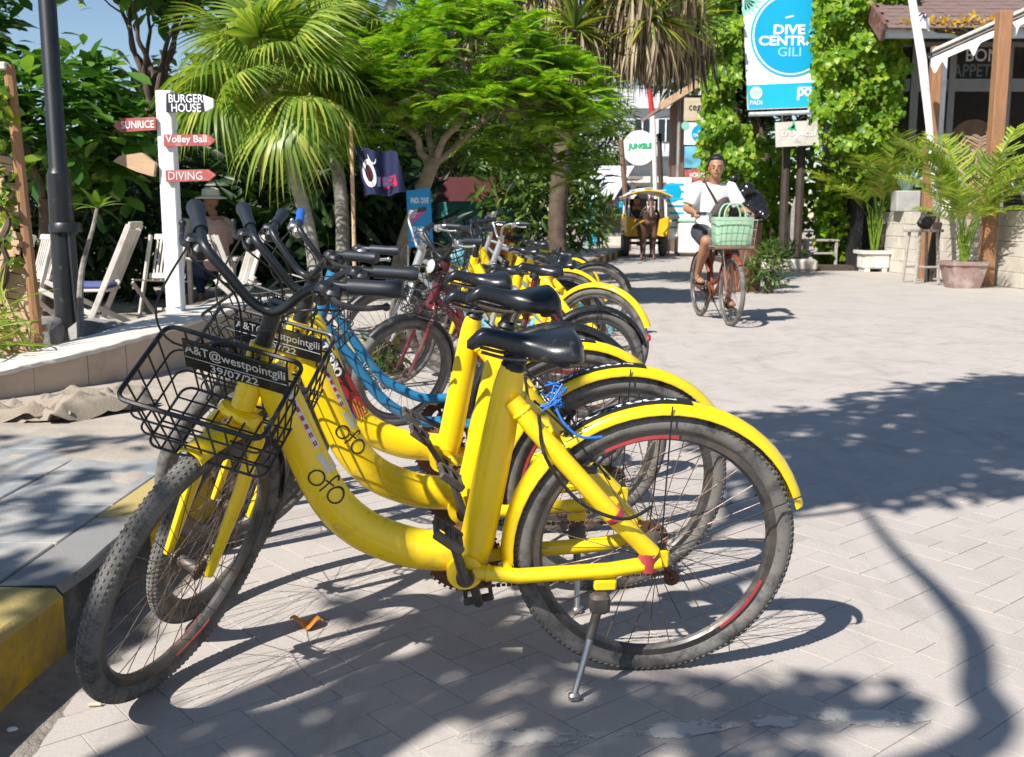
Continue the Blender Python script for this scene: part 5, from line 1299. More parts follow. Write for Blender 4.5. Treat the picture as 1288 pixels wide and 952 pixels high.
for px, py in [(x + _r.uniform(-14, 14), y + _r.uniform(-8, 8)) for y in (540, 565, 590, 618, 646, 674, 702) for x in range(-30, 250, 46)]:
    if _r.random() < .62: shade_px(px, py, _r.uniform(.12, .18), 1.15, 4.4, KH)
shade_tree()
# ------------------------------------------------------------------ left side: signpost, lamp, screen, chairs, flag, stall
def board(name, poly, y, th, m, parent, rz=0, px=None):
    """poly of (x, z) world points extruded towards +y from y"""
    b = MB(); n = len(poly); b.add([(x, y, z) for x, z in poly] + [(x, y + th, z) for x, z in poly], [tuple(range(n)), tuple(range(2 * n - 1, n - 1, -1))] + [((i + 1) % n, i, n + i, n + (i + 1) % n) for i in range(n)])
    return b.build(name, m, parent, smooth=False)
def pxpoly(pts, Y): return [(P(a, b_, Y).x, P(a, b_, Y).z) for a, b_ in pts]
SY = 6.9
sp = thing('signpost', 'white wooden signpost with red and dark arrow boards standing behind the low wall', 'signpost', (-2.27, SY, -.03))
b = MB(); top = P(205, 115, SY); bx = -2.262
b.cbox((bx, SY + .05, .93), (.102, .10, 1.95), .006); b.build('post', M['white_paint'], sp)
for poly, m_, txt, tm, (cx_, cz_), hh, ww, tl in (
        ([(209, 117), (255, 119), (258, 140), (209, 141)], 'navy_sign', 'BURGER\nHOUSE', 'lettering_white', (234, 129.5), 21, 42, 0),
        ([(142, 158), (153, 149), (195, 147), (196, 163), (152, 166)], 'red_sign', 'SUNRICE', 'lettering_white', (173, 156.5), 9, 40, .03),
        ([(206, 169), (262, 169), (271, 176), (263, 183), (206, 184)], 'red_sign', 'Volley Ball', 'lettering_white', (234, 176), 11, 50, 0),
        ([(208, 214), (262, 213), (271, 220), (263, 227), (209, 229)], 'red_sign', 'DIVING', 'lettering_grey', (233, 221), 10, 42, 0)):
    o = board('arrow_board', pxpoly(poly, SY - .03), SY - .03, .026, M[m_], sp); c = P(cx_, cz_, SY - .033); k = SY / FPX
    text_mb(txt, hh * k, facing(c, (0, -1, 0)) @ Matrix.Rotation(tl, 4, 'Z'), ww * k).build('lettering', M[tm], o, smooth=False)
    o['label'] = {'BURGER\nHOUSE': 'dark board lettered in white at the top', 'SUNRICE': 'red arrow pointing left', 'Volley Ball': 'red arrow pointing right, upper', 'DIVING': 'faded red arrow pointing right, lowest'}[txt]
o = board('arrow_board', pxpoly([(255, 119), (268, 124), (268, 135), (258, 140)], SY - .03), SY - .03, .026, M['white_paint'], sp); o['label'] = 'white tip of the dark board'
o = board('arrow_board', pxpoly([(142, 203), (150, 196), (178, 192), (195, 205), (193, 222), (172, 216)], SY - .04), SY - .04, .05, M['bare_wood'], sp); o['label'] = 'bare wood arrow pointing left'

lp = thing('street_lamp', 'tall black lamp post on rough grey stone base beside the bamboo screen', 'street lamp', (-2.82, 6.55, 0))
b = MB(); b.tube([(-2.82, 6.55, .40), (-2.82, 6.55, 1.36)], [.080, .070], 16); b.tube([(-2.82, 6.55, 1.36), (-2.82, 6.55, 1.40), (-2.82, 6.55, 5.2)], [.070, .054, .046], 16); b.build('pole', M['black_metal'], lp)
b = MB(); b.lathe([(.0, 0), (.098, 0), (.098, .045), (.088, .06), (0, .06)], 16, (-2.80, 6.55, 1.0)); b.tube([(-2.75, 6.50, 1.02), (-2.73, 6.49, .40)], .022, 8); b.build('collar', M['black_metal'], lp)
b = MB(); b.lathe([(0, 0), (.05, .02), (.14, .08), (.16, .30), (.06, .42), (0, .44)], 12, (-2.82, 6.55, 5.15)); b.build('lantern_head', M['black_metal'], lp)
def rock(name, c, s, m, parent, seed):
    r = random.Random(seed); b = MB(); b.ball((0, 0, 0), 1, 14, 9); V = []
    for v in b.v:
        k = 1 / max(abs(v[0]), abs(v[1]), abs(v[2]), .62) * .80; n_ = 1 + .10 * math.sin(v[0] * 5 + seed) + .08 * math.sin(v[1] * 7 + v[2] * 6 + seed); V.append((c[0] + v[0] * k * s[0] * n_, c[1] + v[1] * k * s[1] * n_, c[2] + v[2] * k * s[2] * n_))
    b.v = V; return b.build(name, m, parent, ang=50)
rock('stone_block', (-2.93, 6.42, .34), (.16, .16, .155), M['stone_grey'], lp, 1); rock('stone_block', (-2.62, 6.47, .33), (.19, .17, .15), M['stone_grey'], lp, 2); rock('stone_block', (-2.80, 6.62, .2), (.3, .2, .26), M['stone_grey'], lp, 3)

# woven bamboo screen
scn = thing('bamboo_screen', 'woven brown bamboo screen panel with wooden post at the pavement edge', 'screen', (-2.9, 5.55, 0))
b = MB(); b.box((-2.96, 5.605, .72), (.56, .02, 1.44)); b.build('backing', M['dark_wood'], scn, smooth=False)
sm = MB(); sm.cbox((0, 0, 0), (.135, .008, .038), .003); smm = sm.mesh('slat', smooth=False); smm.materials.append(M['bamboo_weave'])
rr2 = random.Random(9); z_px = lambda z: 271.6 - (z - 1.1) * 1300 / 5.585
for zc in range(38):
    for xc in range(6):
        x = -3.06 + xc * .120 + (zc % 4) * .030; z = .06 + zc * .036
        if x > P(11 + (z_px(z) - 82) * .106, 200, 5.585).x - .055: continue
        o = bpy.data.objects.new('slat', smm); COL.objects.link(o); attach(o, scn, True); o.location = (x, 5.585 - .006 * ((xc + zc) % 2), z); o.rotation_euler = (rr2.uniform(-.08, .08), (.20 if xc % 2 else -.20) + rr2.uniform(-.03, .03), rr2.uniform(-.06, .06))
b = MB(); t0, t1 = P(11, 82, 5.54), P(46, 412, 5.54); b.tube([t1 - Vector((0, 0, .45)), t1, t0], .030, 8); b.build('post', M['orange_wood'], scn)
b = MB(); q = P(0, 84, 5.54); b.cbox((q.x - .28, 5.52, q.z), (.66, .06, .04), .005); b.build('top_rail', M['pale_wood'], scn)

# frangipani in front of the lamp
fp = thing('frangipani', 'young frangipani with bare grey stem and a few light green leaves by the lamp post', 'plant', P(100, 405, 6.3))
b = MB(); pts = [P(101, 405, 6.3) - Vector((0, 0, .35)), P(101, 400, 6.3), P(103, 340, 6.3), P(116, 290, 6.3), P(122, 262, 6.3)]; b.tube(smooth_path(pts, 4), [.03, .024, .018, .013, .010], 8); b.build('stem', M['bark_grey'], fp)
r3 = random.Random(3)
lm_ = np_mesh('leaf', *leaf_template(1, .26, .12, .25, 5, .8)); lm_.materials.append(M['ivy_leaf'])
for k in range(8):
    o = place(lm_, 'leaf', None, fp, False); az = k * .79 + .3; el = R(r3.uniform(10, 60)); d = Vector((math.cos(az) * math.cos(el), math.sin(az) * math.cos(el), math.sin(el))); u_ = (Vector((0, 0, 1)) - d * d.z).normalized(); m_ = Matrix((d, u_.cross(d), u_)).transposed().to_4x4(); m_.translation = pts[-1]
    o.matrix_basis = basis(fp).inverted() @ m_; s_ = r3.uniform(.14, .2); o.scale = (s_, s_, s_)

# chairs: folding slatted chairs on the sandy terrace
def folding_chair(label, loc, rz, s=1.0, tilt=14):
    t = thing('folding_chair', label, 'chair', loc, (0, 0, rz)); t.scale = (s, s, s); m = M['pale_wood']; W = .44
    # x forward (front of the seat), y across
    for y in (-W / 2, W / 2):
        b = MB(); b.cbox((-.01, y, .44), (.05, .026, 1.02), .005, (0, R(-tilt - 4), 0)); b.build('leg', m, t, False)
        b = MB(); b.cbox((.0, y * .9, .21), (.045, .024, .66), .005, (0, R(46), 0)); b.build('leg', m, t, False)
    for k in range(7): b = MB(); b.cbox((-.16 + k * .062, 0, .43 + k * .006), (.050, W * .95, .016), .004, (0, R(-4), 0)); b.build('seat_slat', m, t, False)
    for k in range(9): y = -W / 2 + .045 + k * (W - .09) / 8; b = MB(); b.cbox((-.170, y, .69), (.012, .024, .42), .003, (0, R(-tilt - 4), 0)); b.build('back_slat', m, t, False)
    for z, dx in ((.49, -.105), (.905, -.24)): b = MB(); b.cbox((dx, 0, z), (.026, W, .06), .006, (0, R(-tilt - 4), 0)); b.build('back_rail', m, t, False)
    b = MB(); b.cbox((-.20, 0, .12), (.024, W, .03), .004); b.build('stretcher', m, t, False); return t
def deck_chair(label, loc, rz):
    t = thing('deck_chair', label, 'chair', loc, (0, 0, rz)); m = M['pale_wood']; W = .56
    for y in (-W / 2, W / 2):
        b = MB(); b.cbox((-.18, y, .56), (.055, .03, 1.06), .006, (0, R(-24), 0)); b.build('leg', m, t, False)
        b = MB(); b.cbox((.16, y * .9, .24), (.05, .028, .95), .006, (0, R(62), 0)); b.build('leg', m, t, False)
    for k in range(6): y = -W / 2 + .05 + k * (W - .10) / 5; b = MB(); b.cbox((-.255, y, .74), (.014, .075, .56), .004, (0, R(-24), 0)); b.build('back_slat', m, t, False)
    b = MB(); b.cbox((-.395, 0, 1.04), (.03, W, .07), .006, (0, R(-24), 0)); b.build('back_rail', m, t, False)
    b = MB(); b.cbox((.10, 0, .40), (.52, W * .96, .03), .008); b.build('seat', m, t, False)
    b = MB(); b.cbox((.10, 0, .44), (.48, W * .9, .05), .02); b.build('cushion', M['cushion_blue'], t, False); return t
deck_chair('weathered deck chair with blue seat cushion beside the lamp post', (-4.20, 10.5, -.03), R(188))
folding_chair('pale slatted folding chair turned towards the signpost', (-3.75, 11.1, -.03), R(255))
folding_chair('pale slatted folding chair half hidden behind the signpost and handlebars', (-3.05, 11.3, -.03), R(20))
folding_chair('pale slatted chair next to the person in the pink checked shirt', (-2.85, 10.9, -.03), R(200))
folding_chair('white slatted chair behind the lamp post', (-5.1, 11.0, -.03), R(230))
tb = thing('side_table', 'pale square wooden table between the folding chairs', 'table', (-3.45, 11.9, -.03))
b = MB(); b.cbox((-3.45, 11.9, .62), (.75, .6, .04), .008); b.build('tabletop', M['pale_wood'], tb)
for sx in (-1, 1):
    for sy in (-1, 1): b = MB(); b.cbox((-3.45 + sx * .32, 11.9 + sy * .24, .29), (.05, .05, .62), .006); b.build('leg', M['pale_wood'], tb)

# navy flag
fg = thing('flag', 'navy flag with white ring and red patch on a bamboo pole', 'flag', (-1.67, 10.8, .15))
b = MB(); b.tube([P(446, 345, 10.8) , P(444, 250, 10.8), P(441, 150, 10.8)], .02, 8); b.build('pole', M['bare_wood'], fg)
FQ = [P(447, 185, 10.75), P(500, 192, 10.75), P(511, 243, 10.75), P(458, 247, 10.75)]
def ffn(u, v, e=0):
    p = (FQ[0].lerp(FQ[1], u)).lerp(FQ[3].lerp(FQ[2], u), v); return Vector((p.x, p.y + .05 * math.sin(u * 11 + v * 2) - e, p.z + .015 * math.sin(u * 9)))
b = MB(); b.grid(lambda u, v: ffn(u, v), 24, 12); fo = b.build('cloth', M['flag_navy'], fg)
b = MB()
for k in range(24):
    a0, a1 = k / 24 * 6.283, (k + 1) / 24 * 6.283; q = lambda a, r_: ffn(.22 + r_ * .17 * math.cos(a), .55 + r_ * .30 * math.sin(a), .004); i_ = len(b.v); b.add([q(a0, .62), q(a1, .62), q(a1, 1), q(a0, 1)], [(0, 1, 2, 3)])
b.build('emblem', M['cloth_white'], fo)
b = MB(); b.grid(lambda u, v: ffn(.17 + u * .10, .40 + v * .30, .005), 4, 4); b.build('emblem', M['tarp_maroon'], fo)
b = MB(); b.grid(lambda u, v: ffn(.50 + u * .34, .58 + v * .26, .004), 6, 3); b.build('emblem', M['flag_red'], fo)
c = ffn(.67, .71, .012); text_mb('157', .10, facing((c.x, c.y - .05, c.z), (0, -1, 0)), .26).build('lettering', M['cloth_navy'], fo, smooth=False)
b = MB(); b.tube([ffn(.36 + .10 * math.cos(a), .12 + .2 * math.sin(a), .006) for a in np.linspace(.3, 3.0, 10)], [.002, .012, .002], 5); b.build('emblem', M['cloth_white'], fo)

# blue standing banner
bn = thing('banner', 'bright blue upright advertising banner behind the flame tree trunk', 'banner', (-1.1, 12.0, .15))
q = pxpoly([(511, 240), (541, 236), (545, 310), (514, 311)], 12.0); o = board('panel', q, 12.0, .02, M['banner_blue'], bn)
for cy_, t_, h_, w_ in ((252, 'PADI  DIVE', 7, 22), (290, 'PADI', 10, 16), (302, 'ocean sports', 5, 22)): text_mb(t_, h_ * 12.0 / FPX, facing(P(528, cy_, 11.996), (0, -1, 0)), w_ * 12.0 / FPX).build('lettering', M['lettering_white'], o, smooth=False)
board('picture', pxpoly([(516, 262), (536, 266), (518, 282)], 11.99), 11.990, .004, M['plastic_pink'], o)
for px in (513, 543): b = MB(); b.tube([P(px, 308, 12.03), P(px, 345, 12.03)], .015, 6); b.build('leg', M['steel'], bn)

# little stall under a maroon awning
sl = thing('market_stall', 'small stall with teal counter under a maroon awning', 'stall', (-.98, 18.6, .15))
b = MB(); b.box((-.75, 18.6, .80), (1.6, .8, 1.3)); b.build('counter', M['counter_teal'], sl, smooth=False)
b = MB(); q = [P(548, 228, 18.1), P(618, 226, 18.1), P(618, 256, 17.9), P(546, 254, 17.9)]; b.prism([(0, 0), (1.2, 0), (1.2, .42), (0, .42)], .05, facing(q[3], (0, -1, .25))); b.build('awning', M['tarp_maroon'], sl, smooth=False)
for px in (548, 612): b = MB(); p_ = P(px, 255, 18.15); b.tube([(p_.x, 18.15, .15), (p_.x, 18.15, p_.z + .2)], .04, 8); b.build('post', M['dark_wood'], sl)
b = MB(); b.box((-.75, 19.1, .95), (2.0, .1, 1.5)); b.build('back_wall', M['dark_interior'], sl, smooth=False)
bk = thing('white_bucket', 'white plastic bucket standing in front of the teal stall', 'bucket', P(582, 352, 17.0)); b = MB(); p_ = P(582, 345, 17); b.lathe([(0, 0), (.10, 0), (.13, .30), (.138, .30), (.138, .32), (.12, .32), (.0, .28)], 18, (p_.x, 17, .15)); b.build('body', M['white_paint'], bk)
b = MB(); p_ = P(548, 318, 15.2); b.cbox((p_.x, 15.2, .33), (.55, .4, .36), .02); props(b.build('crate', M['concrete']), 'pale crate beside the blue banner', 'crate')
tp = heap('orange_tarpaulin', (-.12, 13.4, .42), .26, .2, .5, 17, 'folded orange tarpaulin lying among the crowded bikes', M['tarp_orange'], 'tarpaulin')
tp.location.z = 0
# ------------------------------------------------------------------ vine-hung sign
D('lettering_cyan', (.25, .62, .80), .5, var=.04)
vs = thing('shop_sign', 'big blue and white dive shop sign panel half covered by vines', 'sign', (5.3, 20.95, 0))
SYY = 20.9; k_ = SYY / FPX
def sq(pts, Y): return pxpoly(pts, Y)
o = board('panel', sq([(933, -30), (1075, -30), (1075, 133), (941, 138)], SYY), SYY, .08, M['sign_white'], vs)
def disc(c, r, Y, m, parent, name, n=48, y_e=.0):
    q = P(c[0], c[1], Y); rr = r * Y / FPX; b = MB(); b.lathe([(0, 0), (rr, 0), (rr, .003), (0, .003)], n, (q.x, Y - y_e, q.z), RX90); return b.build(name, m, parent, smooth=False)
disc((996, 43), 50, SYY - .006, M['cyan_bright'], o, 'ring'); disc((996, 43), 47.5, SYY - .011, M['sign_white'], o, 'ring'); disc((996, 43), 45.5, SYY - .016, M['cyan_sign'], o, 'disc')
board('band', sq([(939.5, 107), (1074, 101), (1074, 132), (941.5, 137)], SYY - .006), SYY - .006, .003, M['cyan_bright'], o)
text_mb('DIVE', 11.5 * k_, facing(P(993, 37, SYY - .024), (0, -1, .0)), 38 * k_).build('lettering', M['lettering_white'], o, smooth=False)
text_mb('CENTRAL', 11.5 * k_, facing(P(995, 51, SYY - .024), (0, -1, .0)), 78 * k_).build('lettering', M['lettering_white'], o, smooth=False)
text_mb('GILI', 11 * k_, facing(P(993, 65, SYY - .024), (0, -1, 0)), 28 * k_).build('lettering', M['lettering_cyan'], o, smooth=False)
disc((951, 117), 7.5, SYY - .012, M['sign_white'], o, 'emblem'); disc((951, 117), 5.5, SYY - .015, M['mint'], o, 'emblem')
text_mb('PADI', 5 * k_, facing(P(951, 129, SYY - .014), (0, -1, 0)), 15 * k_).build('lettering', M['lettering_white'], o, smooth=False)
text_mb('po', 15 * k_, facing(P(1012, 118, SYY - .014), (0, -1, 0)), 18 * k_).build('lettering', M['lettering_white'], o, smooth=False)
b = MB(); q0, q1 = P(1004, 110, SYY - .016), P(1022, 109, SYY - .016); b.box(((q0.x + q1.x) / 2, SYY - .014, q0.z), (.26, .003, .025)); b.build('lettering', M['lettering_white'], o, smooth=False)
for a_ in range(5):
    q = P(935, 0, SYY); ang = R(-10 - a_ * 20); b = MB(); e = Vector((math.cos(ang), 0, math.sin(ang)))
    d2 = Vector((-math.sin(ang), 0, math.cos(ang))); L_ = .36; c0 = Vector((q.x + .02, SYY - .006, q.z + .02)); b.add([c0, c0 + e * L_ * .5 - d2 * .05, c0 + e * L_, c0 + e * L_ * .5 + d2 * .05], [(0, 1, 2, 3)]); b.build('printed_leaf', M['mint_leaf'], o, smooth=False)
b = MB(); q0 = P(990, 21, SYY - .02); b.cbox((q0.x + .05, SYY - .019, q0.z), (.16, .003, .03), .001, (0, R(-14), 0)); b.build('emblem', M['sign_white'], o, smooth=False)
b = MB(); q0, q1 = P(942, 144, SYY), P(1080, 139, SYY); b.tube([q0, q1], .045, 8); b.build('bracket', M['gutter'], vs)
for px in (991, 1010):
    b = MB(); q = P(px, 145, SYY + .2); b.tube([(q.x, SYY + .2, -.02), (q.x, SYY + .2, q.z + 2.2)], .085, 8); b.build('post', M['dark_wood'], vs)
ss_ = thing('hanging_sign', 'small whitewashed wooden sign with a green leaf hanging under the dive shop sign', 'sign', P(1003, 168, 20.7)); o = board('panel', sq([(975, 154), (1028, 151), (1031, 182), (976, 185)], 20.7), 20.7, .03, M['pale_wood'], ss_)
b = MB(); 
for px in (984, 1020): q = P(px, 143, 20.8); b.tube([q, P(px, 154, 20.71)], .008, 5)
b.build('chain_link', M['steel'], ss_)
for k in range(4):
    q = P(990 + k * 4, 162 + (k % 2) * 3, 20.69); ang = R(20 + k * 35); e = Vector((math.cos(ang), 0, math.sin(ang))); d2 = Vector((-e.z, 0, e.x)); b = MB(); b.add([q, q + e * .09 - d2 * .03, q + e * .16, q + e * .09 + d2 * .03], [(0, 1, 2, 3)]); b.build('printed_leaf', M['green_letter'], o, smooth=False)
text_mb('tropical', 10 * k_, facing(P(1004, 168, 20.69), (0, -1, 0)), 42 * k_).build('lettering', M['lettering_white'], o, smooth=False); text_mb('SPA', 4 * k_, facing(P(1003, 177, 20.69), (0, -1, 0)), 10 * k_).build('lettering', M['lettering_grey'], o, smooth=False)

# ------------------------------------------------------------------ restaurant on the right
rs = thing('restaurant', 'open-fronted restaurant with shingled roof, dark interior and wooden posts', 'building', (9.5, 21.5, 0))
FY = 21.2
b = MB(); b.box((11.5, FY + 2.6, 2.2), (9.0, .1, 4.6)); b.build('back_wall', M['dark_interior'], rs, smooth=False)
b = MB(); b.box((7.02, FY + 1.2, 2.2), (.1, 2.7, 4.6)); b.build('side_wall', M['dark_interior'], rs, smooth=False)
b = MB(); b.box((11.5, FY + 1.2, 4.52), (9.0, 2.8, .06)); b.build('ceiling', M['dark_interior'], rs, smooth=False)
def fx(px, Y=FY): return P(px, 200, Y).x
def fz(py, Y=FY): return P(1200, py, Y).z
for px0, px1 in ((1139, 1149), (1186, 1194), (1258, 1264), (1330, 1338)): b = MB(); b.box(((fx(px0) + fx(px1)) / 2, FY, fz(140)), (fx(px1) - fx(px0), .12, 4.4)); b.build('mullion', M['grey_frame'], rs, smooth=False)
for py in (103, 108): pass
b = MB(); b.box((fx(1240), FY + .02, fz(107)), (4.6, .10, .24)); b.build('transom', M['grey_frame'], rs, smooth=False)
b = MB(); b.box((fx(1240), FY + .02, fz(52)), (4.6, .10, .2)); b.build('transom', M['grey_frame'], rs, smooth=False)
b = MB(); b.box((fx(1145) + .6, FY + .02, fz(190)), (1.2, .10, .12)); b.build('transom', M['pale_wood'], rs, smooth=False)
b = MB(); b.box((fx(1224), FY + .10, fz(80)), (fx(1256) - fx(1195), .04, fz(58) - fz(101))); nb = b.build('name_board', M['dark_interior'], rs, smooth=False)
text_mb('BON', 15 * FY / FPX, facing((fx(1229), FY + .07, fz(68.5)), (0, -1, 0)), 40 * FY / FPX).build('lettering', M['lettering_grey'], nb, smooth=False)
D('lettering_dim', (.10, .13, .14), .6, var=.1)
text_mb('APPETIT', 15 * FY / FPX, facing((fx(1224), FY + .07, fz(88)), (0, -1, 0)), 60 * FY / FPX).build('lettering', M['lettering_dim'], nb, smooth=False)
b = MB(); q = P(1222, 182, FY + .3); b.lathe([(0, 0), (.50, 0), (.50, .05), (0, .05)], 32, q, RX90); b.build('wall_disc', M['brown_wood'], rs, smooth=False)
# roof
E0, E1 = P(1122, 42, 19.6), P(1122, 42, 19.6); ez = P(1220, 42, 19.6).z
b = MB(); b.box((11.0, 19.62, ez), (8.4, .10, .16)); b.build('gutter', M['gutter'], rs, smooth=False)
SLP = R(33); rz0 = ez + .10
b = MB(); ux, uy = Vector((1, 0, 0)), Vector((0, math.cos(SLP), math.sin(SLP)))
r0 = Vector((6.75, 19.5, rz0 - .03)); b.add([r0, r0 + ux * 8.6, r0 + ux * 8.6 + uy * 5, r0 + uy * 5], [(0, 1, 2, 3)]); rf = b.build('roof', M['shingle'], rs, smooth=False)
sh = MB(); sh.cbox((0, 0, 0), (.27, .26, .022), .006); shm = sh.mesh('shingle', smooth=False); shm.materials.append(M['shingle'])
rr3 = random.Random(4)
for row in range(13):
    for c_ in range(14):
        o = bpy.data.objects.new('shingle', shm); COL.objects.link(o); attach(o, rf, True); q = r0 + ux * (.14 + c_ * .278 + (row % 2) * .139) + uy * (.06 + row * .17); o.location = q + Vector((0, -.01, .030 + rr3.uniform(-.004, .004))); o.rotation_euler = (SLP - .07, rr3.uniform(-.012, .012), rr3.uniform(-.02, .02))
b = MB(); b.cbox((6.72, 19.5 + 1.9, rz0 + 1.25 - .08), (.07, 4.7, .34), .01, (SLP, 0, 0)); b.build('fascia', M['fascia_red'], rs, smooth=False)
for k, (px0, py0, py1, w_) in enumerate(((1178, 70, 250, .17),)):
    b = MB(); q0 = P(px0, py0, 18.4); b.cbox((q0.x, 18.4, (q0.z) / 2 + .0), (w_, .16, q0.z + .3), .01); b.build('post', M['orange_wood'], rs)
b = MB(); q0 = P(1188, 70, 18.6); b.cbox((q0.x + .03, 18.7, q0.z / 2), (.11, .10, q0.z + .3), .01); b.build('post', M['white_paint'], rs)
b = MB(); q0 = P(1264, 60, 16.4); b.cbox((q0.x, 16.5, q0.z / 2 + .25), (.20, .2, q0.z + .6), .012); b.build('post', M['orange_wood'], rs)
b = MB(); q0, q1 = P(1168, 73, 17.2), P(1300, 14, 16.6); b.tube([q0, q1], .075, 4); b.build('awning_bar', M['roof_tin'], rs, smooth=False)
b = MB(); b.tube([q0 + Vector((0, -.08, .09)), q1 + Vector((0, -.08, .09))], .03, 6); b.build('awning_edge', M['pale_wood'], rs)
b = MB(); 
def tfn(u, v): p = q0.lerp(q1, u); return Vector((p.x, p.y - .10 + .03 * math.sin(u * 30), p.z - .02 - v * (.10 + .16 * max(0, math.sin(u * 17 + .6)) ** 4)))
b.grid(tfn, 60, 4); b.build('torn_canvas', M['cloth_white'], rs)
shrub('roof_weeds', 'yellow flowering weeds growing along the roof gutter of the restaurant', (8.2, 19.55, ez + .16), (1.3, .12, .15), 260, .09, LEAF, M['flower_yellow'], 71, .05, stems=10)
# leaning white pole with a scrap of flag
fl = thing('flagpole', 'leaning white painted pole with a torn white flag in front of the restaurant', 'flagpole', (6.9, 16.9, 0))
b = MB(); b.tube([P(1178, 268, 16.9), P(1172, 190, 16.9), P(1160, 75, 16.9), P(1143, -25, 16.9)], [.05, .05, .075, .06], 8); b.build('pole', M['white_paint'], fl)
b = MB(); p0 = P(1150, 12, 16.85); b.grid(lambda u, v: Vector((p0.x + u * .26 + .02 * v, p0.y + .05 * math.sin(u * 8), p0.z - v * .25 - u * .12 + .05 * u * v)), 8, 6); b.build('cloth', M['cloth_white'], fl)
b = MB(); p0 = P(1156, 20, 16.80); b.tube(smooth_path([p0, p0 + Vector((.05, -.02, .04)), p0 + Vector((.08, -.02, -.03)), p0 + Vector((.12, -.02, 0))], 4), .016, 6); b.build('emblem', M['cloth_navy'], fl)
# low wall of limestone blocks
lw = thing('block_wall', 'low wall of pale limestone blocks in front of the restaurant', 'wall', (7.8, 18, 0))
wa, wb_ = Vector((7.62, 21.2, 0)), Vector((8.05, 13.6, 0)); dirw = (wb_ - wa); Lw = dirw.length; dirw.normalize(); nx = 17; bl = Lw / nx
bmm = MB(); bmm.cbox((0, 0, 0), (bl - .006, .26, .232), .006); bmm = bmm.mesh('block', smooth=False); bmm.materials.append(M['limestone'])
azw = math.atan2(dirw.y, dirw.x)
for row in range(5):
    for c_ in range(nx):
        o = bpy.data.objects.new('block', bmm); COL.objects.link(o); attach(o, lw, True); q = wa + dirw * (bl * (c_ + .5 + (.5 if row % 2 else 0))); o.location = (q.x + rr3.uniform(-.006, .006), q.y, .118 + row * .236); o.rotation_euler = (0, 0, azw + rr3.uniform(-.01, .01))
b = MB(); b.cbox(((wa.x + wb_.x) / 2 + .04, (wa.y + wb_.y) / 2, .57), (.14, Lw, 1.14), .01, (0, 0, azw + math.pi / 2)); b.build('mortar', M['concrete'], lw, smooth=False)
b = MB(); b.cbox((7.9, 21.32, .58), (.9, .2, 1.18), .02); b.build('end_block', M['limestone'], lw, smooth=False)
# things on the wall
cp = thing('cactus_pot', 'square grey pot with cactus standing on the limestone wall', 'plant pot', (7.62, 20.3, 1.18)); b = MB(); b.cbox((7.62, 20.3, 1.38), (.46, .34, .40), .02); b.build('pot', M['lantern_stone'], cp)
r4 = random.Random(8)
for k in range(9): b = MB(); a = k * .7; b.tube(smooth_path([(7.62, 20.3, 1.52), (7.62 + .13 * math.cos(a), 20.3 + .08 * math.sin(a), 1.75), (7.62 + .24 * math.cos(a), 20.3 + .14 * math.sin(a), 1.80 + r4.uniform(.05, .25))], 3), [.05, .05, .012], 6); b.build('cactus_stem', M['cactus'], cp)
ln = thing('stone_lantern', 'white stone lantern house with grey pyramid roof on the limestone wall', 'lantern', (7.70, 18.9, 1.18)); b = MB(); b.cbox((7.70, 18.9, 1.40), (.44, .40, .44), .015); b.build('body', M['white_paint'], ln)
b = MB(); b.box((7.70, 18.9, 1.69), (.66, .60, .14)); b.box((7.70, 18.9, 1.86), (.62, .56, .22), None, .2); b.build('roof', M['lantern_stone'], ln, smooth=False)
for dx in (-.1, .06): b = MB(); b.box((7.70 + dx, 18.697, 1.44), (.05, .012, .10)); b.build('opening', M['dark_interior'], ln, smooth=False)
b = MB(); b.tube(smooth_path([(7.9, 17.3, 1.18), (7.9, 17.2, 1.45), (8.0, 17.0, 1.6), (8.2, 16.9, 1.5), (8.3, 16.9, 1.3)], 4), .05, 8); props(b.build('driftwood', M['grey_wood']), 'curved grey driftwood branch lying on top of the limestone wall', 'driftwood')
# stool with a black bag
def stool(label, loc, rz, h, w, m):
    t = thing('stool', label, 'stool', loc, (0, 0, rz)); b = MB(); b.cbox((0, 0, h - .02), (w * 1.25, w, .045), .008); b.build('seat', m, t, False)
    for sx in (-1, 1):
        for sy in (-1, 1): b = MB(); b.tube([(sx * w * .42, sy * w * .34, h - .04), (sx * w * .56, sy * w * .42, 0)], .028, 6); b.build('leg', m, t, False)
    for sy in (-1, 1): b = MB(); b.tube([(-w * .5, sy * w * .39, h * .3), (w * .5, sy * w * .39, h * .3)], .018, 6); b.build('rung', m, t, False)
    return t
stool('tall weathered wooden stool in front of the limestone wall', (6.82, 17.3, 0), R(15), .88, .40, M['grey_wood'])
b = MB(); b.cbox((6.86, 17.3, 1.03), (.24, .12, .30), .04, (0, R(28), 0)); props(b.build('black_bag', M['black_plastic']), 'black bag leaning on top of the weathered stool', 'bag')
b = MB(); b.cbox((7.12, 17.6, .5), (.12, .10, 1.0), .01, (0, R(6), 0)); props(b.build('dark_board', M['dark_wood']), 'dark board leaning against the wall behind the stool', 'board')
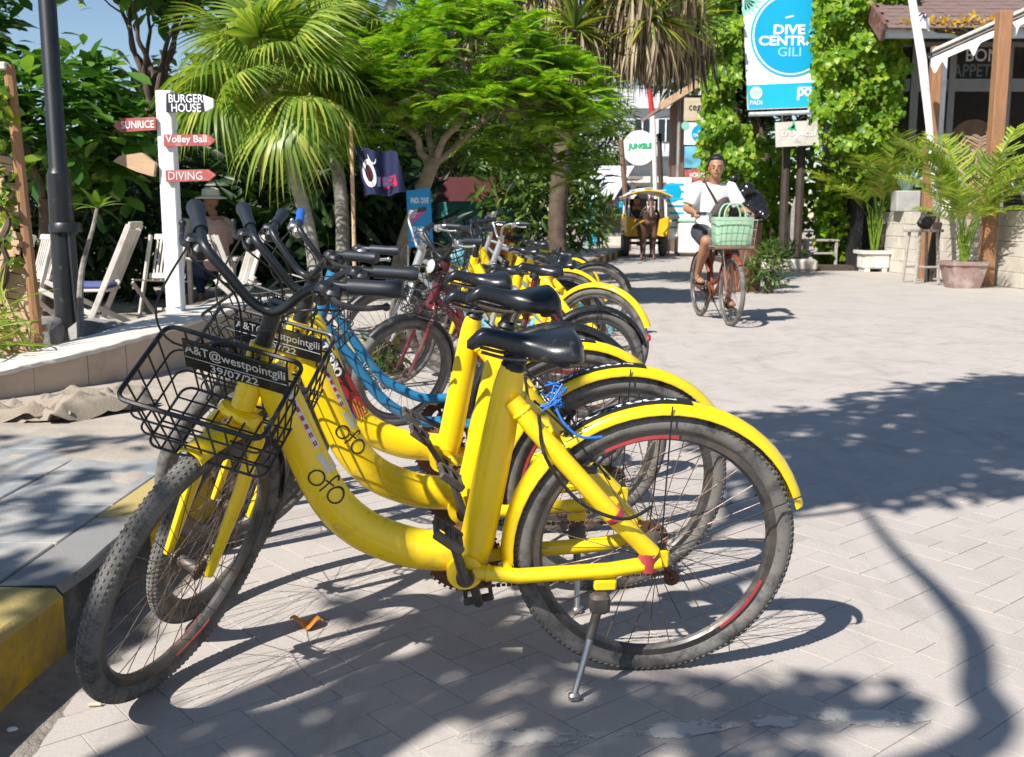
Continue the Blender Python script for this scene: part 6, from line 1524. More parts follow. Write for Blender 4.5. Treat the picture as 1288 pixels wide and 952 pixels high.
# pots
pt = thing('plant_pot', 'white square footed pot holding the bushy yellow-green palm', 'plant pot', POT1)
b = MB(); b.cbox((POT1.x, POT1.y, .24), (.52, .52, .36), .03); b.box((POT1.x, POT1.y, .39), (.60, .60, .07)); b.build('body', M['pot_white'], pt)
for sx in (-1, 1): b = MB(); b.cbox((POT1.x + sx * .17, POT1.y, .03), (.10, .5, .07), .01); b.build('foot', M['pot_white'], pt)
b = MB(); b.box((POT1.x, POT1.y, .415), (.50, .50, .02)); b.build('soil', M['soil'], pt, smooth=False)
pt = thing('plant_pot', 'ribbed pink terracotta pot holding the palm with purplish fronds', 'plant pot', POT2)
b = MB(); pr = []
n_ = 32; V = []
for z, rad in ((0, .245), (.03, .25), (.34, .33), (.35, .36), (.41, .365), (.41, .31), (.36, .30)):
    for k in range(n_):
        a = 2 * math.pi * k / n_; s_ = 1 / max(abs(math.cos(a)), abs(math.sin(a))) ** .55 * .92; rb_ = 1 + (.03 if (k % 4 < 2 and .02 < z < .345) else 0); V.append((POT2.x + rad * s_ * rb_ * math.cos(a), POT2.y + rad * s_ * rb_ * math.sin(a), z))
b.add(V, [(i * n_ + k, i * n_ + (k + 1) % n_, (i + 1) * n_ + (k + 1) % n_, (i + 1) * n_ + k) for i in range(6) for k in range(n_)] + [tuple(6 * n_ + k for k in range(n_))]); b.build('body', M['terracotta'], pt, ang=30)
b = MB(); b.lathe([(0, 0), (.30, 0)], 20, (POT2.x, POT2.y, .375)); b.build('soil', M['soil'], pt, smooth=False)
# bench and plank
bn_ = thing('bench', 'small weathered wooden bench by the creeper behind the cyclist', 'bench', (6.35, 21.8, 0))
b = MB(); b.cbox((6.45, 21.8, .60), (.72, .34, .05), .01); b.build('seat', M['grey_wood'], bn_)
for sx in (-.3, .3):
    for sy in (-.12, .12): b = MB(); b.cbox((6.45 + sx, 21.8 + sy, .29), (.06, .06, .60), .008); b.build('leg', M['grey_wood'], bn_)
b = MB(); b.cbox((6.2, 21.7, .33), (.95, .30, .04), .01); b.build('shelf', M['grey_wood'], bn_)
b = MB(); q0, q1 = P(983, 336, 21.0), P(1003, 250, 21.4); b.cbox((q0 + q1) / 2 + Vector((0, 0, .0)), (.22, .07, (q1 - q0).length), .012, (0, math.atan2(q1.x - q0.x, q1.z - q0.z), 0)); props(b.build('leaning_plank', M['grey_wood']), 'broad grey plank leaning beside the bench under the vines', 'plank')
# barrel with black rubbish bag behind the cyclist
cm = thing('rubbish_barrel', 'rusty barrel half hidden by plants beside the vine column', 'barrel', (3.42, 15.4, 0))
b = MB(); b.lathe([(0, 0), (.26, 0), (.27, .1), (.26, .4), (.275, .42), (.26, .44), (.26, .98), (.275, 1.0), (.25, 1.0), (.25, .94), (0, .94)], 24, (3.42, 15.4, 0)); b.build('body', M['rust'], cm)
D('black_cover', (.012, .012, .014), .22, var=.2, bump=.6, bscale=9)
shrub('grey_shrub', 'grey-green twiggy shrub in front of the rusty barrel', (3.66, 14.9, .36), (.34, .22, .38), 300, .13, LONG, M['mid_leaf'], 72, .1)
# ------------------------------------------------------------------ far end of the street
def bxo(name, x0, x1, y0, y1, z0, z1, m, parent, smooth=False): b = MB(); b.box(((x0 + x1) / 2, (y0 + y1) / 2, (z0 + z1) / 2), (x1 - x0, y1 - y0, z1 - z0)); return b.build(name, m, parent, smooth=smooth)
# white two-storey building
WY = 58.0
wbg = thing('white_building', 'white two-storey flat-roofed building at the far end of the street', 'building', (9, WY + 3, 0))
def wx(px, Y=WY): return P(px, 272, Y).x
def wz(py, Y=WY): return P(800, py, Y).z
bxo('wall', wx(745), wx(905), WY, WY + 6, -.03, wz(122), M['white_wall'], wbg)
bxo('parapet', wx(742), wx(908), WY - .4, WY + 6.2, wz(137), wz(113), M['white_wall'], wbg)
bxo('balcony_slab', wx(742), wx(905), WY - 1.2, WY, wz(198), wz(192), M['gutter'], wbg)
for k, px in enumerate((797, 826, 856)):
    w_ = bxo('window', wx(px), wx(px + 17), WY - .06, WY, wz(178), wz(150), M['window_dark'], wbg); bxo('frame', wx(px + 8), wx(px + 9.4), WY - .12, WY - .06, wz(178), wz(150), M['white_paint'], w_)
for k in range(14): b = MB(); x = wx(746) + k * (wx(903) - wx(746)) / 13; b.tube([(x, WY - 1.1, wz(192)), (x, WY - 1.1, wz(181))], .03, 6); b.build('railing_post', M['grey_frame'], wbg)
b = MB(); b.tube([(wx(745), WY - 1.1, wz(181)), (wx(905), WY - 1.1, wz(181))], .04, 6); b.build('railing', M['grey_frame'], wbg)
bxo('ground_floor_band', wx(745), wx(905), WY - .5, WY - .02, wz(230), wz(222), M['pot_white'], wbg)
for px in (770, 800, 838, 870): bxo('door', wx(px), wx(px + 14), WY - .05, WY + .02, 0, wz(235), M['dark_interior'], wbg)
leafy_tree('background_tree', 'mid-green tree between the corner shop and the white building', (4.3, 50, -.03), (4.3, 50, 4.6), (1.7, 1.2, 2.4), 150, 9, .5, LONG, M['mid_leaf'], M['bark_dark'], .14, 6, .2, 95, .4, .35)
# corner shop on the left with slanting tin awning
SH = 40.0
shp = thing('corner_shop', 'small grey shop with slanting striped tin awning left of the horse cart', 'building', (3.2, SH + 2, 0))
sx = lambda px, Y=SH: P(px, 272, Y).x
sz = lambda py, Y=SH: P(760, py, Y).z
bxo('wall', sx(700), sx(760), SH, SH + 5, -.03, sz(228), M['roof_tin'], shp); bxo('wall', sx(760), sx(795), SH + 3, SH + 5, -.03, sz(225), M['plaster_tan'], shp)
bxo('door', sx(738), sx(752), SH - .05, SH, 0, sz(240), M['cyan_bright'], shp)
for k in range(7):
    b = MB(); x0 = sx(718) + k * .22; b.add([(x0, SH - 1.4, sz(250)), (x0 + .2, SH - 1.4, sz(250)), (x0 + 1.1, SH + .2, sz(208)), (x0 + .9, SH + .2, sz(208)), (x0, SH - 1.4, sz(250) - .05), (x0 + .2, SH - 1.4, sz(250) - .05), (x0 + 1.1, SH + .2, sz(208) - .05), (x0 + .9, SH + .2, sz(208) - .05)], [(0, 1, 2, 3), (7, 6, 5, 4), (0, 4, 5, 1), (1, 5, 6, 2), (3, 2, 6, 7), (0, 3, 7, 4)]); b.build('awning_sheet', M['gutter' if k % 2 else 'white_wall'], shp, smooth=False)
bxo('eave', sx(742), sx(812), SH + 1, SH + 3, sz(224), sz(220), M['roof_tin'], shp)
b = MB(); q = P(784, 240, SH); b.lathe([(0, 0), (.30, 0), (.30, .06), (0, .06)], 24, q, RX90); b.build('round_sign', M['sticker_navy'], shp, smooth=False)
b = MB(); b.tube([q, (q.x, SH + 1.2, q.z + .55)], .015, 5); b.build('sign_arm', M['dark_wood'], shp)
b = MB(); q = P(767, 234, SH - .2); b.lathe([(.25, -.22), (.24, .24), (.0, .26)], 12, q); b.tube([q + Vector((0, 0, .2)), (q.x, SH + 1.2, sz(221))], .012, 5); b.build('lamp_shade', M['lamp_shade_orange'], shp)
for px, m_ in ((770, 'plastic_pink'), (776, 'cloth_navy'), (781, 'cyan_bright'), (788, 'cloth_white'), (793, 'plastic_red')):
    b = MB(); q = P(px, 262, SH + 1.5); b.cbox((q.x, SH + 1.5, q.z), (.16, .08, .55), .03); b.tube([q + Vector((0, 0, .2)), (q.x, SH + 1.5, sz(222))], .01, 4); b.build('hanging_cloth', M[m_], shp)
bxo('low_step', sx(752), sx(800), SH - .3, SH + 1, -.02, .45, M['limestone'], shp)
# round green-lettered sign and poles
JY = 36.0
jg = thing('round_sign', 'round white sign with green lettering on thin poles above the horse cart', 'sign', P(804, 300, JY)); q = P(804, 186, JY); rr_j = 21 * JY / FPX
b = MB(); b.lathe([(0, 0), (rr_j, 0), (rr_j, .06), (0, .06)], 40, q, RX90); o = b.build('disc', M['sign_white'], jg, smooth=False)
text_mb('JUNGLE', 8.5 * JY / FPX, facing(P(805, 184, JY - .09), (0, -1, 0)) @ Matrix.Rotation(.03, 4, 'Z'), 30 * JY / FPX).build('lettering', M['green_letter'], o, smooth=False)
b = MB(); b.tube([(q.x - .45, JY + .05, -.02), (q.x - .45, JY + .05, q.z)], .04, 6); b.build('post', M['steel'], jg); b = MB(); b.tube([(q.x + .45, JY + .05, -.02), (q.x + .45, JY + .05, q.z)], .04, 6); b.build('post', M['steel'], jg)
b = MB(); b.tube([P(780, 178, JY + .1), P(829, 170, JY + .1)], .025, 6); b.build('arm', M['steel'], jg)
b = MB(); q0, q1 = P(791, 300, 34), P(781, 176, 34); b.tube([(q0.x, 34, -.02), q0, q1], .085, 8); props(b.build('wooden_pole', M['brown_wood']), 'leaning brown wooden pole left of the round sign', 'pole')
b = MB(); q0, q1 = P(834, 300, 33), P(829, 168, 33); b.tube([(q0.x, 33, -.02), q0, q1], .075, 8); props(b.build('wooden_pole', M['dark_wood']), 'upright dark wooden pole right of the round sign', 'pole')
bp_ = thing('banner_pole', 'tall pole wrapped in white cloth with a red top at the street end', 'pole', P(826, 305, 35)); q0, q1, q2 = P(826, 300, 35), P(822, 160, 35), P(817, 112, 35)
b = MB(); b.tube([(q0.x, 35, -.02), q0, q1, q2], [.055, .055, .08, .07], 8); b.build('pole', M['cloth_white'], bp_); b = MB(); b.tube([q1.lerp(q2, .35), q2], [.09, .08], 8); b.build('red_cloth', M['plastic_red'], bp_); b = MB(); b.tube([q2 - Vector((0, 0, .1)), q2 + Vector((0, 0, 0.9))], .05, 6); b.build('tip', M['dark_wood'], bp_)
# overhead wires
wr = thing('overhead_wires', 'thin black wires crossing the street above the horse cart', 'wire', (4, 45, 0))
for (a, b_) in (((700, 175), (930, 158)), ((700, 150), (930, 120))):
    pa, pb = P(*a, 45), P(*b_, 45); m_ = MB(); pts = [pa.lerp(pb, t) - Vector((0, 0, .5 * 4 * t * (1 - t))) for t in np.linspace(0, 1, 12)]; m_.tube(pts, .016, 5); m_.build('wire', M['cable'], wr)
# hut with shingled lean-to roof and a column of sign boards
HY = 30.5
ht = thing('wooden_hut', 'brown wooden hut with slanting board roof behind the column of sign boards', 'building', (5.6, HY + 2, 0))
hx = lambda px, Y=HY: P(px, 272, Y).x
hz = lambda py, Y=HY: P(860, py, Y).z
bxo('wall', hx(862), hx(930), HY + .3, HY + 3.5, -.03, hz(118), M['brown_wood'], ht)
q0, q1 = P(826, 136, HY), P(916, 82, HY); dv = (q1 - q0); n_b = 8; sg = dv.normalized()
for k in range(n_b):
    b = MB(); y0 = HY - .5 + k * .52; b.add([(q0.x, y0, q0.z), (q1.x, y0, q1.z), (q1.x, y0 + .5, q1.z), (q0.x, y0 + .5, q0.z), (q0.x, y0, q0.z - .09), (q1.x, y0, q1.z - .09), (q1.x, y0 + .5, q1.z - .09), (q0.x, y0 + .5, q0.z - .09)], [(0, 1, 2, 3), (7, 6, 5, 4), (0, 4, 5, 1), (1, 5, 6, 2), (2, 6, 7, 3), (3, 7, 4, 0)]); b.build('roof_board', M['thatch_board'], ht, smooth=False)
b = MB(); b.cbox(((q0.x + q1.x) / 2, HY - .58, (q0.z + q1.z) / 2 - .02), (dv.length, .08, .20), .01, (0, -math.atan2(dv.z, dv.x), 0)); b.build('barge_board', M['bare_wood'], ht, smooth=False)
bxo('roof_cap', hx(884), hx(925), HY - .6, HY + 3, hz(92), hz(80), M['roof_tin'], ht)
for px in (850, 918): b = MB(); x = hx(px); b.tube([(x, HY - .2, -.02), (x, HY - .2, hz(124 if px < 860 else 90))], .05, 8); b.build('post', M['roof_tin'], ht)
SB = 29.6; sbx = lambda px: P(px, 272, SB).x
sbz = lambda py: P(880, py, SB).z
cs_ = thing('sign_column', 'column of stacked advertising boards beside the hut, beige on top, red at the bottom', 'sign', (sbx(880), SB, 0))
for px in (861, 903): b = MB(); b.tube([(sbx(px), SB + .08, -.02), (sbx(px), SB + .08, sbz(121))], .05, 8); b.build('post', M['dark_wood'], cs_)
kk = SB / FPX
o = bxo('sign_board', sbx(857), sbx(905), SB - .03, SB + .02, sbz(152), sbz(123), M['beige_sign'], cs_); text_mb('cegara', 9 * kk, facing(P(881, 137, SB - .04), (0, -1, 0)), 28 * kk).build('lettering', M['lettering_black'], o, smooth=False)
o = bxo('sign_board', sbx(858), sbx(907), SB - .03, SB + .02, sbz(182), sbz(154), M['sign_white'], cs_); disc((881, 168), 11, SB - .036, M['cyan_sign'], o, 'disc', 32); text_mb('DIVE\nCENTRAL GILI', 7 * kk, facing(P(881, 168, SB - .044), (0, -1, 0)), 18 * kk).build('lettering', M['lettering_white'], o, smooth=False); disc((862, 158), 5, SB - .036, M['mint_leaf'], o, 'printed_leaf', 12); disc((902, 158), 5, SB - .036, M['mint_leaf'], o, 'printed_leaf', 12)
o = bxo('sign_board', sbx(859), sbx(908), SB - .03, SB + .02, sbz(211), sbz(184), M['sea_photo'], cs_)
o = bxo('sign_board', sbx(860), sbx(906), SB - .03, SB + .02, sbz(227), sbz(213), M['red_sign'], cs_); text_mb('HORIZON', 6 * kk, facing(P(880, 220, SB - .04), (0, -1, 0)), 24 * kk).build('lettering', M['lettering_white'], o, smooth=False)
pb_ = thing('price_board', 'tall pale board with blue drawings standing left of the sign column', 'sign', (sbx(850), SB - .6, 0)); o = bxo('panel', sbx(834), sbx(864), SB - .6, SB - .55, sbz(300), sbz(224), M['sign_white'], pb_)
disc((845, 242), 12, SB - .606, M['cyan_sign'], o, 'printed_disc', 24)
for k in range(7): b = MB(); q = P(850, 232 + k * 9, SB - .61); b.box((q.x + .02 * (k % 3), SB - .606, q.z), (.45 - .05 * (k % 3), .008, .06)); b.build('printed_line', M['cyan_sign' if k % 2 else 'cyan_bright'], o, smooth=False)
for px in (838, 860): b = MB(); b.tube([(sbx(px), SB - .56, -.02), (sbx(px), SB - .56, sbz(224))], .03, 6); b.build('leg', M['pale_wood'], pb_)
cb_ = thing('cool_box', 'white upright cool box with mint green lid beside the sign boards', 'cool box', (P(873, 300, 28.8).x, 28.8, 0)); x0, x1 = P(852, 300, 28.8).x, P(895, 300, 28.8).x
b = MB(); b.cbox(((x0 + x1) / 2, 28.8, .50), (x1 - x0, .6, .86), .05); b.build('body', M['white_paint'], cb_); b = MB(); b.cbox(((x0 + x1) / 2, 28.8, .99), ((x1 - x0) * 1.04, .64, .13), .04); b.build('lid', M['mint'], cb_); b = MB(); b.cbox(((x0 + x1) / 2, 28.8, .05), ((x1 - x0) * .9, .55, .10), .02); b.build('base', M['dark_wood'], cb_)
bxo('garden_bed', 5.0, 7.0, 21.1, 26, -.02, .10, M['soil'], None)['kind'] = 'structure'
b = MB(); b.cbox((5.6, 20.98, .12), (1.1, .25, .24), .05); props(b.build('bed_edging', M['limestone']), 'low pale stone edging of the planting bed behind the cyclist', 'edging')
# tree line that closes the far street
for k, (x, y, zc, rx, rz, sd_) in enumerate(((-4, 55, 5, 6, 5, 91), (14, 72, 6, 8, 6, 92), (22, 50, 6, 6, 6, 93), (-12, 45, 3.6, 8, 3.2, 94))):
    leafy_tree('background_tree', ['far dark tree above the corner shop', 'far tree behind the white two-storey building', 'far dark tree behind the restaurant', 'far dark tree on the left beyond the terrace'][k], (x, y, -.03), (x, y, zc), (rx, 3, rz), 260, 8, 1.0, BROAD, M['dark_leaf'], M['bark_dark'], .3, 6, .15, sd_, .4, .8)
# ------------------------------------------------------------------ bodies: overlapping limbs fused into one skin
def fuse(mb, name, m, parent, voxel=.010, it=5, world=False):
    o = mb.build(name, m, parent, world); md = o.modifiers.new('fuse', 'REMESH'); md.mode = 'VOXEL'; md.voxel_size = voxel; md.use_smooth_shade = True
    s = o.modifiers.new('smooth', 'SMOOTH'); s.factor = .5; s.iterations = it; return o
def hand(b, wrist, knuck, side, r=.0085):
    """palm from wrist to knuckles, four fingers curled over a bar and a thumb below; side = across the palm towards the thumb"""
    w, k = Vector(wrist), Vector(knuck); d = (k - w).normalized(); s = Vector(side).normalized(); n = d.cross(s).normalized()
    if n.z > 0: n = -n
    b.tube([w, w.lerp(k, .5), k], [.024, .030, .030], 8, rb=[.020, .018, .016], up=s)
    for i, L_ in enumerate((.072, .080, .075, .060)):
        p = k + s * (.030 - .020 * i); b.tube([p - d * .01, p + d * L_ * .40 + n * .004, p + d * L_ * .48 + n * L_ * .38, p + d * L_ * .10 + n * L_ * .55], [r, r, r * .95, r * .8], 6)
    p = w.lerp(k, .35) + s * .030; b.tube([p, p + s * .018 + d * .022 + n * .008, p + s * .010 + d * .045 + n * .024], [.012, .0105, .009], 6)
def head(b, c, fwd, h=.235):
    c = Vector(c); f = Vector(fwd).normalized(); u = Vector((0, 0, 1)); u = (u - f * u.dot(f)).normalized(); s = u.cross(f); q = Matrix((f, s, u)).transposed()
    T = lambda x, y, z: c + q @ Vector((x, y, z))
    b.ball(T(-.01, 0, .025), (.098, .080, .098), 14, 10, q); b.ball(T(.028, 0, -.045), (.066, .062, .075), 12, 8, q); b.ball(T(.060, 0, -.088), (.028, .030, .024), 8, 6, q)
    b.tube([T(.090, 0, .012), T(.108, 0, -.022), T(.088, 0, -.034)], [.009, .014, .010], 6)
    for y in (-.081, .081): b.ball(T(-.008, y, -.012), (.018, .009, .030), 8, 6, q)
    b.ball(T(.080, 0, .020), (.016, .052, .010), 8, 6, q); b.ball(T(.082, 0, -.060), (.012, .026, .009), 8, 6, q)
    return T, q
def face(T, q, root, m_eye='lettering_white'):
    for y in (-.032, .032):
        e = MB(); e.ball(T(.084, y, -.001), (.006, .011, .005), 10, 6, q); eo = e.build('eye', M['cloth_white'], root, False); e = MB(); e.ball(T(.091, y, -.001), (.004, .006, .006), 8, 6, q); e.build('pupil', M['hair'], eo, False)
        e = MB(); e.tube([T(.092, y - .018, .018), T(.096, y, .023), T(.090, y + .018, .019)], .0026, 5); e.build('eyebrow', M['hair'], root, False)
    e = MB(); e.tube([T(.086, -.026, -.056), T(.095, 0, -.062), T(.086, .026, -.056)], [.0015, .003, .0015], 6); e.build('mouth', M['bag_brown'], root, False)

b = MB(); r9 = random.Random(12)
for k in range(44): b.ball((3.47 + r9.uniform(-.22, .22), 15.4 + r9.uniform(-.18, .18), 1.10 + abs(r9.gauss(.0, .15))), (r9.uniform(.05, .16), r9.uniform(.05, .16), r9.uniform(.04, .12)), 8, 6, (r9.uniform(0, 3), r9.uniform(0, 3), 0))
b.ball((3.45, 15.4, 1.14), (.27, .24, .18), 12, 8); props(fuse(b, 'rubbish_bag', M['black_cover'], None, .022, 0), 'glossy black rubbish bag piled on the barrel behind the cyclist', 'rubbish bag')
# ---- the cyclist's bike
PHI = R(-84); rear = Vector((2.095, 11.50, 0))
mb_ = make_bike('bicycle', 'rusty old bike ridden by the man, wire basket with green bag in front', rear, PHI, 0.0, .03, paint='rusty_frame', kind='step', Rw=.352, wb=1.10, fender=None, basket=False, crank=-42, detail=1, seat_z=.93,
                bars=[(-.10, .285, .215), (-.02, .21, .215), (.03, .14, .195), (.035, .085, .13), (.022, .04, .05), (.020, 0, .03)])
BM = Matrix.Translation(rear) @ Matrix.Rotation(PHI, 4, 'Z'); 
D('wire_white', (.5, .48, .44), .5, .4, var=.2, dirt=(.3, .2, .12), dirt_amt=.3); _bp = M['black_plastic']; M['black_plastic'] = M['wire_white']; make_basket(mb_, Matrix.Translation((.92, 0, 1.06)), .46, .27, .26, plate=False); M['black_plastic'] = _bp
b = MB(); b.cbox((1.045, 0, .785), (.27, .40, .035), .01); b.build('basket_floor', M['brown_wood'], mb_, False)
b = MB(); b.tube([(.89, 0, 1.0), (.96, 0, .92)], .012, 6); b.tube([(1.15, .12, .79), (1.12, .06, .38)], .006, 6); b.tube([(1.15, -.12, .79), (1.12, -.06, .38)], .006, 6); b.build('basket_stay', M['steel'], mb_, False)
# ---- the man
mn = thing('person', 'man in white t-shirt, dark shorts and sandals riding a bike towards us', 'person', rear, (0, 0, PHI))
hd = Vector((.46, .0, 1.605))
b = MB()
b.tube([(.30, 0, .93), (.32, 0, 1.10), (.36, 0, 1.28), (.385, 0, 1.40)], [.145, .135, .165, .13], 14, rb=[.11, .10, .115, .09], up=(0, 1, 0))
b.tube([(.385, 0, 1.38), (.41, 0, 1.46), (.435, 0, 1.53)], [.075, .058, .055], 10)
T_, q_ = head(b, hd, (.956, -.29, -.06))
LW, RW = Vector((.70, .285, 1.135)), Vector((.70, -.285, 1.135))
for s, wv in ((1, LW), (-1, RW)):
    sh_, el = Vector((.385, s * .185, 1.39)), Vector((.42, s * .30, 1.17)); b.ball(sh_, .062, 10, 8); b.tube([sh_, sh_.lerp(el, .5), el, el.lerp(wv, .35), wv], [.054, .048, .041, .042, .026], 10)
    hand(b, wv, wv + Vector((.065, 0, -.012)), (0, -s, 0))
for s, kn, an in ((1, Vector((.665, .145, .66)), Vector((.545, .14, .245))), (-1, Vector((.675, -.15, .84)), Vector((.345, -.14, .475)))):
    hp = Vector((.30, s * .095, .93)); b.tube([hp, hp.lerp(kn, .5), kn], [.098, .082, .058], 12); b.tube([kn, kn.lerp(an, .30), kn.lerp(an, .7), an], [.056, .060, .042, .034], 10); b.ball(kn, .058, 10, 8)
    b.tube([an + Vector((-.03, 0, -.03)), an + Vector((.05, 0, -.045)), an + Vector((.13, 0, -.058)), an + Vector((.185, 0, -.062))], [.034, .036, .034, .018], 8, rb=[.034, .040, .044, .03], up=(0, 0, 1))
fuse(b, 'body', M['skin'], mn, .0095, 4); face(T_, q_, mn)
b = MB(); b.ball(T_(-.030, 0, .058), (.092, .086, .080), 16, 12, q_); b.ball(T_(.015, 0, .092), (.066, .072, .034), 12, 8, q_); b.ball(T_(-.03, .074, .025), (.05, .020, .050), 8, 6, q_); b.ball(T_(-.03, -.074, .025), (.05, .020, .050), 8, 6, q_); b.ball(T_(-.07, 0, -.005), (.04, .07, .06), 8, 6, q_); b.tube([T_(-.02, -.083, .0), T_(-.02, -.083, .05)], .014, 6); b.tube([T_(-.02, .083, .0), T_(-.02, .083, .05)], .014, 6); fuse(b, 'hair', M['hair'], mn, .009, 2)
b = MB(); b.tube([(.29, 0, .88), (.31, 0, 1.00), (.33, 0, 1.12), (.365, 0, 1.30), (.39, 0, 1.415), (.40, 0, 1.445)], [.190, .178, .168, .185, .155, .08], 16, rb=[.150, .135, .122, .130, .105, .065], up=(0, 1, 0))
for s in (1, -1): sh_, el = Vector((.385, s * .175, 1.395)), Vector((.42, s * .30, 1.17)); b.tube([sh_ + Vector((0, -s * .05, .01)), sh_, sh_.lerp(el, .45), sh_.lerp(el, .80)], [.07, .078, .074, .078], 12)
fuse(b, 't_shirt', M['shirt_white'], mn, .012, 3)
b = MB()
for s, kn in ((1, Vector((.665, .145, .66))), (-1, Vector((.675, -.15, .84)))): hp = Vector((.28, s * .095, .94)); b.tube([hp, hp.lerp(kn, .5), hp.lerp(kn, .94)], [.118, .104, .088], 12)
b.ball((.27, 0, .95), (.14, .17, .10), 12, 8); fuse(b, 'shorts', M['shorts'], mn, .012, 3)
for s, an in ((1, Vector((.545, .14, .245))), (-1, Vector((.345, -.14, .475)))):
    b = MB(); b.cbox(an + Vector((.07, 0, -.097)), (.27, .10, .022), .01, (0, R(8), 0)); b.tube(smooth_path([an + Vector((.10, -.052, -.08)), an + Vector((.085, 0, -.012)), an + Vector((.10, .052, -.08))], 4), .012, 6); b.tube(smooth_path([an + Vector((-.0, -.045, -.06)), an + Vector((.045, 0, .0)), an + Vector((.0, .045, -.06))], 4), .010, 6); b.build('sandal', M['dark_wood'], mn, False)
sb_ = thing('sling_bag', 'dark brown sling bag strapped across the cyclist\'s white t-shirt', 'bag', rear, (0, 0, PHI))
b = MB(); b.tube(smooth_path([(.37, -.10, 1.475), (.475, -.10, 1.41), (.515, -.03, 1.28), (.50, .05, 1.14), (.44, .15, 1.02), (.30, .19, .98), (.16, .12, 1.12), (.20, -.04, 1.35), (.37, -.10, 1.475)], 5), .024, 8, rb=.005); b.build('strap', M['bag_brown'], sb_, False)
b = MB(); b.ball((.505, .03, 1.16), (.055, .075, .165), 14, 10, (R(-34), 0, 0)); fuse(b, 'pouch', M['bag_brown'], sb_, .012, 2)
gb = thing('green_bag', 'pale green woven shopping bag with loop handles in the cyclist\'s front basket', 'bag', rear, (0, 0, PHI))
b = MB(); V = []; n_ = 28
for z, k, o_ in ((.81, .86, 0), (.83, .92, 0), (.95, .97, 0), (1.05, 1.0, 0), (1.09, 1.02, 0), (1.09, .97, 0), (.90, .90, 0)):
    for i in range(n_): a = 2 * math.pi * i / n_; e = 1 / max(abs(math.cos(a)), abs(math.sin(a))) ** .8; V.append((1.045 + .110 * k * e * math.cos(a), .205 * k * e * math.sin(a), z))
b.add(V, [(j * n_ + i, j * n_ + (i + 1) % n_, (j + 1) * n_ + (i + 1) % n_, (j + 1) * n_ + i) for j in range(6) for i in range(n_)] + [tuple(range(n_ - 1, -1, -1)), tuple(6 * n_ + i for i in range(n_))]); b.build('body', M['green_bag'], gb, False, ang=50)
for x in (.96, 1.13): b = MB(); b.tube(smooth_path([(x, -.11, 1.07), (x, -.10, 1.15), (x, -.05, 1.215), (x, .05, 1.215), (x, .10, 1.15), (x, .11, 1.07)], 5), .009, 6); b.build('handle', M['green_bag'], gb, False)

# ---- seated person on the terrace
ps = thing('person', 'person in pink checked shirt and white hat seated by the folding chairs', 'person', (-3.62, 12.7, -.03), (0, 0, R(150))); b = MB()
b.tube([(0, 0, .50), (-.03, 0, .75), (-.02, 0, 1.0), (0, 0, 1.10)], [.15, .14, .17, .13], 12, rb=[.12, .11, .12, .09], up=(0, 1, 0)); b.tube([(0, 0, 1.08), (.02, 0, 1.20)], .052, 8); T2, q2 = head(b, (.04, 0, 1.29), (1, 0, -.1))
for s in (1, -1):
    sh_, el, wv = Vector((0, s * .18, 1.07)), Vector((.02, s * .25, .82)), Vector((.24, s * .16, .70)); b.tube([sh_, el, wv], [.055, .042, .028], 8); hand(b, wv, wv + Vector((.06, -s * .01, -.01)), (0, -s, 0)); hp, kn, an = Vector((.02, s * .09, .47)), Vector((.42, s * .12, .50)), Vector((.40, s * .12, .09)); b.tube([hp, kn], [.095, .062], 10); b.tube([kn, an], [.058, .036], 8); b.tube([an + Vector((-.03, 0, -.045)), an + Vector((.16, 0, -.065))], .036, 8)
fuse(b, 'body', M['skin'], ps, .012, 4); face(T2, q2, ps)
b = MB(); b.tube([(0, 0, .48), (-.03, 0, .75), (-.02, 0, 1.0), (0, 0, 1.12)], [.18, .16, .19, .09], 14, rb=[.15, .13, .14, .07], up=(0, 1, 0))
for s in (1, -1): sh_, el = Vector((0, s * .17, 1.07)), Vector((.02, s * .25, .82)); b.tube([sh_ + Vector((0, -s * .05, 0)), sh_, el, el.lerp(Vector((.24, s * .16, .70)), .5)], [.07, .075, .062, .05], 10)
fuse(b, 'shirt', M['pink_cloth'], ps, .014, 3)
b = MB()
for s in (1, -1): hp, kn, an = Vector((.02, s * .09, .47)), Vector((.42, s * .12, .50)), Vector((.40, s * .12, .09)); b.tube([hp, kn], [.11, .078], 10); b.tube([kn, kn.lerp(an, .8)], [.076, .055], 8)
fuse(b, 'trousers', M['cloth_navy'], ps, .014, 2)
b = MB(); b.lathe([(.19, -.015), (.19, 0), (.11, .022), (.10, .10), (.05, .125), (0, .13)], 20, T2(-.01, 0, .06)); b.build('hat', M['cloth_white'], ps, False)
b = MB(); b.cbox((.20, .30, .93), (.05, .26, .34), .02); b.build('white_sleeve_bag', M['cloth_white'], ps, False)

# ------------------------------------------------------------------ horse cart
CX, CY = 3.66, 28.9
ct_ = thing('horse_cart', 'yellow two-wheeled horse cart with white roof coming up the street', 'cart', (CX, CY, 0)); Lc = basis(ct_).inverted()
def cpart(name, mbx, m, parent=None, ang=38): return mbx.build(name, m, parent or ct_, ang=ang)
for s in (-1, 1):
    b = MB(Matrix.Translation((CX + s * .52, CY, .36)) @ Matrix.Rotation(math.pi / 2, 4, 'Z')); b.lathe([(.20, -.09), (.34, -.09), (.36, -.05), (.36, .05), (.34, .09), (.20, .09), (.20, -.09)], 28, (0, 0, 0), RX90); wo = cpart('wheel', b, M['tyre'])
    b = MB(Matrix.Translation((CX + s * .52, CY, .36)) @ Matrix.Rotation(math.pi / 2, 4, 'Z')); b.lathe([(0, -.06), (.08, -.07), (.20, -.05), (.205, .05), (.08, .07), (0, .06)], 20, (0, 0, 0), RX90); cpart('rim', b, M['white_paint'], wo)
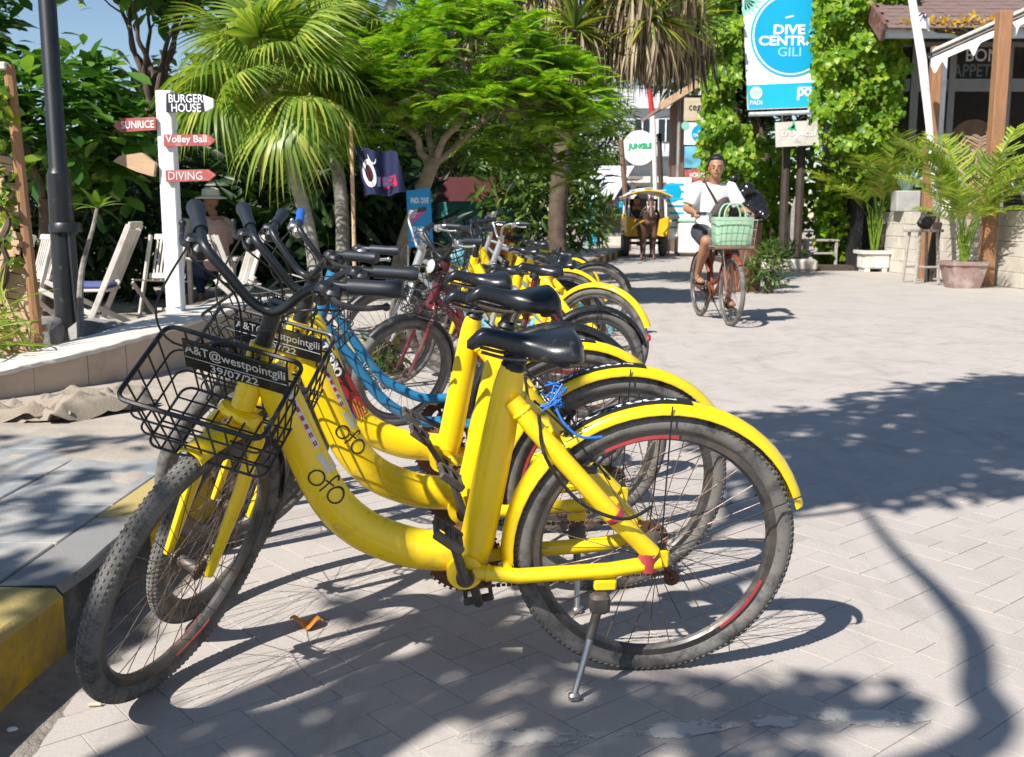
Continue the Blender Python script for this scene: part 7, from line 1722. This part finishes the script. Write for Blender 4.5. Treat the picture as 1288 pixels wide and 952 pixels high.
b = MB(); b.cbox((CX, CY, .52), (1.0, 1.3, .09), .02); cpart('chassis', b, M['dark_wood']); b = MB(); b.tube([(CX - .5, CY, .36), (CX + .5, CY, .36)], .04, 8); cpart('axle', b, M['dark_wood'])
for pts in ([(-.52, .56), (.52, .56), (.56, 1.08), (.34, 1.02), (0, .98), (-.34, 1.02), (-.56, 1.08)],):
    b = MB(); n = len(pts); y0, y1 = CY - .72, CY - .66; b.add([(CX + x, y0, z) for x, z in pts] + [(CX + x, y1, z) for x, z in pts], [tuple(range(n)), tuple(range(2 * n - 1, n - 1, -1))] + [((i + 1) % n, i, n + i, n + (i + 1) % n) for i in range(n)]); cpart('front_panel', b, M['cart_yellow'])
for s in (-1, 1):
    b = MB(); b.cbox((CX + s * .545, CY, .82), (.05, 1.36, .52), .015); cpart('side_panel', b, M['cart_yellow']); b = MB(); b.cbox((CX + s * .50, CY, .62), (.24, .9, .05), .02); cpart('mudguard', b, M['cart_yellow'])
    for y in (-.62, .62): b = MB(); b.tube([(CX + s * .52, CY + y, .55), (CX + s * .50, CY + y, 1.62)], .022, 8); cpart('post', b, M['white_paint'])
    b = MB(); b.tube(smooth_path([(CX + s * .42, CY - .6, .62), (CX + s * .46, CY - 1.4, .80), (CX + s * .34, CY - 2.5, .98)], 5), .03, 8); cpart('shaft', b, M['cart_yellow'])
b = MB(); b.cbox((CX, CY + .68, .85), (1.1, .05, .6), .015); cpart('rear_panel', b, M['cart_yellow']); b = MB(); b.cbox((CX, CY + .1, .82), (.95, .5, .10), .03); cpart('seat', b, M['tarp_maroon'])
def rfn(u, v, dz=0, k=1): x = (u - .5) * 1.24 * k; y = (v - .5) * 1.62 * k; return Vector((CX + x, CY + y, 1.62 + dz + .24 * (1 - (2 * abs(u - .5)) ** 2.2) * (1 - .35 * (2 * abs(v - .5)) ** 2)))
b = MB(); b.grid(lambda u, v: rfn(u, v), 16, 12); b.grid(lambda u, v: rfn(1 - u, v, -.05), 16, 12); ro_ = cpart('roof', b, M['white_paint'])
b = MB(); b.tube([rfn(0, 0) , rfn(.25, 0), rfn(.5, 0), rfn(.75, 0), rfn(1, 0), rfn(1, .5), rfn(1, 1), rfn(.5, 1), rfn(0, 1), rfn(0, .5)], .022, 6, closed=True); cpart('roof_rim', b, M['cart_yellow'], ro_)
for x in (-.3, 0, .3): b = MB(); q = rfn(.5 + x, .15); b.cbox(q + Vector((0, 0, .02)), (.22, .3, .03), .01); cpart('roof_ornament', b, M['gutter'], ro_)
b = MB(); b.box((CX, CY + .64, 1.38), (.9, .02, .4)); cpart('rear_window', b, M['window_dark'])
dr = thing('person', 'cart driver in a dark shirt sitting under the cart roof', 'person', (CX - .22, CY + .02, .85), (0, 0, R(-90))); b = MB(); b.tube([(0, 0, .02), (0, 0, .28), (.02, 0, .52)], [.15, .15, .13], 12, rb=[.11, .11, .09], up=(0, 1, 0)); b.tube([(.02, 0, .5), (.03, 0, .58)], .05, 8); T3, q3 = head(b, (.05, 0, .66), (1, 0, 0))
for s in (1, -1): b.tube([(0, s * .18, .46), (.06, s * .24, .22), (.34, s * .12, .22)], [.05, .042, .028], 8); hand(b, (.34, s * .12, .22), (.40, s * .11, .21), (0, -s, 0)); b.tube([(.02, s * .09, .04), (.40, s * .11, .06), (.42, s * .11, -.24)], [.09, .065, .045], 8)
fuse(b, 'body', M['skin'], dr, .014, 3); b = MB(); b.tube([(0, 0, .0), (0, 0, .28), (.02, 0, .53)], [.18, .17, .10], 12, rb=[.14, .13, .08], up=(0, 1, 0))
for s in (1, -1): b.tube([(0, s * .12, .46), (0, s * .18, .46), (.06, s * .24, .24)], .066, 8)
fuse(b, 'shirt', M['shorts'], dr, .014, 3); b = MB(); b.ball(T3(-.02, 0, .05), (.1, .088, .09), 12, 8, q3); fuse(b, 'hair', M['hair'], dr, .012, 2); face(T3, q3, dr)

# ---- horse, seen from the front
HX, HYY = 3.52, 26.9
hs = thing('horse', 'small dark brown horse in harness pulling the yellow cart', 'horse', (HX, HYY, 0), (0, 0, R(-93))); b = MB()
b.tube([(-.85, 0, 1.02), (-.70, 0, 1.00), (-.35, 0, .93), (0, 0, .92), (.22, 0, .98), (.36, 0, 1.03)], [.12, .22, .225, .235, .215, .13], 16, rb=[.14, .25, .26, .285, .255, .15], up=(0, 1, 0))
b.tube([(.22, 0, 1.08), (.40, 0, 1.25), (.52, 0, 1.40)], [.15, .115, .085], 12, rb=[.20, .16, .12], up=(0, 1, 0)); b.tube([(.46, 0, 1.45), (.58, 0, 1.40), (.70, 0, 1.25), (.79, 0, 1.10), (.81, 0, 1.05)], [.075, .092, .070, .058, .045], 12, rb=[.09, .105, .075, .055, .045], up=(0, 1, 0))
for s in (1, -1):
    b.tube([(.47, s * .055, 1.50), (.475, s * .075, 1.60), (.485, s * .08, 1.65)], [.028, .026, .006], 6)
    f = .05 if s > 0 else -.06; b.tube([(.24, s * .13, .92), (.25 + f * .4, s * .13, .66), (.26 + f, s * .12, .42), (.26 + f * .8, s * .12, .14), (.29 + f, s * .12, .04)], [.115, .075, .052, .034, .045], 10); b.tube([(.285 + f, s * .12, .06), (.30 + f, s * .12, .0)], [.042, .055], 8)
    f2 = -.05 if s > 0 else .06; b.tube([(-.66, s * .13, .98), (-.58, s * .15, .72), (-.72 + f2, s * .13, .44), (-.69 + f2, s * .13, .14), (-.66 + f2, s * .13, .04)], [.18, .12, .052, .036, .045], 10); b.tube([(-.67 + f2, s * .13, .06), (-.65 + f2, s * .13, .0)], [.042, .055], 8)
fuse(b, 'body', M['horse_brown'], hs, .017, 5)
b = MB(); 
for k in range(10): t = k / 9; p = Vector((.20, 0, 1.30)).lerp(Vector((.50, 0, 1.56)), t); b.tube([p, p + Vector((-.05, .05, -.05)), p + Vector((-.04, .09, -.18))], [.03, .024, .006], 5)
b.tube([(.50, 0, 1.55), (.58, 0, 1.50), (.66, .01, 1.38)], [.03, .028, .008], 6); b.build('mane', M['horse_dark'], hs, False)
b = MB(); b.tube(smooth_path([(-.88, 0, 1.08), (-1.0, 0, .9), (-1.02, 0, .5)], 4), [.05, .06, .02], 8); b.build('tail', M['horse_dark'], hs, False)
for s in (1, -1): b = MB(); b.ball((.62, s * .088, 1.38), .018, 8, 6); b.build('eye', M['hair'], hs, False)
hr = thing('harness', 'dark leather harness and collar worn by the brown horse', 'harness', (HX, HYY, .7), (0, 0, R(-93))); 
b = MB(); pts = [Vector((.27 + .06 * math.sin(a), .225 * math.cos(a), .36 + .29 * math.sin(a))) for a in np.linspace(0, 2 * math.pi, 20, endpoint=False)]; b.tube(pts, .035, 6, closed=True); b.build('collar', M['harness'], hr, False)
b = MB(); b.tube([Vector((-.15, .25 * math.cos(a), .235 + .30 * math.sin(a))) for a in np.linspace(0, 2 * math.pi, 20, endpoint=False)], .022, 6, closed=True); b.build('girth_strap', M['harness'], hr, False)
b = MB(); b.tube([Vector((.69 + .02 * math.sin(a), .085 * math.cos(a), .56 + .085 * math.sin(a))) for a in np.linspace(0, 2 * math.pi, 14, endpoint=False)], .013, 6, closed=True); b.tube([(.70, .08, .58), (.56, .095, .76)], .012, 5); b.tube([(.70, -.08, .58), (.56, -.095, .76)], .012, 5); b.build('bridle', M['pale_wood'], hr, False)
